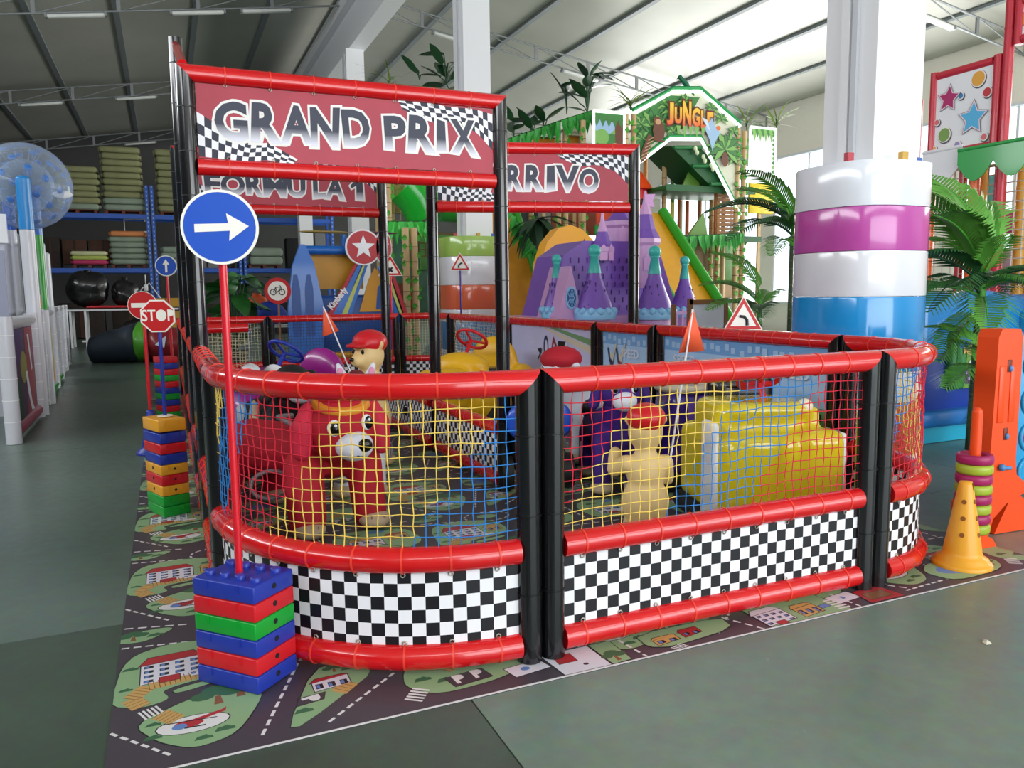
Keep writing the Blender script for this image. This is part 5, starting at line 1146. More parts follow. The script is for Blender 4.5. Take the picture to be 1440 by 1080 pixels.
# blue toy plane playhouse: built like a cabin with rounded tail, nose discs with stars, propeller on top
t = thing('toy_plane_playhouse', 'blue play plane with star discs and rainbow stripes behind the rear fence', 'playhouse', (1.33, 11.3, 0))
M_pb = mat('plane_blue', '1C6BC6', .3, coat=.3); M_pbd = mat('plane_deep_blue', '164F9E', .35); M_py = mat('plane_amber', 'D9981E', .4)
M_cyl = facing((0, 0, 0))
MB().rbox((.35, .1, .95), (1.5, .7, 1.1), .06).build('hull', M_pbd, t)
tl = MB().prism([(-.26, 0), (.30, 0), (.34, 1.0), (.20, 1.75), (.06, 2.06), (-.02, 2.06), (-.16, 1.7), (-.26, 1.0)], -.05, .05, 0, Matrix.Translation((-.55, -.30, .3)) @ Matrix.Rotation(PI / 2, 4, 'X')).build('tail_panel', M_pb, t)
for x in (-.12, .10): MB().prism([(x - .07, .5), (x + .07, .5), (x + .07, 1.3), (x + .03, 1.55), (x - .03, 1.55), (x - .07, 1.3)], .051, .06, 0, Matrix.Translation((-.55, -.30, .3)) @ Matrix.Rotation(PI / 2, 4, 'X')).build('tail_window', M_pbd, tl)
MB().tube([(-.45, -.1, 2.28), (.75, -.1, 2.28)], .08, 10).build('roof_bar', M_pb, t); MB().box((.1, .06, 1.92), (.95, .06, .62)).build('amber_board', M_py, t)
for sx, m, w in ((.0, mat('stripe_red', 'B5202F', .4), .10), (.10, M_pb, .16), (.26, mat('stripe_lime', 'C3CC6A', .4), .10), (.36, M_pb, .08)):
    MB().prism([(-.22 + sx, 1.05), (-.22 + sx + w, 1.05), (.36 + sx * .5 + w * .6, 2.05), (.36 + sx * .5, 2.05)], 0, .05, 0, Matrix.Translation((0, -.30, 0)) @ Matrix.Rotation(PI / 2, 4, 'X')).build('stripe', m, t)
for sx, m in ((.76, M_pb), (.84, mat('stripe_lime', 'C3CC6A', .4)), (.91, mat('stripe_red', 'B5202F', .4))):
    MB().prism([(sx, 2.0), (sx + .09, 2.0), (sx + .42, 1.0), (sx + .32, 1.0)], 0, .06, 0, Matrix.Translation((0, -.28, 0)) @ Matrix.Rotation(PI / 2, 4, 'X')).build('stripe', m, t)
star = [(.1 * (1 if i % 2 == 0 else .42) * math.sin(i * PI / 5), .1 * (1 if i % 2 == 0 else .42) * math.cos(i * PI / 5)) for i in range(10)]
for x, rx, l in ((.50, .30, 1), (.86, .14, 2)):
    M = Matrix.Translation((x, -.37, 2.32)) @ Matrix.Rotation(PI / 2, 4, 'X') @ Matrix.Diagonal((rx / .3, 1, 1, 1))
    d_ = MB().lathe([(.31, -.03), (.31, .02)], 30, 0, M).build('star_disc', M_white, t); MB().lathe([(.285, .02), (.285, .026)], 30, 0, M).build('red_face', mat('disc_red', 'B7222C', .4), d_); MB().prism([(a * 2.1, b * 2.1) for a, b in star], .026, .034, 0, M).build('star', M_white, d_)
MB().prism([(.42, 1.2), (.9, 1.2), (.9, 1.75), (.72, 1.98), (.6, 1.75)], 0, .03, 0, Matrix.Translation((0, -.24, 0)) @ Matrix.Rotation(PI / 2, 4, 'X')).build('window_frame', M_py, t)
MB().prism([(.72, 1.24), (.94, 1.24), (.94, 1.62), (.86, 1.76), (.76, 1.62)], .031, .04, 0, Matrix.Translation((0, -.24, 0)) @ Matrix.Rotation(PI / 2, 4, 'X')).build('window_opening', M_pbd, t)
MB().tube([(.25, .0, 2.2), (.25, .0, 2.56)], .05, 8).build('rotor_mast', M_pb, t)
for c, dx, m in ((0, -.35, mat('rotor_gold', '9C8346', .4)), (0, .55, mat('rotor_plum', '7C3F58', .4))): MB().ell((.25 + dx, 0, 2.60), (.45, .11, .025), 0, 16, 6).build('rotor_blade', m, t)
MB().rbox((.35, -.3, .46), (1.7, .3, .1), .04).build('amber_step', M_py, t); MB().rbox((.35, -.2, .2), (1.6, .5, .38), .05).build('lower_hull', M_yellow, t)
w = MB(); add_text(w, 'Kimberly', .15, Matrix.Translation((.03, -.356, 1.44)) @ Matrix.Rotation(PI / 2, 4, 'X') @ Matrix.Rotation(.87, 4, 'Z'), 0, .006, .8); w.build('lettering', M_white, t)
# traffic sign toys
def tri(t, z, rz, r, glyph):
    def f(t, M):
        T = lambda q: [(q * math.sin(a), q * math.cos(a)) for a in (0, 2 * PI / 3, 4 * PI / 3)]
        o = MB().prism(T(r * 1.06), -.008, .006, 0, M).build('plate', M_signwhite, t); MB().prism(T(r * .98), .006, .0075, 0, M).build('red_border', M_signred, o); MB().prism(T(r * .70), .0075, .009, 0, M).build('white_face', M_signwhite, o)
        b = MB()
        for pts in glyph: b.tube([(x * r, y * r, .011) for x, y in pts], r * .075, 5, 0, True, False, M)
        b.build('symbol', M_blk, o)
    sign_plate(t, z, rz, f)
def road_sign(label, loc, h, pole_m, maker, foot=M_blue):
    t = thing('road_sign', label, 'sign', loc, 0, 'toy road signs'); MB().tube([(0, 0, .05), (0, 0, h)], .016, 8).build('pole', pole_m, t); MB().lathe([(.13, .004), (.12, .05), (.03, .07)], 16).build('foot', foot, t); maker(t); return t
bx_, by_, bz_ = (3.299, 10.050, 1.997)
road_sign('triangular bend ahead sign on a violet pole before the striped column', (bx_, by_, 0), bz_ - .1, M_pcar, lambda t: tri(t, bz_, math.radians(-20), .19, [[(-.15, -.3), (-.13, -.05), (.1, .12), (.2, .1)]]))
cx_, cy_, cz_ = (2.069, 10.050, 1.922)
road_sign('triangular crossing sign on a red pole half behind the black post', (cx_, cy_, 0), cz_ - .1, M_pole, lambda t: tri(t, cz_, math.radians(-20), .22, [[(-.16, -.22), (.16, .1)], [(.16, -.22), (-.16, .1)]]))
def nocyc(t):
    def f(t, M):
        p = MB(); disc(p, .21, .014, 0, M); o = p.build('plate', M_signred, t); MB().lathe([(.155, .007), (.155, .009)], 32, 0, M).build('white_face', M_signwhite, o); b = MB()
        for x in (-.07, .07): b.tube([(x + .045 * math.cos(a), -.02 + .045 * math.sin(a), .011) for a in [2 * PI * i / 16 for i in range(16)]], .007, 4, 0, False, True, M)
        b.tube([(-.07, -.02, .011), (-.03, .05, .011), (.05, .05, .011), (.0, -.02, .011), (-.07, -.02, .011)], .006, 4, 0, True, False, M); b.tube([(.0, -.02, .011), (-.035, .06, .011)], .006, 4, 0, True, False, M); b.tube([(.07, -.02, .011), (.05, .075, .011), (.03, .085, .011)], .006, 4, 0, True, False, M)
        b.build('bicycle_symbol', M_blk, o)
    sign_plate(t, dz_, math.radians(-20), f)
dx_, dy_, dz_ = (0.296, 10.400, 1.579)
road_sign('round no cycling sign with red rim on a wooden pole', (dx_, dy_, 0), dz_ - .1, M_wood, nocyc)
ex_, ey_, ez_ = (2.860, 2.275, 1.273)
road_sign('triangular bend sign on a red pole at the right fence', (ex_, ey_, 0), ez_ - .08, M_pole, lambda t: tri(t, ez_, math.radians(-26), .17, [[(.18, -.32), (.16, -.05), (.02, .1), (-.18, .12)]]))
t = thing('side_table', 'white table with colourful odds and ends left of the blue plane', 'table', (1.15, 15.2, 0)); MB().rbox((0, 0, .84), (2.6, .7, .05), .015).build('tabletop', M_wpaint, t)
for x in (-1.2, 1.2):
    for y in (-.28, .28): MB().box((x, y, .41), (.05, .05, .81)).build('leg', M_wpaint, t)
sack('royal blue cloth bundle on the white side table', (.75, 15.15, .867), (.45, .3, .45), mat('royal_cloth', '1F3FA8', .6), 11); sack('orange and red cloth bundle on the white side table', (.45, 15.3, .867), (.35, .25, .6), mat('orange_cloth', 'C8552A', .6), 12); sack('dark red cloth bundle on the white side table', (1.6, 15.2, .867), (.4, .25, .5), mat('dark_red_cloth', '7A1C24', .6), 13)
t = thing('hanging_card', 'white printed card clipped to the white far column', 'card', (3.62, 19.62, 2.1)); MB().box((0, 0, 0), (.55, .02, .5)).build('card', M_palew, t); MB().lathe([(.06, 0), (.06, .01)], 14, 0, Matrix.Translation((.1, -.011, .08)) @ Matrix.Rotation(PI / 2, 4, 'X')).build('emblem', M_navyprint, t); MB().rbox((0, 0, .34), (.5, .06, .14), .04).build('green_clip', M_greenp, t)
# ---------------------------------------------------------------- jungle play frame
JY = 11.5
M_bam = mat('bamboo_sleeve', 'C7A878', .5, var=.12, vscale=3); M_bamd = mat('bamboo_knot', '7A6238', .6)
def bamboo(name, label, x, y, z0, z1, r=.055, cat='post', group='bamboo wrapped posts of the jungle frame', vine=False):
    t = thing(name, label, cat, (x, y, z0), 0, group)
    MB().tube([(0, 0, .004), (0, 0, z1 - z0)], r, 12).build('sleeve', M_bam, t); k = MB()
    for i in range(int((z1 - z0) / .28)): ring(k, Vector((0, 0, .15 + i * .28)), Vector((0, 0, 1)), r + .006, .018, 12)
    tag(k.build('knots', M_bamd, t), kind='stuff')
    if vine:
        rnd = random.Random(int(x * 50)); v = MB()
        for i in range(int((z1 - z0) / .16)):
            a = rnd.uniform(PI, 2 * PI); z = i * .16; c = Vector((r * 1.15 * math.cos(a), r * 1.15 * math.sin(a), z)); s_ = .06
            v.add([c + Vector((-s_, 0, 0)), c + Vector((0, -.03, -s_ * 1.2)), c + Vector((s_, 0, 0)), c + Vector((0, -.03, s_))], [(0, 1, 2, 3)], 0)
        tag(v.build('vine_leaves', M_lgreen, t), kind='stuff')
    return t
posts = [((7.520, 11.500, 4.567), 5.12, 'left bamboo post of the jungle sign, outer one'), ((7.710, 11.500, 4.579), 5.15, 'left bamboo post of the jungle sign, inner one'), ((10.410, 11.500, 4.446), 5.05, 'right bamboo post of the jungle sign, inner one'), ((10.588, 11.500, 4.456), 5.0, 'right bamboo post of the jungle sign, outer one'),
         ((9.244, 12.600, 3.600), 4.4, 'bamboo post in the middle of the jungle frame'), ((10.432, 12.400, 2.803), 3.6, 'bamboo post right of the slide, left of a pair'), ((10.617, 12.400, 2.807), 3.6, 'bamboo post right of the slide, right of a pair'), ((6.682, 11.800, 4.708), 5.0, 'bamboo post left of the tree picture panel'), ((6.480, 12.200, 4.695), 4.9, 'bamboo post with the leaf garland, right of three'), ((6.313, 12.200, 4.684), 4.85, 'bamboo post with the leaf garland, middle of three'), ((6.381, 13.700, 4.879), 4.9, 'bamboo post left in the jungle frame above the arrivo banner')]
for (p, zt, l) in posts: bamboo('bamboo_post', l, p[0], p[1], 0, zt, vine=p[0] > 10.2 or p[0] < 8)
M_slat = mat('brown_slat', '9A6A3E', .6, var=.2); M_glow = mat('pale_green_light_strip', 'E4F6E8', .3, emit=1.6)
# sign arch with its printed picture
t = thing('jungle_sign', 'arched JUNGLE sign panel with palms between the bamboo posts', 'sign', (0, JY, 0))
ox = [(7.671, 11.500, 5.148), (8.670, 11.500, 5.676), (9.365, 11.500, 5.737), (10.452, 11.500, 5.091), (10.504, 11.500, 3.180), (9.403, 11.500, 4.748), (8.593, 11.500, 4.694), (7.679, 11.500, 4.059)]
MP = Matrix.Rotation(PI / 2, 4, 'X')                                   # x right, y up, print side towards the gate (-y)
op = [(p[0], p[2]) for p in ox]
MB().prism(op, -.03, .0, 0, MP).build('panel', mat('jungle_print_ground', 'D9DBC4', .5, var=.05), t)
def strip(pts, w, m, nm):
    for i in range(len(pts) - 1): MB().tube([(pts[i][0], -.02, pts[i][1]), (pts[i + 1][0], -.02, pts[i + 1][1])], w, 6).build(nm, m, t)
strip(op[0:4], .035, M_glow, 'light_strip'); strip(op[4:8], .035, M_glow, 'light_strip'); strip([(p[0], p[1] + .075) for p in op[0:4]], .04, mat('green_edge', '17934A', .4), 'green_edge'); strip([(p[0], p[1] + .07) for p in op[4:8]], .03, mat('green_edge', '17934A', .4), 'green_edge')
mb = MB(); PM = [mat('jungle_green_print', '3E7F3E', .5), mat('jungle_light_green_print', '7DB25A', .5), mat('jungle_dark_print', '1F3F26', .5), mat('jungle_brown_print', '6B3E2A', .5), mat('jungle_tan_print', 'C79A74', .5), M_palew, mat('jungle_blue_print', '9FC0E0', .5), mat('jungle_orange_print', 'E0703A', .5)]
lay = [0.001]
def jpoly(pts, mi): lay[0] += .00022; mb.poly([(x, y, lay[0]) for x, y in pts], mi, MP)
def palm_print(x, y, s, n=9, mi=(0, 1), seed=1):
    rnd = random.Random(seed)
    for i in range(n):
        a = -.5 + i * (PI + 1.0) / (n - 1); L_ = s * rnd.uniform(.75, 1.1); dx, dy = math.cos(a), math.sin(a); px_, py_ = -dy, dx; w = s * .17
        jpoly([(x, y), (x + dx * L_ * .5 + px_ * w, y + dy * L_ * .5 + py_ * w), (x + dx * L_, y + dy * L_ - s * .2), (x + dx * L_ * .5 - px_ * w, y + dy * L_ * .5 - py_ * w)], 2); 
        jpoly([(x + dx * .01, y), (x + dx * L_ * .5 + px_ * w * .8, y + dy * L_ * .5 + py_ * w * .8), (x + dx * L_ * .95, y + dy * L_ * .95 - s * .19), (x + dx * L_ * .5 - px_ * w * .8, y + dy * L_ * .5 - py_ * w * .8)], mi[i % 2])
x0, x1 = op[0][0], op[3][0]
jpoly([(x0 + .03, 4.16), (x0 + .03, 5.10), (x0 + .95, 5.6), (x0 + 1.7, 5.62), (x0 + 1.25, 4.92), (x0 + .95, 4.9), (x0 + .80, 4.82)], 0)
for k, (x, y, s) in enumerate(((.85, 5.35, .3), (1.1, 5.1, .26), (.45, 4.95, .42), (.25, 4.65, .3), (.7, 5.0, .3), (.95, 5.25, .28), (.2, 4.95, .26), (1.3, 5.5, .24), (1.0, 4.85, .22))): palm_print(x0 + x, y, s, 9, (0, 1), k)
for k, (x, y, s) in enumerate(((2.0, 5.42, .2), (2.25, 5.2, .2), (2.6, 4.95, .22), (2.1, 4.55, .32), (2.65, 4.4, .3), (2.5, 4.7, .3))): palm_print(x0 + x, y, s, 9, (1, 0), k + 20)
jpoly([(x0 + .18, 4.15), (x0 + .32, 4.27), (x0 + .45, 4.72), (x0 + .36, 4.75), (x0 + .2, 4.4)], 3)
for k in range(6): jpoly([(x0 + .16 + k * .04, 4.22 + k * .08), (x0 + .34 + k * .035, 4.3 + k * .08), (x0 + .34 + k * .035, 4.32 + k * .08), (x0 + .16 + k * .04, 4.24 + k * .08)], 4)
jpoly(el(x0 + .62, 4.84, .15, .21), 3); jpoly(el(x0 + .58, 5.04, .10, .09), 3); jpoly(el(x0 + .6, 5.02, .07, .06), 4); jpoly([(x0 + .5, 4.7), (x0 + .78, 4.64), (x0 + .74, 4.6), (x0 + .48, 4.64)], 3)     # a brown monkey on the palm
palm_print(x0 + 2.35, 4.55, .5, 11, (1, 0), 9); jpoly(el(x0 + 2.35, 4.35, .09, .16), 3)
jpoly([(x0 + 1.78, 4.98), (x0 + 1.98, 5.2), (x0 + 2.05, 5.05), (x0 + 2.2, 4.9), (x0 + 2.08, 4.72), (x0 + 2.0, 4.5), (x0 + 1.92, 4.75)], 6); jpoly([(x0 + 1.7, 5.2), (x0 + 1.85, 5.0), (x0 + 1.95, 4.9), (x0 + 1.85, 5.15)], 5); jpoly(el(x0 + 2.15, 5.0, .06, .05), 7)     # a pale blue bird
for k in range(5): jpoly([(x0 + 1.05 + k * .16, 4.98), (x0 + 1.17 + k * .16, 4.98), (x0 + 1.1 + k * .16, 4.78 - .05 * (k % 2))], 1)
mb.build('printed_picture', PM, t)
def sunset_letters():
    m = bpy.data.materials.new('sunset_letter_print'); m.use_nodes = True; nt = m.node_tree; b = nt.nodes['Principled BSDF']; tc = nt.nodes.new('ShaderNodeTexCoord'); sp = nt.nodes.new('ShaderNodeSeparateXYZ'); r = nt.nodes.new('ShaderNodeValToRGB')
    nt.links.new(tc.outputs['Generated'], sp.inputs[0]); nt.links.new(sp.outputs['Z'], r.inputs['Fac']); nt.links.new(r.outputs['Color'], b.inputs['Base Color']); e = r.color_ramp.elements; e[0].position = .15; e[0].color = rgb('E8502C') + (1,); e[1].position = .75; e[1].color = rgb('F5C83A') + (1,); return m
ju, jo = MB(), MB(); xs_ = op[0][0] + .82
for k, (ch, w_, y0, y1) in enumerate((('J', .17, 4.98, 5.44), ('U', .19, 5.02, 5.36), ('N', .22, 4.98, 5.50), ('G', .21, 4.99, 5.38), ('L', .14, 4.95, 5.34), ('E', .17, 4.88, 5.32))):
    for off, tgt, z in ((.05, ju, .060 + k * .0005), (.12, jo, .054 + k * .0005)):
        v0, f0 = text_mesh(ch, 1.0, .05); ax, bx_, ay, by_ = min(v[0] for v in v0), max(v[0] for v in v0), min(v[1] for v in v0), max(v[1] for v in v0)
        vv, ff = text_mesh(ch, 1.0, off); tgt.add([(xs_ + (v[0] - ax) / (bx_ - ax) * w_, y0 + (v[1] - ay) / (by_ - ay) * (y1 - y0), z) for v in vv], ff, 0, False, MP)
    xs_ += w_ + .02
jo.build('letter_outlines', mat('letter_brown_print', '6A2A18', .5), t); ju.build('letters', sunset_letters(), t)
# side pictures
t = thing('tree_picture_panel', 'picture panel with a tree and blue sky left of the jungle sign', 'picture panel', (0, JY, 0)); a_, b_ = (6.746, 11.500, 4.433), (7.466, 11.500, 5.132)
MB().box(((a_[0] + b_[0]) / 2, 0, (a_[2] - .6 + b_[2]) / 2), (b_[0] - a_[0], .04, b_[2] - a_[2] + .6)).build('panel', mat('sky_print', '9DBFE0', .5), t); mb = MB(); lay[0] = .0215; z_ = a_[2]
jpoly([(a_[0], z_ - .6), (b_[0], z_ - .6), (b_[0], z_ + .35), (a_[0] + .6, z_ + .45), (a_[0] + .3, z_ + .2), (a_[0], z_ + .35)], 1); jpoly(el(a_[0] + .4, z_ + .02, .34, .26), 0); jpoly(el(a_[0] + .2, z_ + .2, .16, .16), 1); jpoly([(b_[0] - .2, z_ - .6), (b_[0], z_ - .6), (b_[0], b_[2] - .1), (b_[0] - .6, b_[2] - .15), (b_[0] - .22, z_ + .5)], 3)
for x in (.1, .3, .5, .7, .9): jpoly([(a_[0] + x * (b_[0] - a_[0]) - .14, b_[2]), (a_[0] + x * (b_[0] - a_[0]) + .14, b_[2]), (a_[0] + x * (b_[0] - a_[0]), b_[2] - .3)], 0)
jpoly(el(a_[0] + .5, z_ - .02, .1, .12), 4); mb.build('printed_picture', PM, t)
for q in (a_[0], b_[0]): MB().tube([(q, -.02, z_ - .6), (q, -.02, b_[2])], .03, 6).build('light_strip', M_glow, t)
MB().tube([(a_[0], -.02, b_[2]), (b_[0], -.02, b_[2])], .035, 6).build('light_strip', M_glow, t)
t = thing('leaf_picture_panel', 'white picture panel with a leaf border right of the jungle sign', 'picture panel', (0, JY, 0)); a_, b_ = (10.744, 11.500, 3.906), (11.458, 11.500, 5.101)
MB().box(((a_[0] + b_[0]) / 2, 0, (a_[2] + b_[2]) / 2), (b_[0] - a_[0], .04, b_[2] - a_[2])).build('panel', mat('bright_white_print', 'F4F6F4', .5), t); mb = MB(); lay[0] = .0215
for i in range(9): x = a_[0] + (i + .5) * (b_[0] - a_[0]) / 9; jpoly([(x - .08, b_[2] - .02), (x + .08, b_[2] - .02), (x, b_[2] - .22 - .08 * (i % 2))], i % 2)
for i in range(12): y = a_[2] + (i + .5) * (b_[2] - a_[2]) / 12; jpoly([(b_[0] - .01, y - .06), (b_[0] - .01, y + .06), (b_[0] - .1, y)], i % 2)
mb.build('printed_picture', PM, t)
for p, q in (((a_[0], a_[2]), (a_[0], b_[2])), ((a_[0], b_[2]), (b_[0], b_[2])), ((b_[0], b_[2]), (b_[0], a_[2])), ((a_[0], a_[2]), (b_[0], a_[2]))): MB().tube([(p[0], -.02, p[1]), (q[0], -.02, q[1])], .03, 6).build('light_strip', M_glow, t)
# leaf garlands: strips of hanging green tongues
M_gar = mat('garland_green', '2E9A34', .45, var=.2, vscale=9)
def garland(label, p, q, h=.32, n=None, m=M_gar, lean=0.0):
    p, q = Vector(p), Vector(q); L_ = (q - p).length; n = n or int(L_ / .09)
    t = thing('leaf_garland', label, 'garland', p, 0, 'green leaf garlands of the jungle frame'); rnd = random.Random(int(L_ * 999)); d = (q - p).normalized(); s_ = d.cross(Vector((0, 0, 1))).normalized() * -1
    if s_.y > 0: s_ = -s_
    MB().tube([(0, 0, 0), q - p], .02, 6).build('cord', M_dgreen, t)
    me = MB().add([(-.05, 0, 0), (.05, 0, 0), (.06, -.02, -.5), (.0, -.03, -1), (-.06, -.02, -.5), (0, .012, -.5)], [(0, 5, 4), (0, 1, 5), (1, 2, 5), (5, 2, 3), (5, 3, 4)], 0).mesh('leaf', m)
    for i in range(n):
        o = link('leaf', me, t, (q - p) * ((i + .5) / n) + s_ * (.02 + .025 * (i % 2)), (rnd.uniform(-.15, .15), rnd.uniform(-.25, .25) + lean, math.atan2(d.y, d.x) + rnd.uniform(-.3, .3)), (1.0, 1.0, h * rnd.uniform(.8, 1.15)))
    return t
garland('green leaf garland rising along the top left of the jungle frame', (5.164, 12.200, 4.594), (6.265, 12.200, 5.011)); garland('green leaf garland on top of the bamboo trio', (6.163, 12.000, 4.964), (6.940, 11.900, 5.230), .4)
garland('green leaf garland on the beam right of the yellow slide', (8.464, 11.200, 2.622), (10.343, 11.200, 2.747), .36); garland('leaf garland along the left orange slide', (5.176, 12.200, 3.179), (6.079, 12.200, 1.998), .42, None, M_gar, .5); garland('bright leaf garland under the green tube behind the gate', (2.498, 12.000, 2.866), (3.399, 12.000, 2.889), .42, None, mat('bright_garland_green', '34C03C', .4))
# decks, sloping roof and soft shapes
t = thing('green_ramp', 'dark green sloping ramp underside beneath the jungle arch', 'ramp', (0, 0, 0)); c = [(8.715, 11.620, 4.591), (9.439, 11.620, 4.636), (10.507, 11.620, 3.818), (9.801, 11.620, 3.788)]
r_ = MB(); b0 = [Vector(p) for p in c]; r_.add(b0 + [p + Vector((0, 1.2, .12)) for p in b0], [(0, 1, 2, 3), (7, 6, 5, 4), (0, 4, 5, 1), (1, 5, 6, 2), (2, 6, 7, 3), (3, 7, 4, 0)]); r_.build('board', mat('ramp_green', '14572A', .5), t)
for f in (.05, .5, .95):
    p, q = b0[0].lerp(b0[3], f), b0[1].lerp(b0[2], f); MB().tube([p + Vector((0, -.04, 0)), q + Vector((0, -.04, 0))], .045, 6).build('rib', mat('rib_green', '1C6E38', .5), t)
fl = MB()
for i in range(9):
    p = b0[1].lerp(b0[2], .1 + i * .1) + Vector((-.25 - .06 * (i % 2), -.09, 0)); fl.ell(p, (.05, .03, .06), 0, 8, 5)
tag(fl.build('leaf_dots', mat('pale_leaf', 'D6DDB8', .5), t), kind='stuff')
def deck(label, p, q, y0, y1, z, th=.1, m=None):
    t = thing('deck', label, 'deck', ((p + q) / 2, (y0 + y1) / 2, z)); MB().rbox((0, 0, -th / 2), (q - p, y1 - y0, th), .03).build('board', m or mat('deck_green', '1F6B33', .5), t); MB().box((0, -(y1 - y0) / 2 - .012, -th / 2), (q - p, .02, th * 1.3)).build('edge', mat('deck_edge', '17582A', .5), t); return t
xa, _, za = (8.656, 11.700, 3.659); xb, _, zb = (10.095, 11.700, 3.904)
deck('upper green deck of the jungle frame under the arch', xa, xb + 1.0, 11.7, 13.2, (za + zb) / 2 + .0)
xa2, _, za2 = (8.553, 11.300, 2.630); xb2, _, zb2 = (10.349, 11.300, 2.723)
deck('lower green deck of the jungle frame behind the slide', xa2, xb2 + .6, 11.3, 13.2, (za2 + zb2) / 2)
def prism_block(label, x0, x1, z0, z1, y, m1, m2):
    t = thing('soft_block', label, 'soft block', (x0, y, z0), 0, 'soft triangular blocks of the jungle frame'); w, h = x1 - x0, z1 - z0
    MB().prism([(0, 0), (w * .55, 0), (w * .42, h)], -.03, .0, 0, MP).build('end_face', m1, t)
    MB().add([(w * .42, 0, h), (w * .55, 0, 0), (w, .7, 0), (w * .85, .7, h)], [(0, 1, 2, 3)]).add([(0, 0, 0), (w * .42, 0, h), (w * .85, .7, h), (w * .4, .7, 0)], [(3, 2, 1, 0)]).build('slope', m2, t)
q = (9.169, 11.900, 3.796); q2 = (9.889, 11.900, 4.387); prism_block('orange and green triangular block on the upper deck', q[0], q2[0] + .3, za + .02, q2[2] + .1, 11.9, mat('block_green', '5C8A2E', .45), mat('block_orange', 'E0502A', .45))
q = (9.083, 11.500, 2.744); q2 = (9.914, 11.500, 3.147); prism_block('amber triangular block on the lower deck', q[0], q2[0] + .2, za2 + .02, q2[2] + .05, 11.5, mat('block_green', '5C8A2E', .45), mat('block_amber', 'D78F2A', .45))
t = thing('slatted_screen', 'brown slatted screen at the right of the jungle frame', 'screen', (0, 11.9, 0)); p = (10.181, 11.900, 2.763); q = (10.739, 11.900, 3.863); n = 12
MB().tube([((p[0] + q[0]) / 2, .1, .004), ((p[0] + q[0]) / 2, .1, q[2])], .05, 8).build('bamboo_leg', M_bam, t)
for i in range(n): MB().box(((p[0] + q[0]) / 2, 0, p[2] + (q[2] - p[2]) * (i + .5) / n), (q[0] - p[0], .03, (q[2] - p[2]) / n * .8)).build('slat', M_slat, t)
MB().box((p[0], .03, (p[2] + q[2]) / 2), (.06, .06, q[2] - p[2] + .1)).build('stile', M_slat, t); MB().box((q[0], .03, (p[2] + q[2]) / 2), (.06, .06, q[2] - p[2] + .1)).build('stile', M_slat, t)
t = thing('slatted_screen', 'white louvred screen above the orange board at the left of the jungle frame', 'screen', (0, 12.4, 0)); p = (6.620, 12.400, 4.813); q = (6.981, 12.400, 5.103)
for x in (p[0], q[0]): MB().tube([(x, .06, .004), (x, .06, q[2])], .05, 8).build('bamboo_leg', M_bam, t)
for i in range(5): MB().box(((p[0] + q[0]) / 2, 0, p[2] + (q[2] - p[2]) * (i + .5) / 5), (q[0] - p[0], .03, (q[2] - p[2]) / 5 * .8)).build('slat', mat('pale_slat', 'D9CDB8', .5), t)
MB().box(((p[0] + q[0]) / 2, .03, p[2]), (q[0] - p[0], .03, .05)).build('stile', M_slat, t)
def board_(label, p, q, y, h, m, d=.06):
    t = thing('padded_board', label, 'padding', ((p[0] + q[0]) / 2, y, (p[2] + q[2]) / 2), 0, 'padded boards of the jungle frame'); MB().rbox((0, 0, 0), (abs(q[0] - p[0]), d, abs(q[2] - p[2])), .025).build('pad', m, t); MB().box((0, 0, abs(q[2] - p[2]) / 2 + .015), (abs(q[0] - p[0]), d * .8, .04)).build('cap_rail', M_bamd, t); hh = (p[2] + q[2]) / 2; MB().box((0, .05, -hh / 2 + .002), (.08, .05, hh)).build('support_post', M_bam, t)
board_('orange padded board above the left part of the arrivo banner', (5.876, 12.500, 4.112), (6.383, 12.500, 4.727), 12.5, 0, mat('board_orange', 'DB8B1F', .45)); board_('orange padded board beside the tree picture', (6.687, 12.500, 4.095), (7.053, 12.500, 4.861), 12.5, 0, mat('board_orange', 'DB8B1F', .45))
for l, p, q, h in (('slim orange padded upright left of the middle bamboo post', (9.253, 13.400, 3.356), (9.242, 13.400, 4.600), 'DF8A34'), ('slim yellow padded upright right of the middle bamboo post', (10.036, 13.400, 2.953), (10.026, 13.400, 3.633), 'E3C14B'), ('slim green padded upright above the lower deck', (10.267, 13.400, 2.906), (10.255, 13.400, 3.658), '4F7F36'), ('slim rust padded upright above the lower deck', (10.478, 13.400, 2.910), (10.465, 13.400, 3.665), 'BF5F38'), ('brown padded upright near the pair of bamboo posts', (10.857, 13.400, 3.230), (10.841, 13.400, 4.056), '8F6B42'), ('green padded upright below the arch left', (10.041, 13.400, 4.022), (10.030, 13.400, 4.811), '4F7F36'), ('rust padded upright below the arch', (10.246, 13.400, 4.234), (10.237, 13.400, 4.823), 'BF5F38')):
    t = thing('padded_upright', l, 'post', (p[0], p[1], 0), 0, 'slim padded uprights'); p = (p[0], p[1], 0); MB().tube([(0, 0, .004), (0, 0, q[2] - p[2])], .05, 8).build('sleeve', mat('upright_' + h, h, .45), t); MB().ell((0, 0, q[2] - p[2]), (.05, .05, .04), 0, 8, 5).build('cap', mat('upright_' + h, h, .45), t)
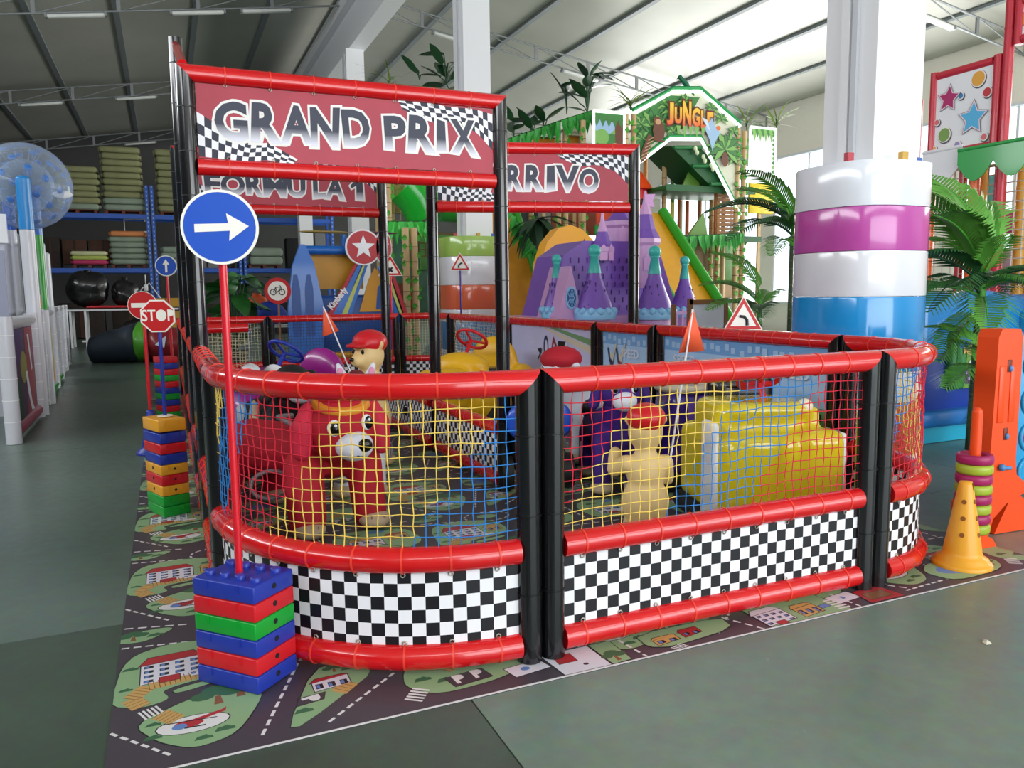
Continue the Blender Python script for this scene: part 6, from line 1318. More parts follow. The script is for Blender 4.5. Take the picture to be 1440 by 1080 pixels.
# slides
def slide(label, a, b, w, m, em, ew=.16, wave=0.0, name='slide'):
    """a chute from the deck down to the floor; a, b = upper and lower middle of the near edge, w = width vector"""
    a, b, w = Vector(a), Vector(b), Vector(w); d = b - a
    if b.z > .25: b = a + d * ((a.z - .07) / (a.z - b.z))
    t = thing(name, label, 'slide', (0, 0, 0)); n = 10; d = (b - a); up = Vector((0, 0, 1)); nrm = d.cross(w).normalized(); nrm = nrm if nrm.z > 0 else -nrm
    P0 = [a + d * (i / n) + up * wave * math.sin(2 * PI * i / n) for i in range(n + 1)]
    mb = MB(); vv = []
    for p in P0: vv += [p, p + w, p + w - nrm * .08, p - nrm * .08]
    ff = [(4 * i + k, 4 * i + (k + 1) % 4, 4 * i + 4 + (k + 1) % 4, 4 * i + 4 + k) for i in range(n) for k in range(4)] + [(3, 2, 1, 0), (4 * n, 4 * n + 1, 4 * n + 2, 4 * n + 3)]
    mb.add(vv, ff, 0, False); mb.build('chute', m, t)
    for o_ in (Vector((0, 0, 0)), w):
        MB().tube([p + o_ + nrm * .06 for p in P0], ew * .5, 10).build('padded_edge', em, t)
    return t
M_sl = mat('slide_yellow', 'E3A11A', .35, coat=.2, var=.04); M_se = mat('slide_edge_green', '2E9A22', .4)
slide('wide yellow slide with green padded edges behind the purple castle', (8.276, 11.300, 3.127), (8.242, 9.300, 1.185), (-1.15, -.15, 0), M_sl, M_se, .2)
slide('orange slide with green leaf edges left behind the arrivo gate', (5.664, 13.300, 3.701), (6.121, 12.300, 0.976), (-1.0, .25, -.1), mat('slide_orange', 'DA9226', .4, var=.08), M_se, .16)
t = thing('amber_dome', 'amber dome shaped climbing panel with a black band left of the castle', 'climbing panel', (0, 0, 0)); p = (5.213, 9.600, 1.136); q = (5.218, 9.600, 2.678); w = .62
pr = [(-w, 0), (w, 0), (w * 1.0, .9), (w * .92, 1.12), (w * .7, 1.36), (w * .36, 1.5), (0, 1.56), (-w * .4, 1.5), (-w * .75, 1.3), (-w * .95, 1.02), (-w, .8)]
s_ = (q[2] - p[2] + .35) / 1.56
t.location = (p[0], p[1], p[2] - .35); pr = [(x, y * s_) for x, y in pr]
MB().prism(pr, -.3, 0, 0, MP).build('panel', M_gold, t); MB().prism([(-w * 1.01, .62 * s_), (w * 1.01, .82 * s_), (w * 1.01, .98 * s_), (-w * 1.01, .78 * s_)], .0, .03, 0, MP).build('black_band', M_blk, t)
MB().box((0, .15, -(p[2] - .35) / 2), (.2, .2, p[2] - .35)).build('stand', M_bamd, t)
for x, y in ((-.2, 1.2), (.1, 1.32)): MB().ell((x, -.305, y * s_), (.015, .01, .03)).build('bolt', M_bamd, t)
# green tube and bamboo nets left of the second column
t = thing('green_tube_slide', 'bright green plastic tube section behind the gate posts', 'slide', (0, 0, 0)); p = (3.304, 12.400, 3.335)
MB().tube([(p[0] - .25, p[1], p[2] + .3), (p[0], p[1], p[2] + .05), (p[0] + .15, p[1], p[2] - .25)], .42, 18).build('tube', mat('tube_green', '1FB536', .2, coat=.5), t); MB().tube([(p[0] + .1, p[1], p[2] - .2), (p[0] + .16, p[1], p[2] - .3)], .46, 18).build('collar', mat('tube_green', '1FB536', .2, coat=.5), t)
p = (4.523, 13.200, 3.228); MB().tube([(p[0] - .5, p[1], p[2] + .1), (p[0] + .5, p[1], p[2] + .05)], .32, 16).build('upper_tube', mat('tube_green2', '2FA838', .25, coat=.4), t); MB().tube([(p[0], p[1], 0.004), (p[0], p[1], p[2] - .25)], .05, 8).build('support', M_bam, t)
for l, p, zt in (('bamboo post behind the gate, left of the green tube', (2.614, 12.100, 2.637), 4.4), ('bamboo post behind the gate, centre one with vines', (2.850, 11.800, 2.620), 2.75), ('bamboo post behind the gate, right one with vines', (3.017, 11.800, 2.623), 2.75), ('bamboo post under the palm crown left of the castle', (5.762, 11.800, 1.666), 2.35)):
    bamboo('bamboo_post', l, p[0], p[1], 0, zt, .07, vine=True)
def play_net(label, p, q, y, cell, m, group='nets of the play frames', r=.008, name='play_net'):
    t = thing(name, label, 'net', ((p[0] + q[0]) / 2, y, min(p[2], q[2])), 0, group); w, h = abs(q[0] - p[0]), abs(q[2] - p[2]); mb = MB(); nx, nz = max(2, int(w / cell)), max(2, int(h / cell))
    for i in range(nx + 1): mb.tube([(-w / 2 + w * i / nx, 0, 0), (-w / 2 + w * i / nx, 0, h)], r, 3, 0, False)
    for j in range(nz + 1): mb.tube([(-w / 2, 0, h * j / nz), (w / 2, 0, h * j / nz)], r, 3, 0, False)
    tag(mb.build('mesh_ropes', m, t), kind='stuff'); MB().tube([(-w / 2, 0, h), (w / 2, 0, h)], .022, 6).build('top_rope', m, t); return t
play_net('dark rope net between the bamboo posts behind the gate', (3.367, 12.600, 2.263), (3.629, 12.600, 3.171), 12.6, .12, M_bamd, r=.014)
play_net('pale net in the left part of the jungle frame behind the gate', (2.836, 13.000, 2.989), (3.111, 13.000, 3.789), 13.0, .14, mat('straw_rope', 'B7A46E', .7), r=.014)
for l, p, q, h in (('teal and green painted board behind the vine posts', (2.855, 12.900, 1.125), (3.623, 12.900, 2.713), '4C7C6A'), ('green padded board behind the gate', (3.421, 12.800, 1.985), (4.208, 12.800, 2.716), '5E9A4E'), ('dark red padded board low behind the gate', (2.860, 12.700, 1.129), (3.382, 12.700, 1.695), '8A4034'), ('straw coloured board at the left end of the jungle frame', (2.816, 13.300, 3.158), (3.257, 13.300, 3.836), '9A8A4A')):
    board_(l, p, q, p[1], 0, mat('board_' + h, h, .5, var=.25, vscale=4))
for l, p, q, h in (('orange back board of the jungle frame behind the castle', (7.446, 12.600, 2.529), (8.329, 12.600, 3.252), 'E2512B'), ('rust mesh board of the jungle frame above the amber dome', (6.637, 13.200, 2.790), (7.791, 13.200, 3.326), '8B4A33'), ('green board of the jungle frame right of the amber dome', (7.295, 12.400, 2.745), (7.654, 12.400, 2.937), '27B04A'), ('red and orange round hut board beside the arrivo banner', (8.094, 12.200, 3.207), (8.326, 12.200, 4.058), 'E04A28'), ('yellow board at the right end of the jungle frame', (11.169, 12.000, 3.278), (11.909, 12.000, 3.991), 'F2D632'), ('sand coloured board low behind the bamboo pair', (10.137, 12.900, 1.313), (11.692, 12.900, 2.603), 'A08562'), ('green leafy board low behind the palm', (10.779, 12.600, 1.730), (11.269, 12.600, 2.579), '5F8A4C')):
    board_(l, p, q, p[1], 0, mat('board_' + h, h, .5, var=.15, vscale=4))
t = thing('red_hut', 'red round hut with an orange cone roof right of the arrivo banner', 'play hut', (8.451, 12.500, 3.435)); MB().lathe([(.2, -.1), (.24, .1), (.22, .35)], 18).build('wall', M_redp, t); MB().lathe([(.34, .33), (.3, .42), (.1, .72), (0, .76)], 18).build('roof', M_orange, t); MB().lathe([(.05, -2.9), (.05, -.1)], 8).build('post', M_bam, t)
MB().ell((-.02, -.21, .05), (.07, .04, .08)).build('opening', M_blk, t)
# plants along the top of the jungle frame
M_palm = mat('palm_leaf', '4A8A34', .4, var=.2, vscale=6); M_yuc = mat('yucca_leaf', '6F8A34', .5, var=.3)
yl = leaf_mesh(.62, .035, M_yuc, .5, 5); bl_ = leaf_mesh(.5, .2, mat('rubber_leaf', '234A2C', .3, coat=.2), .15, 6)
for l, p, me, n, zr, rr in (('big dark leaf plant on the bamboo trio', (6.463, 12.100, 5.177), bl_, 5, (.1, .5), (.02, .12)), ('bright broad leaved plant high on the left of the jungle sign', (6.783, 11.800, 5.169), bl_, 14, (.2, .85), (.05, .3)), ('small dark leaf plant at the left of the garland', (5.754, 12.300, 4.651), bl_, 5, (.1, .4), (.02, .12)), ('dark leaf plant at the far left of the garland', (5.335, 12.300, 4.623), bl_, 5, (.1, .4), (.02, .12)), ('pale leaf plant right of the small dark one', (6.033, 12.300, 4.726), bl_, 4, (.1, .4), (.02, .12)),
                            ('spiky yucca on the left shoulder of the jungle sign', (7.700, 11.600, 5.242), yl, 20, (.05, .2), (.0, .06)), ('spiky yucca on the right shoulder of the jungle sign', (10.734, 11.600, 5.131), yl, 12, (.02, .12), (.0, .06)), ('spiky yucca on the right end panel', (11.589, 11.600, 5.161), yl, 16, (.02, .2), (.0, .06)), ('spiky plant seen above the grand prix rail', (2.822, 12.500, 5.480), yl, 16, (-.1, .15), (.0, .08)), ('broad leaved plant seen above the grand prix rail', (3.984, 12.500, 5.640), bl_, 12, (-.1, .6), (.05, .3)), ('small dark fern above the grand prix rail', (3.426, 12.500, 5.669), bl_, 3, (.0, .2), (.02, .1))):
    leafy_plant(l, p, n, zr, rr, me, M_dgreen, int(p[0] * 10), None, 'plant', 'plants on top of the jungle frame', (.0, 1.1), None, 'artificial_plant')
t = thing('shelf_ledge', 'narrow ledge of the jungle frame that carries the plants above the gate', 'ledge', (3.422, 12.500, 5.508)); MB().box((0.1, 0, -.06), (2.0, .4, .1)).build('board', M_bamd, t); MB().box((-.9, 0, -2.8), (.1, .1, 5.4)).build('post', M_bam, t); MB().box((1.05, 0, -2.8), (.1, .1, 5.4)).build('post', M_bam, t)
t = thing('toy_parrot', 'dark green toy parrot perched on top of the jungle sign', 'toy bird', (9.014, 11.500, 5.736)); blob('body', [((0, 0, .12), .06, (-.12, 0, .22), .05), ((.02, 0, .1), .05, (.2, 0, -.08), .02), ((-.16, 0, .25), (.05, .045, .05))], mat('parrot_green', '14684A', .5), t, .012, 3); MB().tube([(-.2, 0, .25), (-.24, 0, .2)], [.02, .004], 6).build('beak', M_dark, t)
t = thing('palm_crown', 'dark palm crown on a bamboo post left of the castle', 'plant', (5.643, 11.800, 2.814)); me = leaf_mesh(.75, .16, mat('dark_palm_leaf', '20402A', .5, var=.3), .7, 6)
for i in range(22): a = i * 2.4; link('leaf', me, t, (0, 0, .15), (random.uniform(-.5, .6), 0, a))
# purple play castle: a plain stand-in with cone turrets
t = thing('play_castle', 'purple and pink plastic play castle with teal topped cone turrets', 'playhouse', (0, 0, 0))
CY = 6.6
M_pk2 = mat('pale_pink_plastic', 'CF9FD0', .35); M_pr2 = mat('roof_purple', '7C55B2', .35, var=.05)
b0 = (3.236, 6.600, 1.175); b1 = (5.629, 6.600, 1.120); zt = (4.127, 6.600, 2.205)[2]; xm = (b0[0] + b1[0]) / 2
MB().box((xm, CY + .55, b0[2] / 2), (b1[0] - b0[0] + .1, 1.3, b0[2])).build('wall', M_pk2, t)
rf = MB().prism([(b0[0] + .15, b0[2]), (b1[0] - .1, b0[2]), (b1[0] - .42, zt - .18), (b1[0] - .7, zt), (b0[0] + .72, zt), (b0[0] + .40, zt - .2)], -1.1, -.25, 0, Matrix.Translation((0, CY, 0)) @ MP).build('roof', M_pr2, t)
sh = MB()
for i in range(7):
    for j in range(8): sh.box((b0[0] + .5 + j * .13 + .06 * (i % 2), CY + .243, b0[2] + .1 + i * .11), (.012, .012, .07))
tag(sh.build('roof_notches', mat('notch_purple', '4A2F7A', .5), rf), kind='stuff')
def turret(p, zc, r, h, label=None):
    x, y, z = p
    tt = MB().lathe([(r, 0), (r * .86, h * .25), (r * .62, h * .55), (r * .36, h * .92), (r * .34, h)], 18, 0, Matrix.Translation((x, y, zc))).build('turret_roof', M_pr2, t)
    MB().lathe([(r * .36, h), (r * .2, h * 1.42), (r * .3, h * 1.46), (r * .16, h * 1.5)], 14, 0, Matrix.Translation((x, y, zc))).build('finial', M_teal, tt); MB().ell((x, y, zc + h * 1.58), r * .34, 0, 14, 9).build('ball', M_teal, tt)
    k = MB(); n = 14
    for i in range(n): a = 2 * PI * i / n; k.ell((x + r * 1.02 * math.cos(a), y + r * 1.02 * math.sin(a), zc + .0), (.05, .05, .055), 0, 8, 6)
    k.lathe([(r * 1.1, -.1), (r * 1.16, -.03), (r * 1.02, .03)], 20, 0, Matrix.Translation((x, y, zc))); tag(k.build('scalloped_rim', M_sky, tt), kind='stuff')
    nk = MB(); rnd = random.Random(int(x * 100))
    for i in range(26): f = rnd.uniform(.05, .85); a = rnd.uniform(0, 2 * PI); q = r * (1 - .66 * f ** .8) + .003; nk.box((x + q * math.cos(a), y + q * math.sin(a), zc + h * f), (.012, .012, .06))
    tag(nk.build('roof_notches', mat('notch_purple', '4A2F7A', .5), tt), kind='stuff')
    MB().lathe([(r * .9, -zc + .004), (r * .9, -.1)], 16, 0, Matrix.Translation((x, y, zc))).build('turret_wall', M_pk2, t)
turret((3.345, 6.500, 1.269), (3.345, 6.500, 1.269)[2], .19, .42); turret((3.686, 6.100, 1.250), (3.686, 6.100, 1.250)[2], .245, .49); turret((4.502, 5.950, 1.236), (4.502, 5.950, 1.236)[2], .245, .49); turret((5.379, 6.500, 1.229), (5.379, 6.500, 1.229)[2], .2, .44)
g0 = (3.196, 6.150, 1.187); g1 = (3.515, 6.150, 1.179); g2 = (3.372, 6.150, 1.833)
gb = MB().prism([(g0[0] - .05, g0[2] - .3), (g1[0] + .05, g1[2] - .3), (g1[0] + .02, g0[2]), (g2[0], g2[2]), (g0[0] - .02, g0[2])], -.6, 0, 0, Matrix.Translation((0, 6.15, 0)) @ MP).build('gable', M_pk2, t)
M = Matrix.Translation((g2[0], 6.145, g0[2] + .24)) @ MP @ Matrix.Diagonal((.55, 1, 1, 1)); w_ = MB().lathe([(.15, 0), (.14, .012)], 20, 0, M).build('window_rim', M_sky, gb); MB().lathe([(.118, .0125), (.118, .016)], 20, 0, M).build('window', mat('window_blue', '2A4C8E', .3), w_)
for i in (-1, 0, 1):
    MB().tube([(g2[0] + i * .03 - .04, 6.125, g0[2] + .14), (g2[0] + i * .03 + .04, 6.125, g0[2] + .34)], .005, 4).build('lattice', M_sky, w_); MB().tube([(g2[0] + i * .03 + .04, 6.125, g0[2] + .14), (g2[0] + i * .03 - .04, 6.125, g0[2] + .34)], .005, 4).build('lattice', M_sky, w_)
# square towers with spires
def tower(p, half, z0, z1, zs, ztip, n=8):
    x, y, _ = p; M = Matrix.Translation((x, y, 0))
    tw = MB().lathe([(half, z0), (half, z1 - .1), (half * 1.15, z1 - .06), (half * 1.15, z1)], n, 0, M, False).build('tower', M_pk2, t)
    MB().lathe([(half * 1.12, z1), (half * .75, z1 + (zs - z1) * .4), (half * .48, zs)], n, 0, M, False).build('spire', M_pr2, tw); MB().lathe([(half * .5, zs), (half * .2, zs + (ztip - zs) * .5), (.012, ztip)], n, 0, M, False).build('spire_tip', M_pk2, tw)
    for a in (-.4, .4): MB().prism([(-.05, 0), (.05, 0), (.05, .16), (0, .22), (-.05, .16)], 0, .012, 0, Matrix.Translation((x, y, (z0 + z1) / 2 - .1)) @ Matrix.Rotation(a, 4, 'Z') @ Matrix.Translation((0, -half * .96, 0)) @ MP).build('arch', M_pink, tw)
tower((4.713, 6.500, 2.082), .19, (4.718, 6.500, 1.547)[2], (4.712, 6.500, 2.217)[2], (4.709, 6.500, 2.544)[2], (4.660, 6.500, 2.867)[2])
tower((4.211, 6.800, 2.093), .15, (4.212, 6.800, 1.946)[2], (4.211, 6.800, 2.112)[2], (4.211, 6.800, 2.326)[2], (4.177, 6.800, 2.615)[2])
tower((4.683, 7.100, 2.216), .24, (4.683, 7.100, 2.115)[2], (4.681, 7.100, 2.499)[2], (4.681, 7.100, 2.620)[2], (4.680, 7.100, 2.760)[2])
q = (4.684, 6.500, 2.734); MB().prism([(0, -.06), (.16, -.09), (.13, 0), (.17, .09), (0, .08)], 0, .02, 0, Matrix.Translation((q[0], q[1] - .01, q[2])) @ MP).build('pennant', M_pink, t)
q = (4.941, 5.900, 1.209); rl = MB()
for i in range(6): rl.box((q[0] - .3 + i * .09, q[1], q[2] - .1), (.03, .03, .3))
rl.box((q[0] - .08, q[1], q[2] - .2), (.56, .04, .04)); rl.box((q[0] - .08, q[1], q[2]), (.56, .04, .04)); tag(rl.build('balcony_rail', M_pk2, t), kind='stuff')
# easel board behind the right fence
t = thing('easel_board', 'white drawing board in a wooden easel frame behind the right fence', 'easel', (0, 0, 0)); p = (3.795, 4.200, 1.034); q = (4.225, 4.200, 1.379)
MB().box(((p[0] + q[0]) / 2, 4.2, (p[2] + q[2]) / 2), (q[0] - p[0], .02, q[2] - p[2])).build('board', mat('whiteboard', 'D9DBE8', .3), t)
for x in (p[0] - .02, q[0] + .02): MB().box((x, 4.2, q[2] / 2 + .02), (.05, .04, q[2] + .04)).build('leg', M_wood, t); MB().box((x, 4.5, q[2] / 2 - .02), (.05, .04, q[2] - .02)).build('leg', M_wood, t)
for z in (p[2], q[2]): MB().box(((p[0] + q[0]) / 2, 4.2, z), (q[0] - p[0] + .08, .04, .05)).build('rail', M_wood, t)
# ---------------------------------------------------------------- right side: palms, ocean soft play, four in a row, ring toss
def frond_mesh(L_, W, m, droop=.5, n=22, ms=None, seed=1):
    """a feather palm frond: curved midrib with paired leaflets"""
    mb = MB(); rnd = random.Random(seed); rib = []
    for i in range(n + 1):
        f = i / n; rib.append(Vector((0, L_ * (f - .12 * f * f), L_ * (.35 * f - droop * f * f))))
    mb.tube(rib, [.012 * (1 - .85 * i / n) for i in range(n + 1)], 5, 1)
    for i in range(3, n + 1):
        f = i / n; l = W * (math.sin(PI * min(1, f * .85 + .12)) ** .6) * rnd.uniform(.88, 1.08); d = (rib[i] - rib[i - 1]).normalized()
        for sx in (-1, 1):
            o = Vector((sx * .80, 0, .12)) + d * .62; o.normalize(); tip = rib[i] + o * l - Vector((0, 0, .18 * l)); md = rib[i] + o * l * .5 + Vector((0, 0, .02)); wv = d * (.007 + .005 * (1 - f)) * (L_ / .6)
            mb.add([rib[i] - wv * .6, rib[i] + wv * .6, md + wv, tip, md - wv], [(0, 1, 2, 4), (4, 2, 3)], 0, False)
    return mb.mesh('frond', [m, ms or m])
M_fr = mat('palm_green', '5C9A3C', .4, var=.25, vscale=5); M_frd = mat('palm_dark_green', '35663A', .4, var=.25, vscale=5); M_trunk = mat('palm_trunk', '4B5A40', .7, var=.15); M_tring = mat('palm_trunk_ring', '8E957E', .7)
fr1 = frond_mesh(.78, .28, M_fr, .55, 32, M_lgreen, 1); fr2 = frond_mesh(.85, .31, M_frd, .65, 34, M_dgreen, 2); fr3 = frond_mesh(.6, .24, M_fr, .25, 28, M_lgreen, 3)
def palm(label, loc, h, fronds, r=.035, pot=True):
    t = thing('artificial_palm', label, 'palm', loc, 0, 'artificial palms on the right')
    MB().tube([(0, 0, .004), (.01, 0, h * .5), (0, 0, h)], [r * 1.15, r, r * .8], 10).build('trunk', M_trunk, t); rg = MB()
    for i in range(int(h / .085)): rg.tube([(0.01, 0, .1 + i * .085), (.01, 0, .104 + i * .085)], r * 1.12, 10)
    tag(rg.build('trunk_rings', M_tring, t), kind='stuff'); MB().tube([(0, 0, h), (0, 0, h + .25)], [r * .9, r * .4], 8).build('crown_shaft', M_lgreen, t)
    for az, el_, z, s_, me in fronds: link('frond', me, t, (0, 0, h + z), (el_, 0, math.radians(az)), (s_, s_, s_))
    return t
# az: direction of the frond, 0 = into the hall, 90 = to the left
bx, by, _ = (5.285, 1.861, 0.000)
palm('tall artificial palm with many fronds at the right edge', (bx + .1, by + .2, 0), 1.42, [(105, .2, .02, 1.35, fr2), (80, .42, .1, 1.45, fr2), (130, -.05, -.05, 1.3, fr1), (60, .95, .2, 1.6, fr1), (20, 1.05, .25, 1.7, fr1), (-5, 1.15, .25, 1.6, fr1), (-45, .95, .2, 1.5, fr1), (95, .75, .2, 1.4, fr1), (75, .1, .0, 1.3, fr1), (-20, .7, .15, 1.2, fr1), (-70, .25, .1, 1.1, fr2), (-110, .1, .05, 1.1, fr2), (170, .2, .05, 1.0, fr1), (-150, .3, .1, 1.0, fr2), (95, -.4, -.15, 1.0, fr1), (150, .6, .15, 1.0, fr3)], .05)
palm('lower artificial palm in front of the ocean print box', (bx - .12, by - .1, 0), .55, [(95, .1, .2, .95, fr1), (115, .35, .28, .85, fr1), (70, .5, .25, .8, fr3), (150, .3, .2, .7, fr2), (-60, .4, .2, .8, fr3), (-100, .2, .2, .7, fr1), (125, -.35, .05, .8, fr2), (20, .7, .3, .9, fr1), (-140, .3, .1, .6, fr2)], .045)
p = (4.619, 3.600, 1.108)
palm('slim artificial palm between the castle and the striped pad', (p[0], p[1], 0), 1.95, [(95, .25, .1, 1.15, fr2), (60, .5, .2, 1.15, fr2), (120, .05, .0, 1.0, fr1), (20, .8, .2, 1.1, fr1), (150, .4, .1, .9, fr1), (-40, .6, .2, 1.0, fr2), (80, .9, .25, 1.1, fr1)], .045)
palm('short artificial palm right behind the bend sign', (p[0] - .33, p[1] + .1, 0), 1.15, [(90, .3, .1, .95, fr1), (110, .0, .0, .85, fr2), (60, .55, .2, .9, fr1), (140, .3, .1, .8, fr2), (20, .9, .3, 1.0, fr1), (-60, .5, .15, .8, fr1)], .035)
# soft play frame with red panels
RXP = 8.0
M_rfr = mat('crimson_sleeve', 'C52A3C', .35, coat=.2); M_wb = mat('white_board_print', 'F1F1F4', .45)
def red_panel(label, y0, y1, z0, z1, art, r=.055):
    """board along the y axis facing the track (-x); art in 0..1 from the far end (left in view) to the near end"""
    t = thing('framed_board', label, 'play board', (RXP, y0, z0), 0, 'red framed boards of the soft play'); L_, H = y1 - y0, z1 - z0
    MB().box((0, L_ / 2, H / 2), (.04, L_ - r * 2, H - r * 2)).build('board', M_wb, t)
    for y in (r, L_ - r): MB().tube([(0, y, 0), (0, y, H)], r, 12).build('side_rail', M_rfr, t)
    for z in (r, H - r): MB().tube([(0, 2 * r, z), (0, L_ - 2 * r, z)], r * .95, 12).build('cross_rail', M_rfr, t)
    MB().tube([(.06, L_ / 2, -z0 + .004), (.06, L_ / 2, 0)], .05, 8).build('support_post', M_rfr, t)
    mb = MB(); mm = []; M = Matrix.Translation((-.0205, L_, 0)) @ Matrix.Rotation(-PI / 2, 4, 'Z') @ Matrix.Rotation(PI / 2, 4, 'X')
    for k, (pts, m) in enumerate(art):
        if m not in mm: mm.append(m)
        mb.poly([(x * L_, y * H, .0006 + .0006 * k) for x, y in pts], mm.index(m), M)
    mb.build('printed_shapes', mm or [M_wb], t); return t
def c(x, y, r, asp=.92): return el(x, y, r, r * asp, 20)
def st(x, y, r, rot, asp=.95): return [(x + r * (1 if i % 2 == 0 else .5) * math.sin(rot + i * PI / 5), y + r * (1 if i % 2 == 0 else .5) * math.cos(rot + i * PI / 5) * asp) for i in range(10)]
M_oline = mat('print_outline', '5B5560', .5); C_ = lambda h: mat('print_' + h, h, .5)
art = []
for (x, y, r, h) in ((.70, .80, .10, 'EBAA45'), (.83, .63, .065, 'C93A42'), (.47, .66, .045, '3C82BE'), (.14, .42, .045, 'DE7078'), (.26, .26, .095, '7FA354'), (.12, .12, .04, 'EBB064'), (.46, .12, .05, '9C90C8'), (.83, .15, .05, 'DE7078')):
    art += [(c(x + .008, y - .01, r + .006), M_oline), (c(x, y, r), C_('F6EFEA')), (c(x - .004, y, r - .012), C_(h))]
for x, y, r, rot, h in ((.30, .66, .17, .1, 'B22A68'), (.66, .38, .21, .05, '5BB8E6')): art += [(st(x, y, r * 1.06, rot), M_oline), (st(x, y, r, rot), C_('F3DCE6')), (st(x, y, r * .86, rot), C_(h))]
pA = (8.000, 4.770, 4.237); pB = (8.000, 3.800, 3.208)
red_panel('red framed white board with two stars and coloured circles', pB[1], pA[1], pB[2] - .03, pA[2] + .05, art)
pC = (8.000, 3.860, 4.755)
red_panel('red framed board with an orange letter at the top right edge', pB[1] - 1.6, pB[1] - .12, pA[2] + .1, pC[2] + .12, [(c(.14, .5, .13, 1.3), M_oline), (c(.13, .5, .12, 1.3), C_('D9707A')), (c(.15, .5, .115, 1.3), C_('F0A440')), (c(.16, .52, .04, 1.3), C_('F1F1F4')), (c(.5, .5, .12, 1.3), C_('7FA354')), (c(.5, .52, .05, 1.3), C_('F1F1F4'))])
pD = (8.000, 4.905, 3.997); pE = (8.000, 4.816, 3.170)
red_panel('red framed board with green and magenta shapes partly behind the column', pA[1] + .12, pA[1] + 1.0, pE[2], pD[2], [(el(.8, .66, .14, .2), M_oline), (el(.8, .66, .13, .19), C_('8AA862')), ([(.6, .3), (.7, .35), (.78, .6), (.74, .68), (.66, .55)], C_('B22A68')), ([(.5, .05), (1, .05), (1, .2), (.7, .22)], C_('5E9A4E')), (st(.3, .5, .2, .2), C_('C93A42'))])
MB_w = thing('crimson_post', 'tall crimson padded post at the right edge of the star board', 'post', (RXP, pB[1] - .06, 0)); MB().tube([(0, 0, .004), (0, 0, pC[2] + .15)], .058, 12).build('sleeve', M_rfr, MB_w); bt = MB(); post_ties(bt, 0, 0, .2, pC[2], .5, .061); tag(bt.build('seams', M_signred, MB_w), kind='stuff')
M_or2 = mat('orange_sleeve', 'E4632C', .35, coat=.2)
for l, q, zt, m in (('orange padded post beside the big striped pad', (8.000, 4.703, 2.488), 3.12, M_or2), ('second orange padded post behind the palm', (8.000, 4.085, 2.428), 3.12, M_or2), ('amber padded post right of the orange ones', (8.200, 4.114, 2.437), 3.1, mat('amber_sleeve', 'EDB24A', .35)), ('magenta padded post behind the palm fronds', (8.100, 3.819, 2.406), 3.1, mat('magenta_sleeve2', 'B23A78', .35)), ('amber padded post at the right edge', (8.300, 3.667, 2.397), 3.1, mat('amber_sleeve', 'EDB24A', .35))):
    t = thing('padded_post', l, 'post', (q[0], q[1], 0), 0, 'padded posts of the soft play'); MB().tube([(0, 0, .004), (0, 0, zt)], .065, 12).build('sleeve', m, t); bt = MB(); post_ties(bt, 0, 0, .1, zt, .16, .068); tag(bt.build('seams', mat('pale_seam', 'D8B49A', .5), t), kind='stuff')
t = thing('orange_beam', 'orange padded beam over the net opening', 'beam', (RXP, 0, 3.08)); a_ = (8.000, 4.779, 2.495); b_ = (8.000, 4.085, 2.428); MB().tube([(0, a_[1], 0), (0, b_[1], 0)], .06, 12).build('sleeve', M_or2, t); bt = MB(); ties_along(bt, [(0, a_[1]), (0, b_[1])], 0, .16, .063); tag(bt.build('seams', M_signwhite, t), kind='stuff')
def ynet(label, y0, y1, z0, z1, x, m, cell=.11, r=.009):
    t = thing('play_net', label, 'net', (x, y0, z0), 0, 'nets of the play frames'); L_, H = y1 - y0, z1 - z0; mb = MB(); ny, nz = int(L_ / cell), int(H / cell)
    for i in range(ny + 1): mb.tube([(0, L_ * i / ny, 0), (0, L_ * i / ny, H)], r, 3, 0, False)
    for j in range(nz + 1): mb.tube([(0, 0, H * j / nz), (0, L_, H * j / nz)], r, 3, 0, False)
    tag(mb.build('mesh_ropes', m, t), kind='stuff'); MB().tube([(0, 0, H), (0, L_, H)], .02, 6).build('top_rope', m, t)
M_nrope = mat('pale_net_rope', 'E2D8C8', .7)
ynet('pale net between the two orange posts of the soft play', b_[1] + .05, a_[1] - .05, .9, 3.0, RXP + .02, M_nrope); ynet('pale net right of the orange posts of the soft play', b_[1] - 1.6, b_[1] - .1, 1.5, 3.0, RXP + .12, M_nrope)
def scallop(label, y0, y1, z, h, m, n, x=RXP - .1, depth=.3):
    t = thing('valance', label, 'valance', (x, y0, z), 0, 'scalloped valances of the soft play'); L_ = y1 - y0; pts = [(0, 0)]
    for i in range(n * 8 + 1): f = i / (n * 8); pts.append((f * L_, -h * (.45 + .55 * abs(math.sin(PI * f * n)))))
    pts.append((L_, 0)); MB().prism(pts, -.01, .01, 0, Matrix.Rotation(PI / 2, 4, 'Z') @ Matrix.Rotation(PI / 2, 4, 'X')).build('cloth', m, t); MB().tube([(0, 0, 0), (0, L_, 0)], .025, 6).build('rail', m, t)
scallop('white scalloped valance under the star board', (8.000, 4.187, 3.187)[1], (8.000, 4.758, 3.280)[1], (8.000, 4.508, 3.267)[2], .42, M_wb, 1); scallop('green scalloped vinyl valance right of the white one', (8.000, 3.479, 3.072)[1] - .2, (8.000, 4.207, 3.190)[1], (8.000, 3.835, 3.206)[2], .40, mat('green_valance', '2FA84E', .25, coat=.4), 2, RXP - .16)
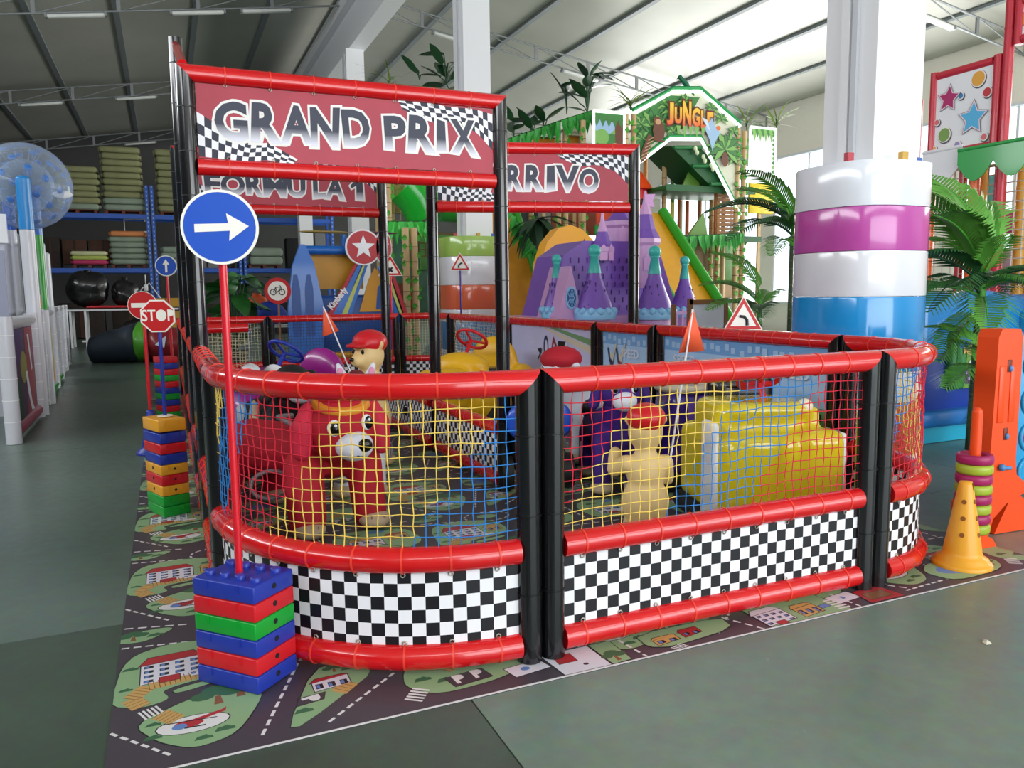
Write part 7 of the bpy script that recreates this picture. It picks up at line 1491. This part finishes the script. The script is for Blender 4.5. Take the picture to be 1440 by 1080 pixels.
for l, y0, y1, z0, z1, x, h in (('cream and orange padded wall deep in the soft play', -.4, 4.4, .9, 2.9, 9.3, 'EBA866'), ('magenta padded block in the soft play', 4.0, 4.6, 2.2, 2.5, 8.8, 'B8447E'), ('yellow padded panel in the soft play', 3.1, 3.5, 1.5, 2.6, 9.0, 'EFC94F'), ('teal padded block at the top of the net opening', 4.1, 4.5, 2.6, 2.95, 8.6, '53B8B4'), ('grey lilac padded block in the soft play', 4.1, 4.5, 1.3, 2.0, 8.9, 'B0A6B8'), ('pink padded panel in the soft play', 2.0, 2.7, 1.2, 2.4, 9.1, 'D98AA0')):
    t = thing('padded_block', l, 'padding', (x, (y0 + y1) / 2, z0), 0, 'padded blocks inside the soft play'); MB().rbox((0, 0, (z1 - z0) / 2), (.12, y1 - y0, z1 - z0), .04).build('pad', mat('pad_' + h, h, .5, var=.12, vscale=2), t); MB().box((0, 0, (z1 - z0) / 2), (.128, .012, z1 - z0 - .04)).build('seam', M_oline, t); MB().box((0.03, 0, -z0 / 2), (.05, .1, z0)).build('support', M_or2, t) if z0 > .3 else None
# blue inflatable wall and ocean print box
M_oc = mat('ocean_blue_vinyl', '1D86CC', .25, coat=.4, bump=.3, bscale=2); M_oc2 = mat('ocean_cyan_vinyl', '20A6C8', .3, coat=.3); M_ocd = mat('ocean_dark_blue', '1C3F9E', .35)
t = thing('blue_vinyl_wall', 'bright blue padded vinyl wall behind the palms', 'padding', (0, 0, 0)); p = (6.345, 3.400, 0.103); q = (8.054, 3.400, 1.274)
blob('cushion', [(((p[0] + q[0]) / 2 + .3, 3.5, .72), (q[0] - p[0] + .8, .3, 1.40), .12), ((p[0] + .3, 3.5, 1.38), (.35, .15, .09)), ((p[0] + 1.0, 3.5, 1.40), (.4, .15, .08))], M_oc, t, .04, 5)
MB().rbox((q[0] + .25, 3.25, .62), (.8, .25, 1.2), .06).build('side_bolster', M_oc2, t); MB().box(((p[0] + q[0]) / 2, 3.33, .18), (q[0] - p[0], .04, .1)).build('skirt', M_ocd, t)
t = thing('ocean_box', 'blue box seat with an ocean print of a fish and purple coral', 'play box', (0, 0, 0)); p = (5.261, 2.400, -0.203); q = (6.459, 2.400, 0.811)
MB().rbox(((p[0] + q[0]) / 2, 2.7, .55), (q[0] - p[0] + .3, .5, .55), .04).build('box', M_ocd, t); MB().rbox(((p[0] + q[0]) / 2, 2.65, .25), (q[0] - p[0] + .4, .6, .16), .04).build('ledge', mat('ledge_blue', '1F6FB8', .35), t); MB().box(((p[0] + q[0]) / 2, 2.7, .09), (q[0] - p[0] + .3, .5, .17)).build('plinth', M_oc2, t)
ob = MB().rbox(((p[0] + q[0]) / 2, 2.42, .80), (.75, .08, .56), .03).build('print_board', mat('ocean_print_green', '3F8A4A', .45), t); mb = MB(); M = Matrix.Translation(((p[0] + q[0]) / 2, 2.378, .80)) @ MP
mm = [mat('op_blue', '1E6FC0', .45), mat('op_green', '2F7A3C', .45), mat('op_lgreen', '6FA04A', .45), mat('op_fish', 'D9B26A', .45), mat('op_purple', '4C2468', .45), mat('op_lilac', 'B89AD0', .45), M_blk, M_palew]; lay_ = [.001]
def op_(pts, mi): lay_[0] += .0006; mb.poly([(x, y, lay_[0]) for x, y in pts], mi, M)
for x, y, rx, ry, mi in ((-.2, .18, .12, .07, 0), (.12, .16, .18, .08, 0), (.3, -.1, .06, .16, 0)): op_(el(x, y, rx, ry), mi)
for i in range(6): x = -.34 + i * .13; op_([(x, -.27), (x + .07, -.27), (x + .1, .0), (x + .03, .2), (x + .03, -.02)], 1 + i % 2)
op_(el(-.12, .10, .075, .05), 3); op_([(-.19, .10), (-.24, .15), (-.23, .05)], 3); op_(el(-.09, .115, .008, .01), 6); op_(el(-.06, -.1, .11, .09), 4); op_(el(-.16, -.16, .08, .07), 4); op_(el(.02, -.06, .07, .06), 4)
rnd = random.Random(4)
for i in range(12): op_(el(rnd.uniform(-.2, .08), rnd.uniform(-.2, 0), .016, .016, 8), 7 if i % 2 else 5)
mb.build('ocean_print', mm, ob)
# giant four in a row frame with ring toss pole, cut by the right edge of the picture
M_bl4 = mat('cyan_plastic', '2E9BD0', .35)
t = thing('four_in_a_row', 'big orange legged four in a row game with ring holder at the right edge', 'game', (3.16, .36, .004), math.radians(-4))
def M_up(y): return Matrix.Translation((0, y, 0)) @ MP
lg_ = [(-.24, 0), (-.09, 0), (-.06, .10), (.05, .19), (.20, .24), (.20, .30), (.115, .36), (.10, .46), (.10, 1.20), (.075, 1.25), (-.075, 1.25), (-.10, 1.20), (-.115, .42), (-.13, .30), (-.24, .20)]
lo = MB().prism([(x + .03, z) for x, z in lg_], -.07, .07, 0, M_up(0)).build('leg_panel', M_orange, t)
for x in (-.045, .045): MB().rbox((x + .02, -.071, .86), (.05, .012, .34), .005).build('raised_panel', M_orange, lo)
for z in (1.03, .62):
    MB().rbox((.03, -.071, z), (.035, .006, .075), .012).build('slot', mat('slot_dark_red', '7A2A12', .5), lo); MB().ell((.035, -.077, z - .015), (.014, .012, .02)).build('peg', mat('peg_blue', '4A86C0', .4), lo)
MB().tube([(.0, -.085, .42), (.07, -.085, .41)], .012, 8).build('peg_bar', mat('peg_blue', '4A86C0', .4), lo); MB().ell((0, -.085, .42), (.022, .02, .022)).build('peg_head', mat('peg_blue', '4A86C0', .4), lo)
fo = MB().prism([(.0, 0), (.55, 0), (.55, .02), (.3, .16), (.14, .26), (.1, .18)], -.06, .06, 0, M_up(0)).build('foot', M_orange, t)
gr = MB().rbox((.62, .0, .72), (.9, .06, 1.0), .02).build('grid', M_bl4, t)
for i in range(4):
    for j in range(4):
        cm = (M_lgreen, mat('disc_magenta', '9A2468', .4))[(i + j) % 2]; M = Matrix.Translation((.29 + i * .21, -.034, .36 + j * .22)) @ MP
        r_ = MB().tube([(.085 * math.cos(a), .085 * math.sin(a), 0) for a in [2 * PI * k / 20 for k in range(20)]], .014, 6, 0, False, True, M).build('hole_rim', M_bl4, gr)
        MB().lathe([(.03, -.002), (.08, -.002), (.08, .006), (.03, .012)], 18, 0, M).build('disc', cm, gr) if (i + j) % 3 else None
t = thing('ring_toss_pole', 'orange ring toss pole with magenta and green rings beside the game', 'game', (2.80, .20, .004), 0)
MB().prism([(-.16, 0), (.16, 0), (.12, .05), (.04, .085), (-.04, .085), (-.12, .05)], -.05, .05, 0, M_up(0)).build('foot', M_orange, t)
MB().tube([(0, 0, .05), (0, 0, .79)], [.035, .028], 14).build('pole', M_orange, t); MB().ell((0, 0, .79), (.028, .028, .03)).build('pole_tip', M_orange, t)
hgt = [('magenta', mat('ring_magenta', 'A01C5C', .4)), ('green', mat('ring_green', 'A2B636', .4))]
for i in range(8):
    cn, m = hgt[(i + 1) % 2]
    o = MB().lathe([(.062, .004), (.088, .0), (.096, .014), (.096, .042), (.088, .056), (.062, .052), (.062, .004)], 24, 0, None, True, False).build('toss_ring', m, None, (2.80, .20, (.10 + i * .0575)))
    tag(o, '%s ring on the orange pole, %s of eight from the bottom' % (cn, ['first', 'second', 'third', 'fourth', 'fifth', 'sixth', 'seventh', 'eighth and topmost'][i]), 'ring', 'rings on the toss pole')
# scrap of paper on the floor
tag(MB().add([(-.018, -.01, .002), (.012, -.016, .002), (.02, .006, .006), (.004, .016, .012), (-.014, .012, .004), (.002, 0, .016)], [(0, 1, 5), (1, 2, 5), (2, 3, 5), (3, 4, 5), (4, 0, 5), (4, 3, 2, 1, 0)]).build('paper_scrap', mat('scrap_paper', 'CFC8B4', .8), None, ((1.718, -0.664, 0.000))), 'small crumpled scrap of paper on the bare floor', 'litter')
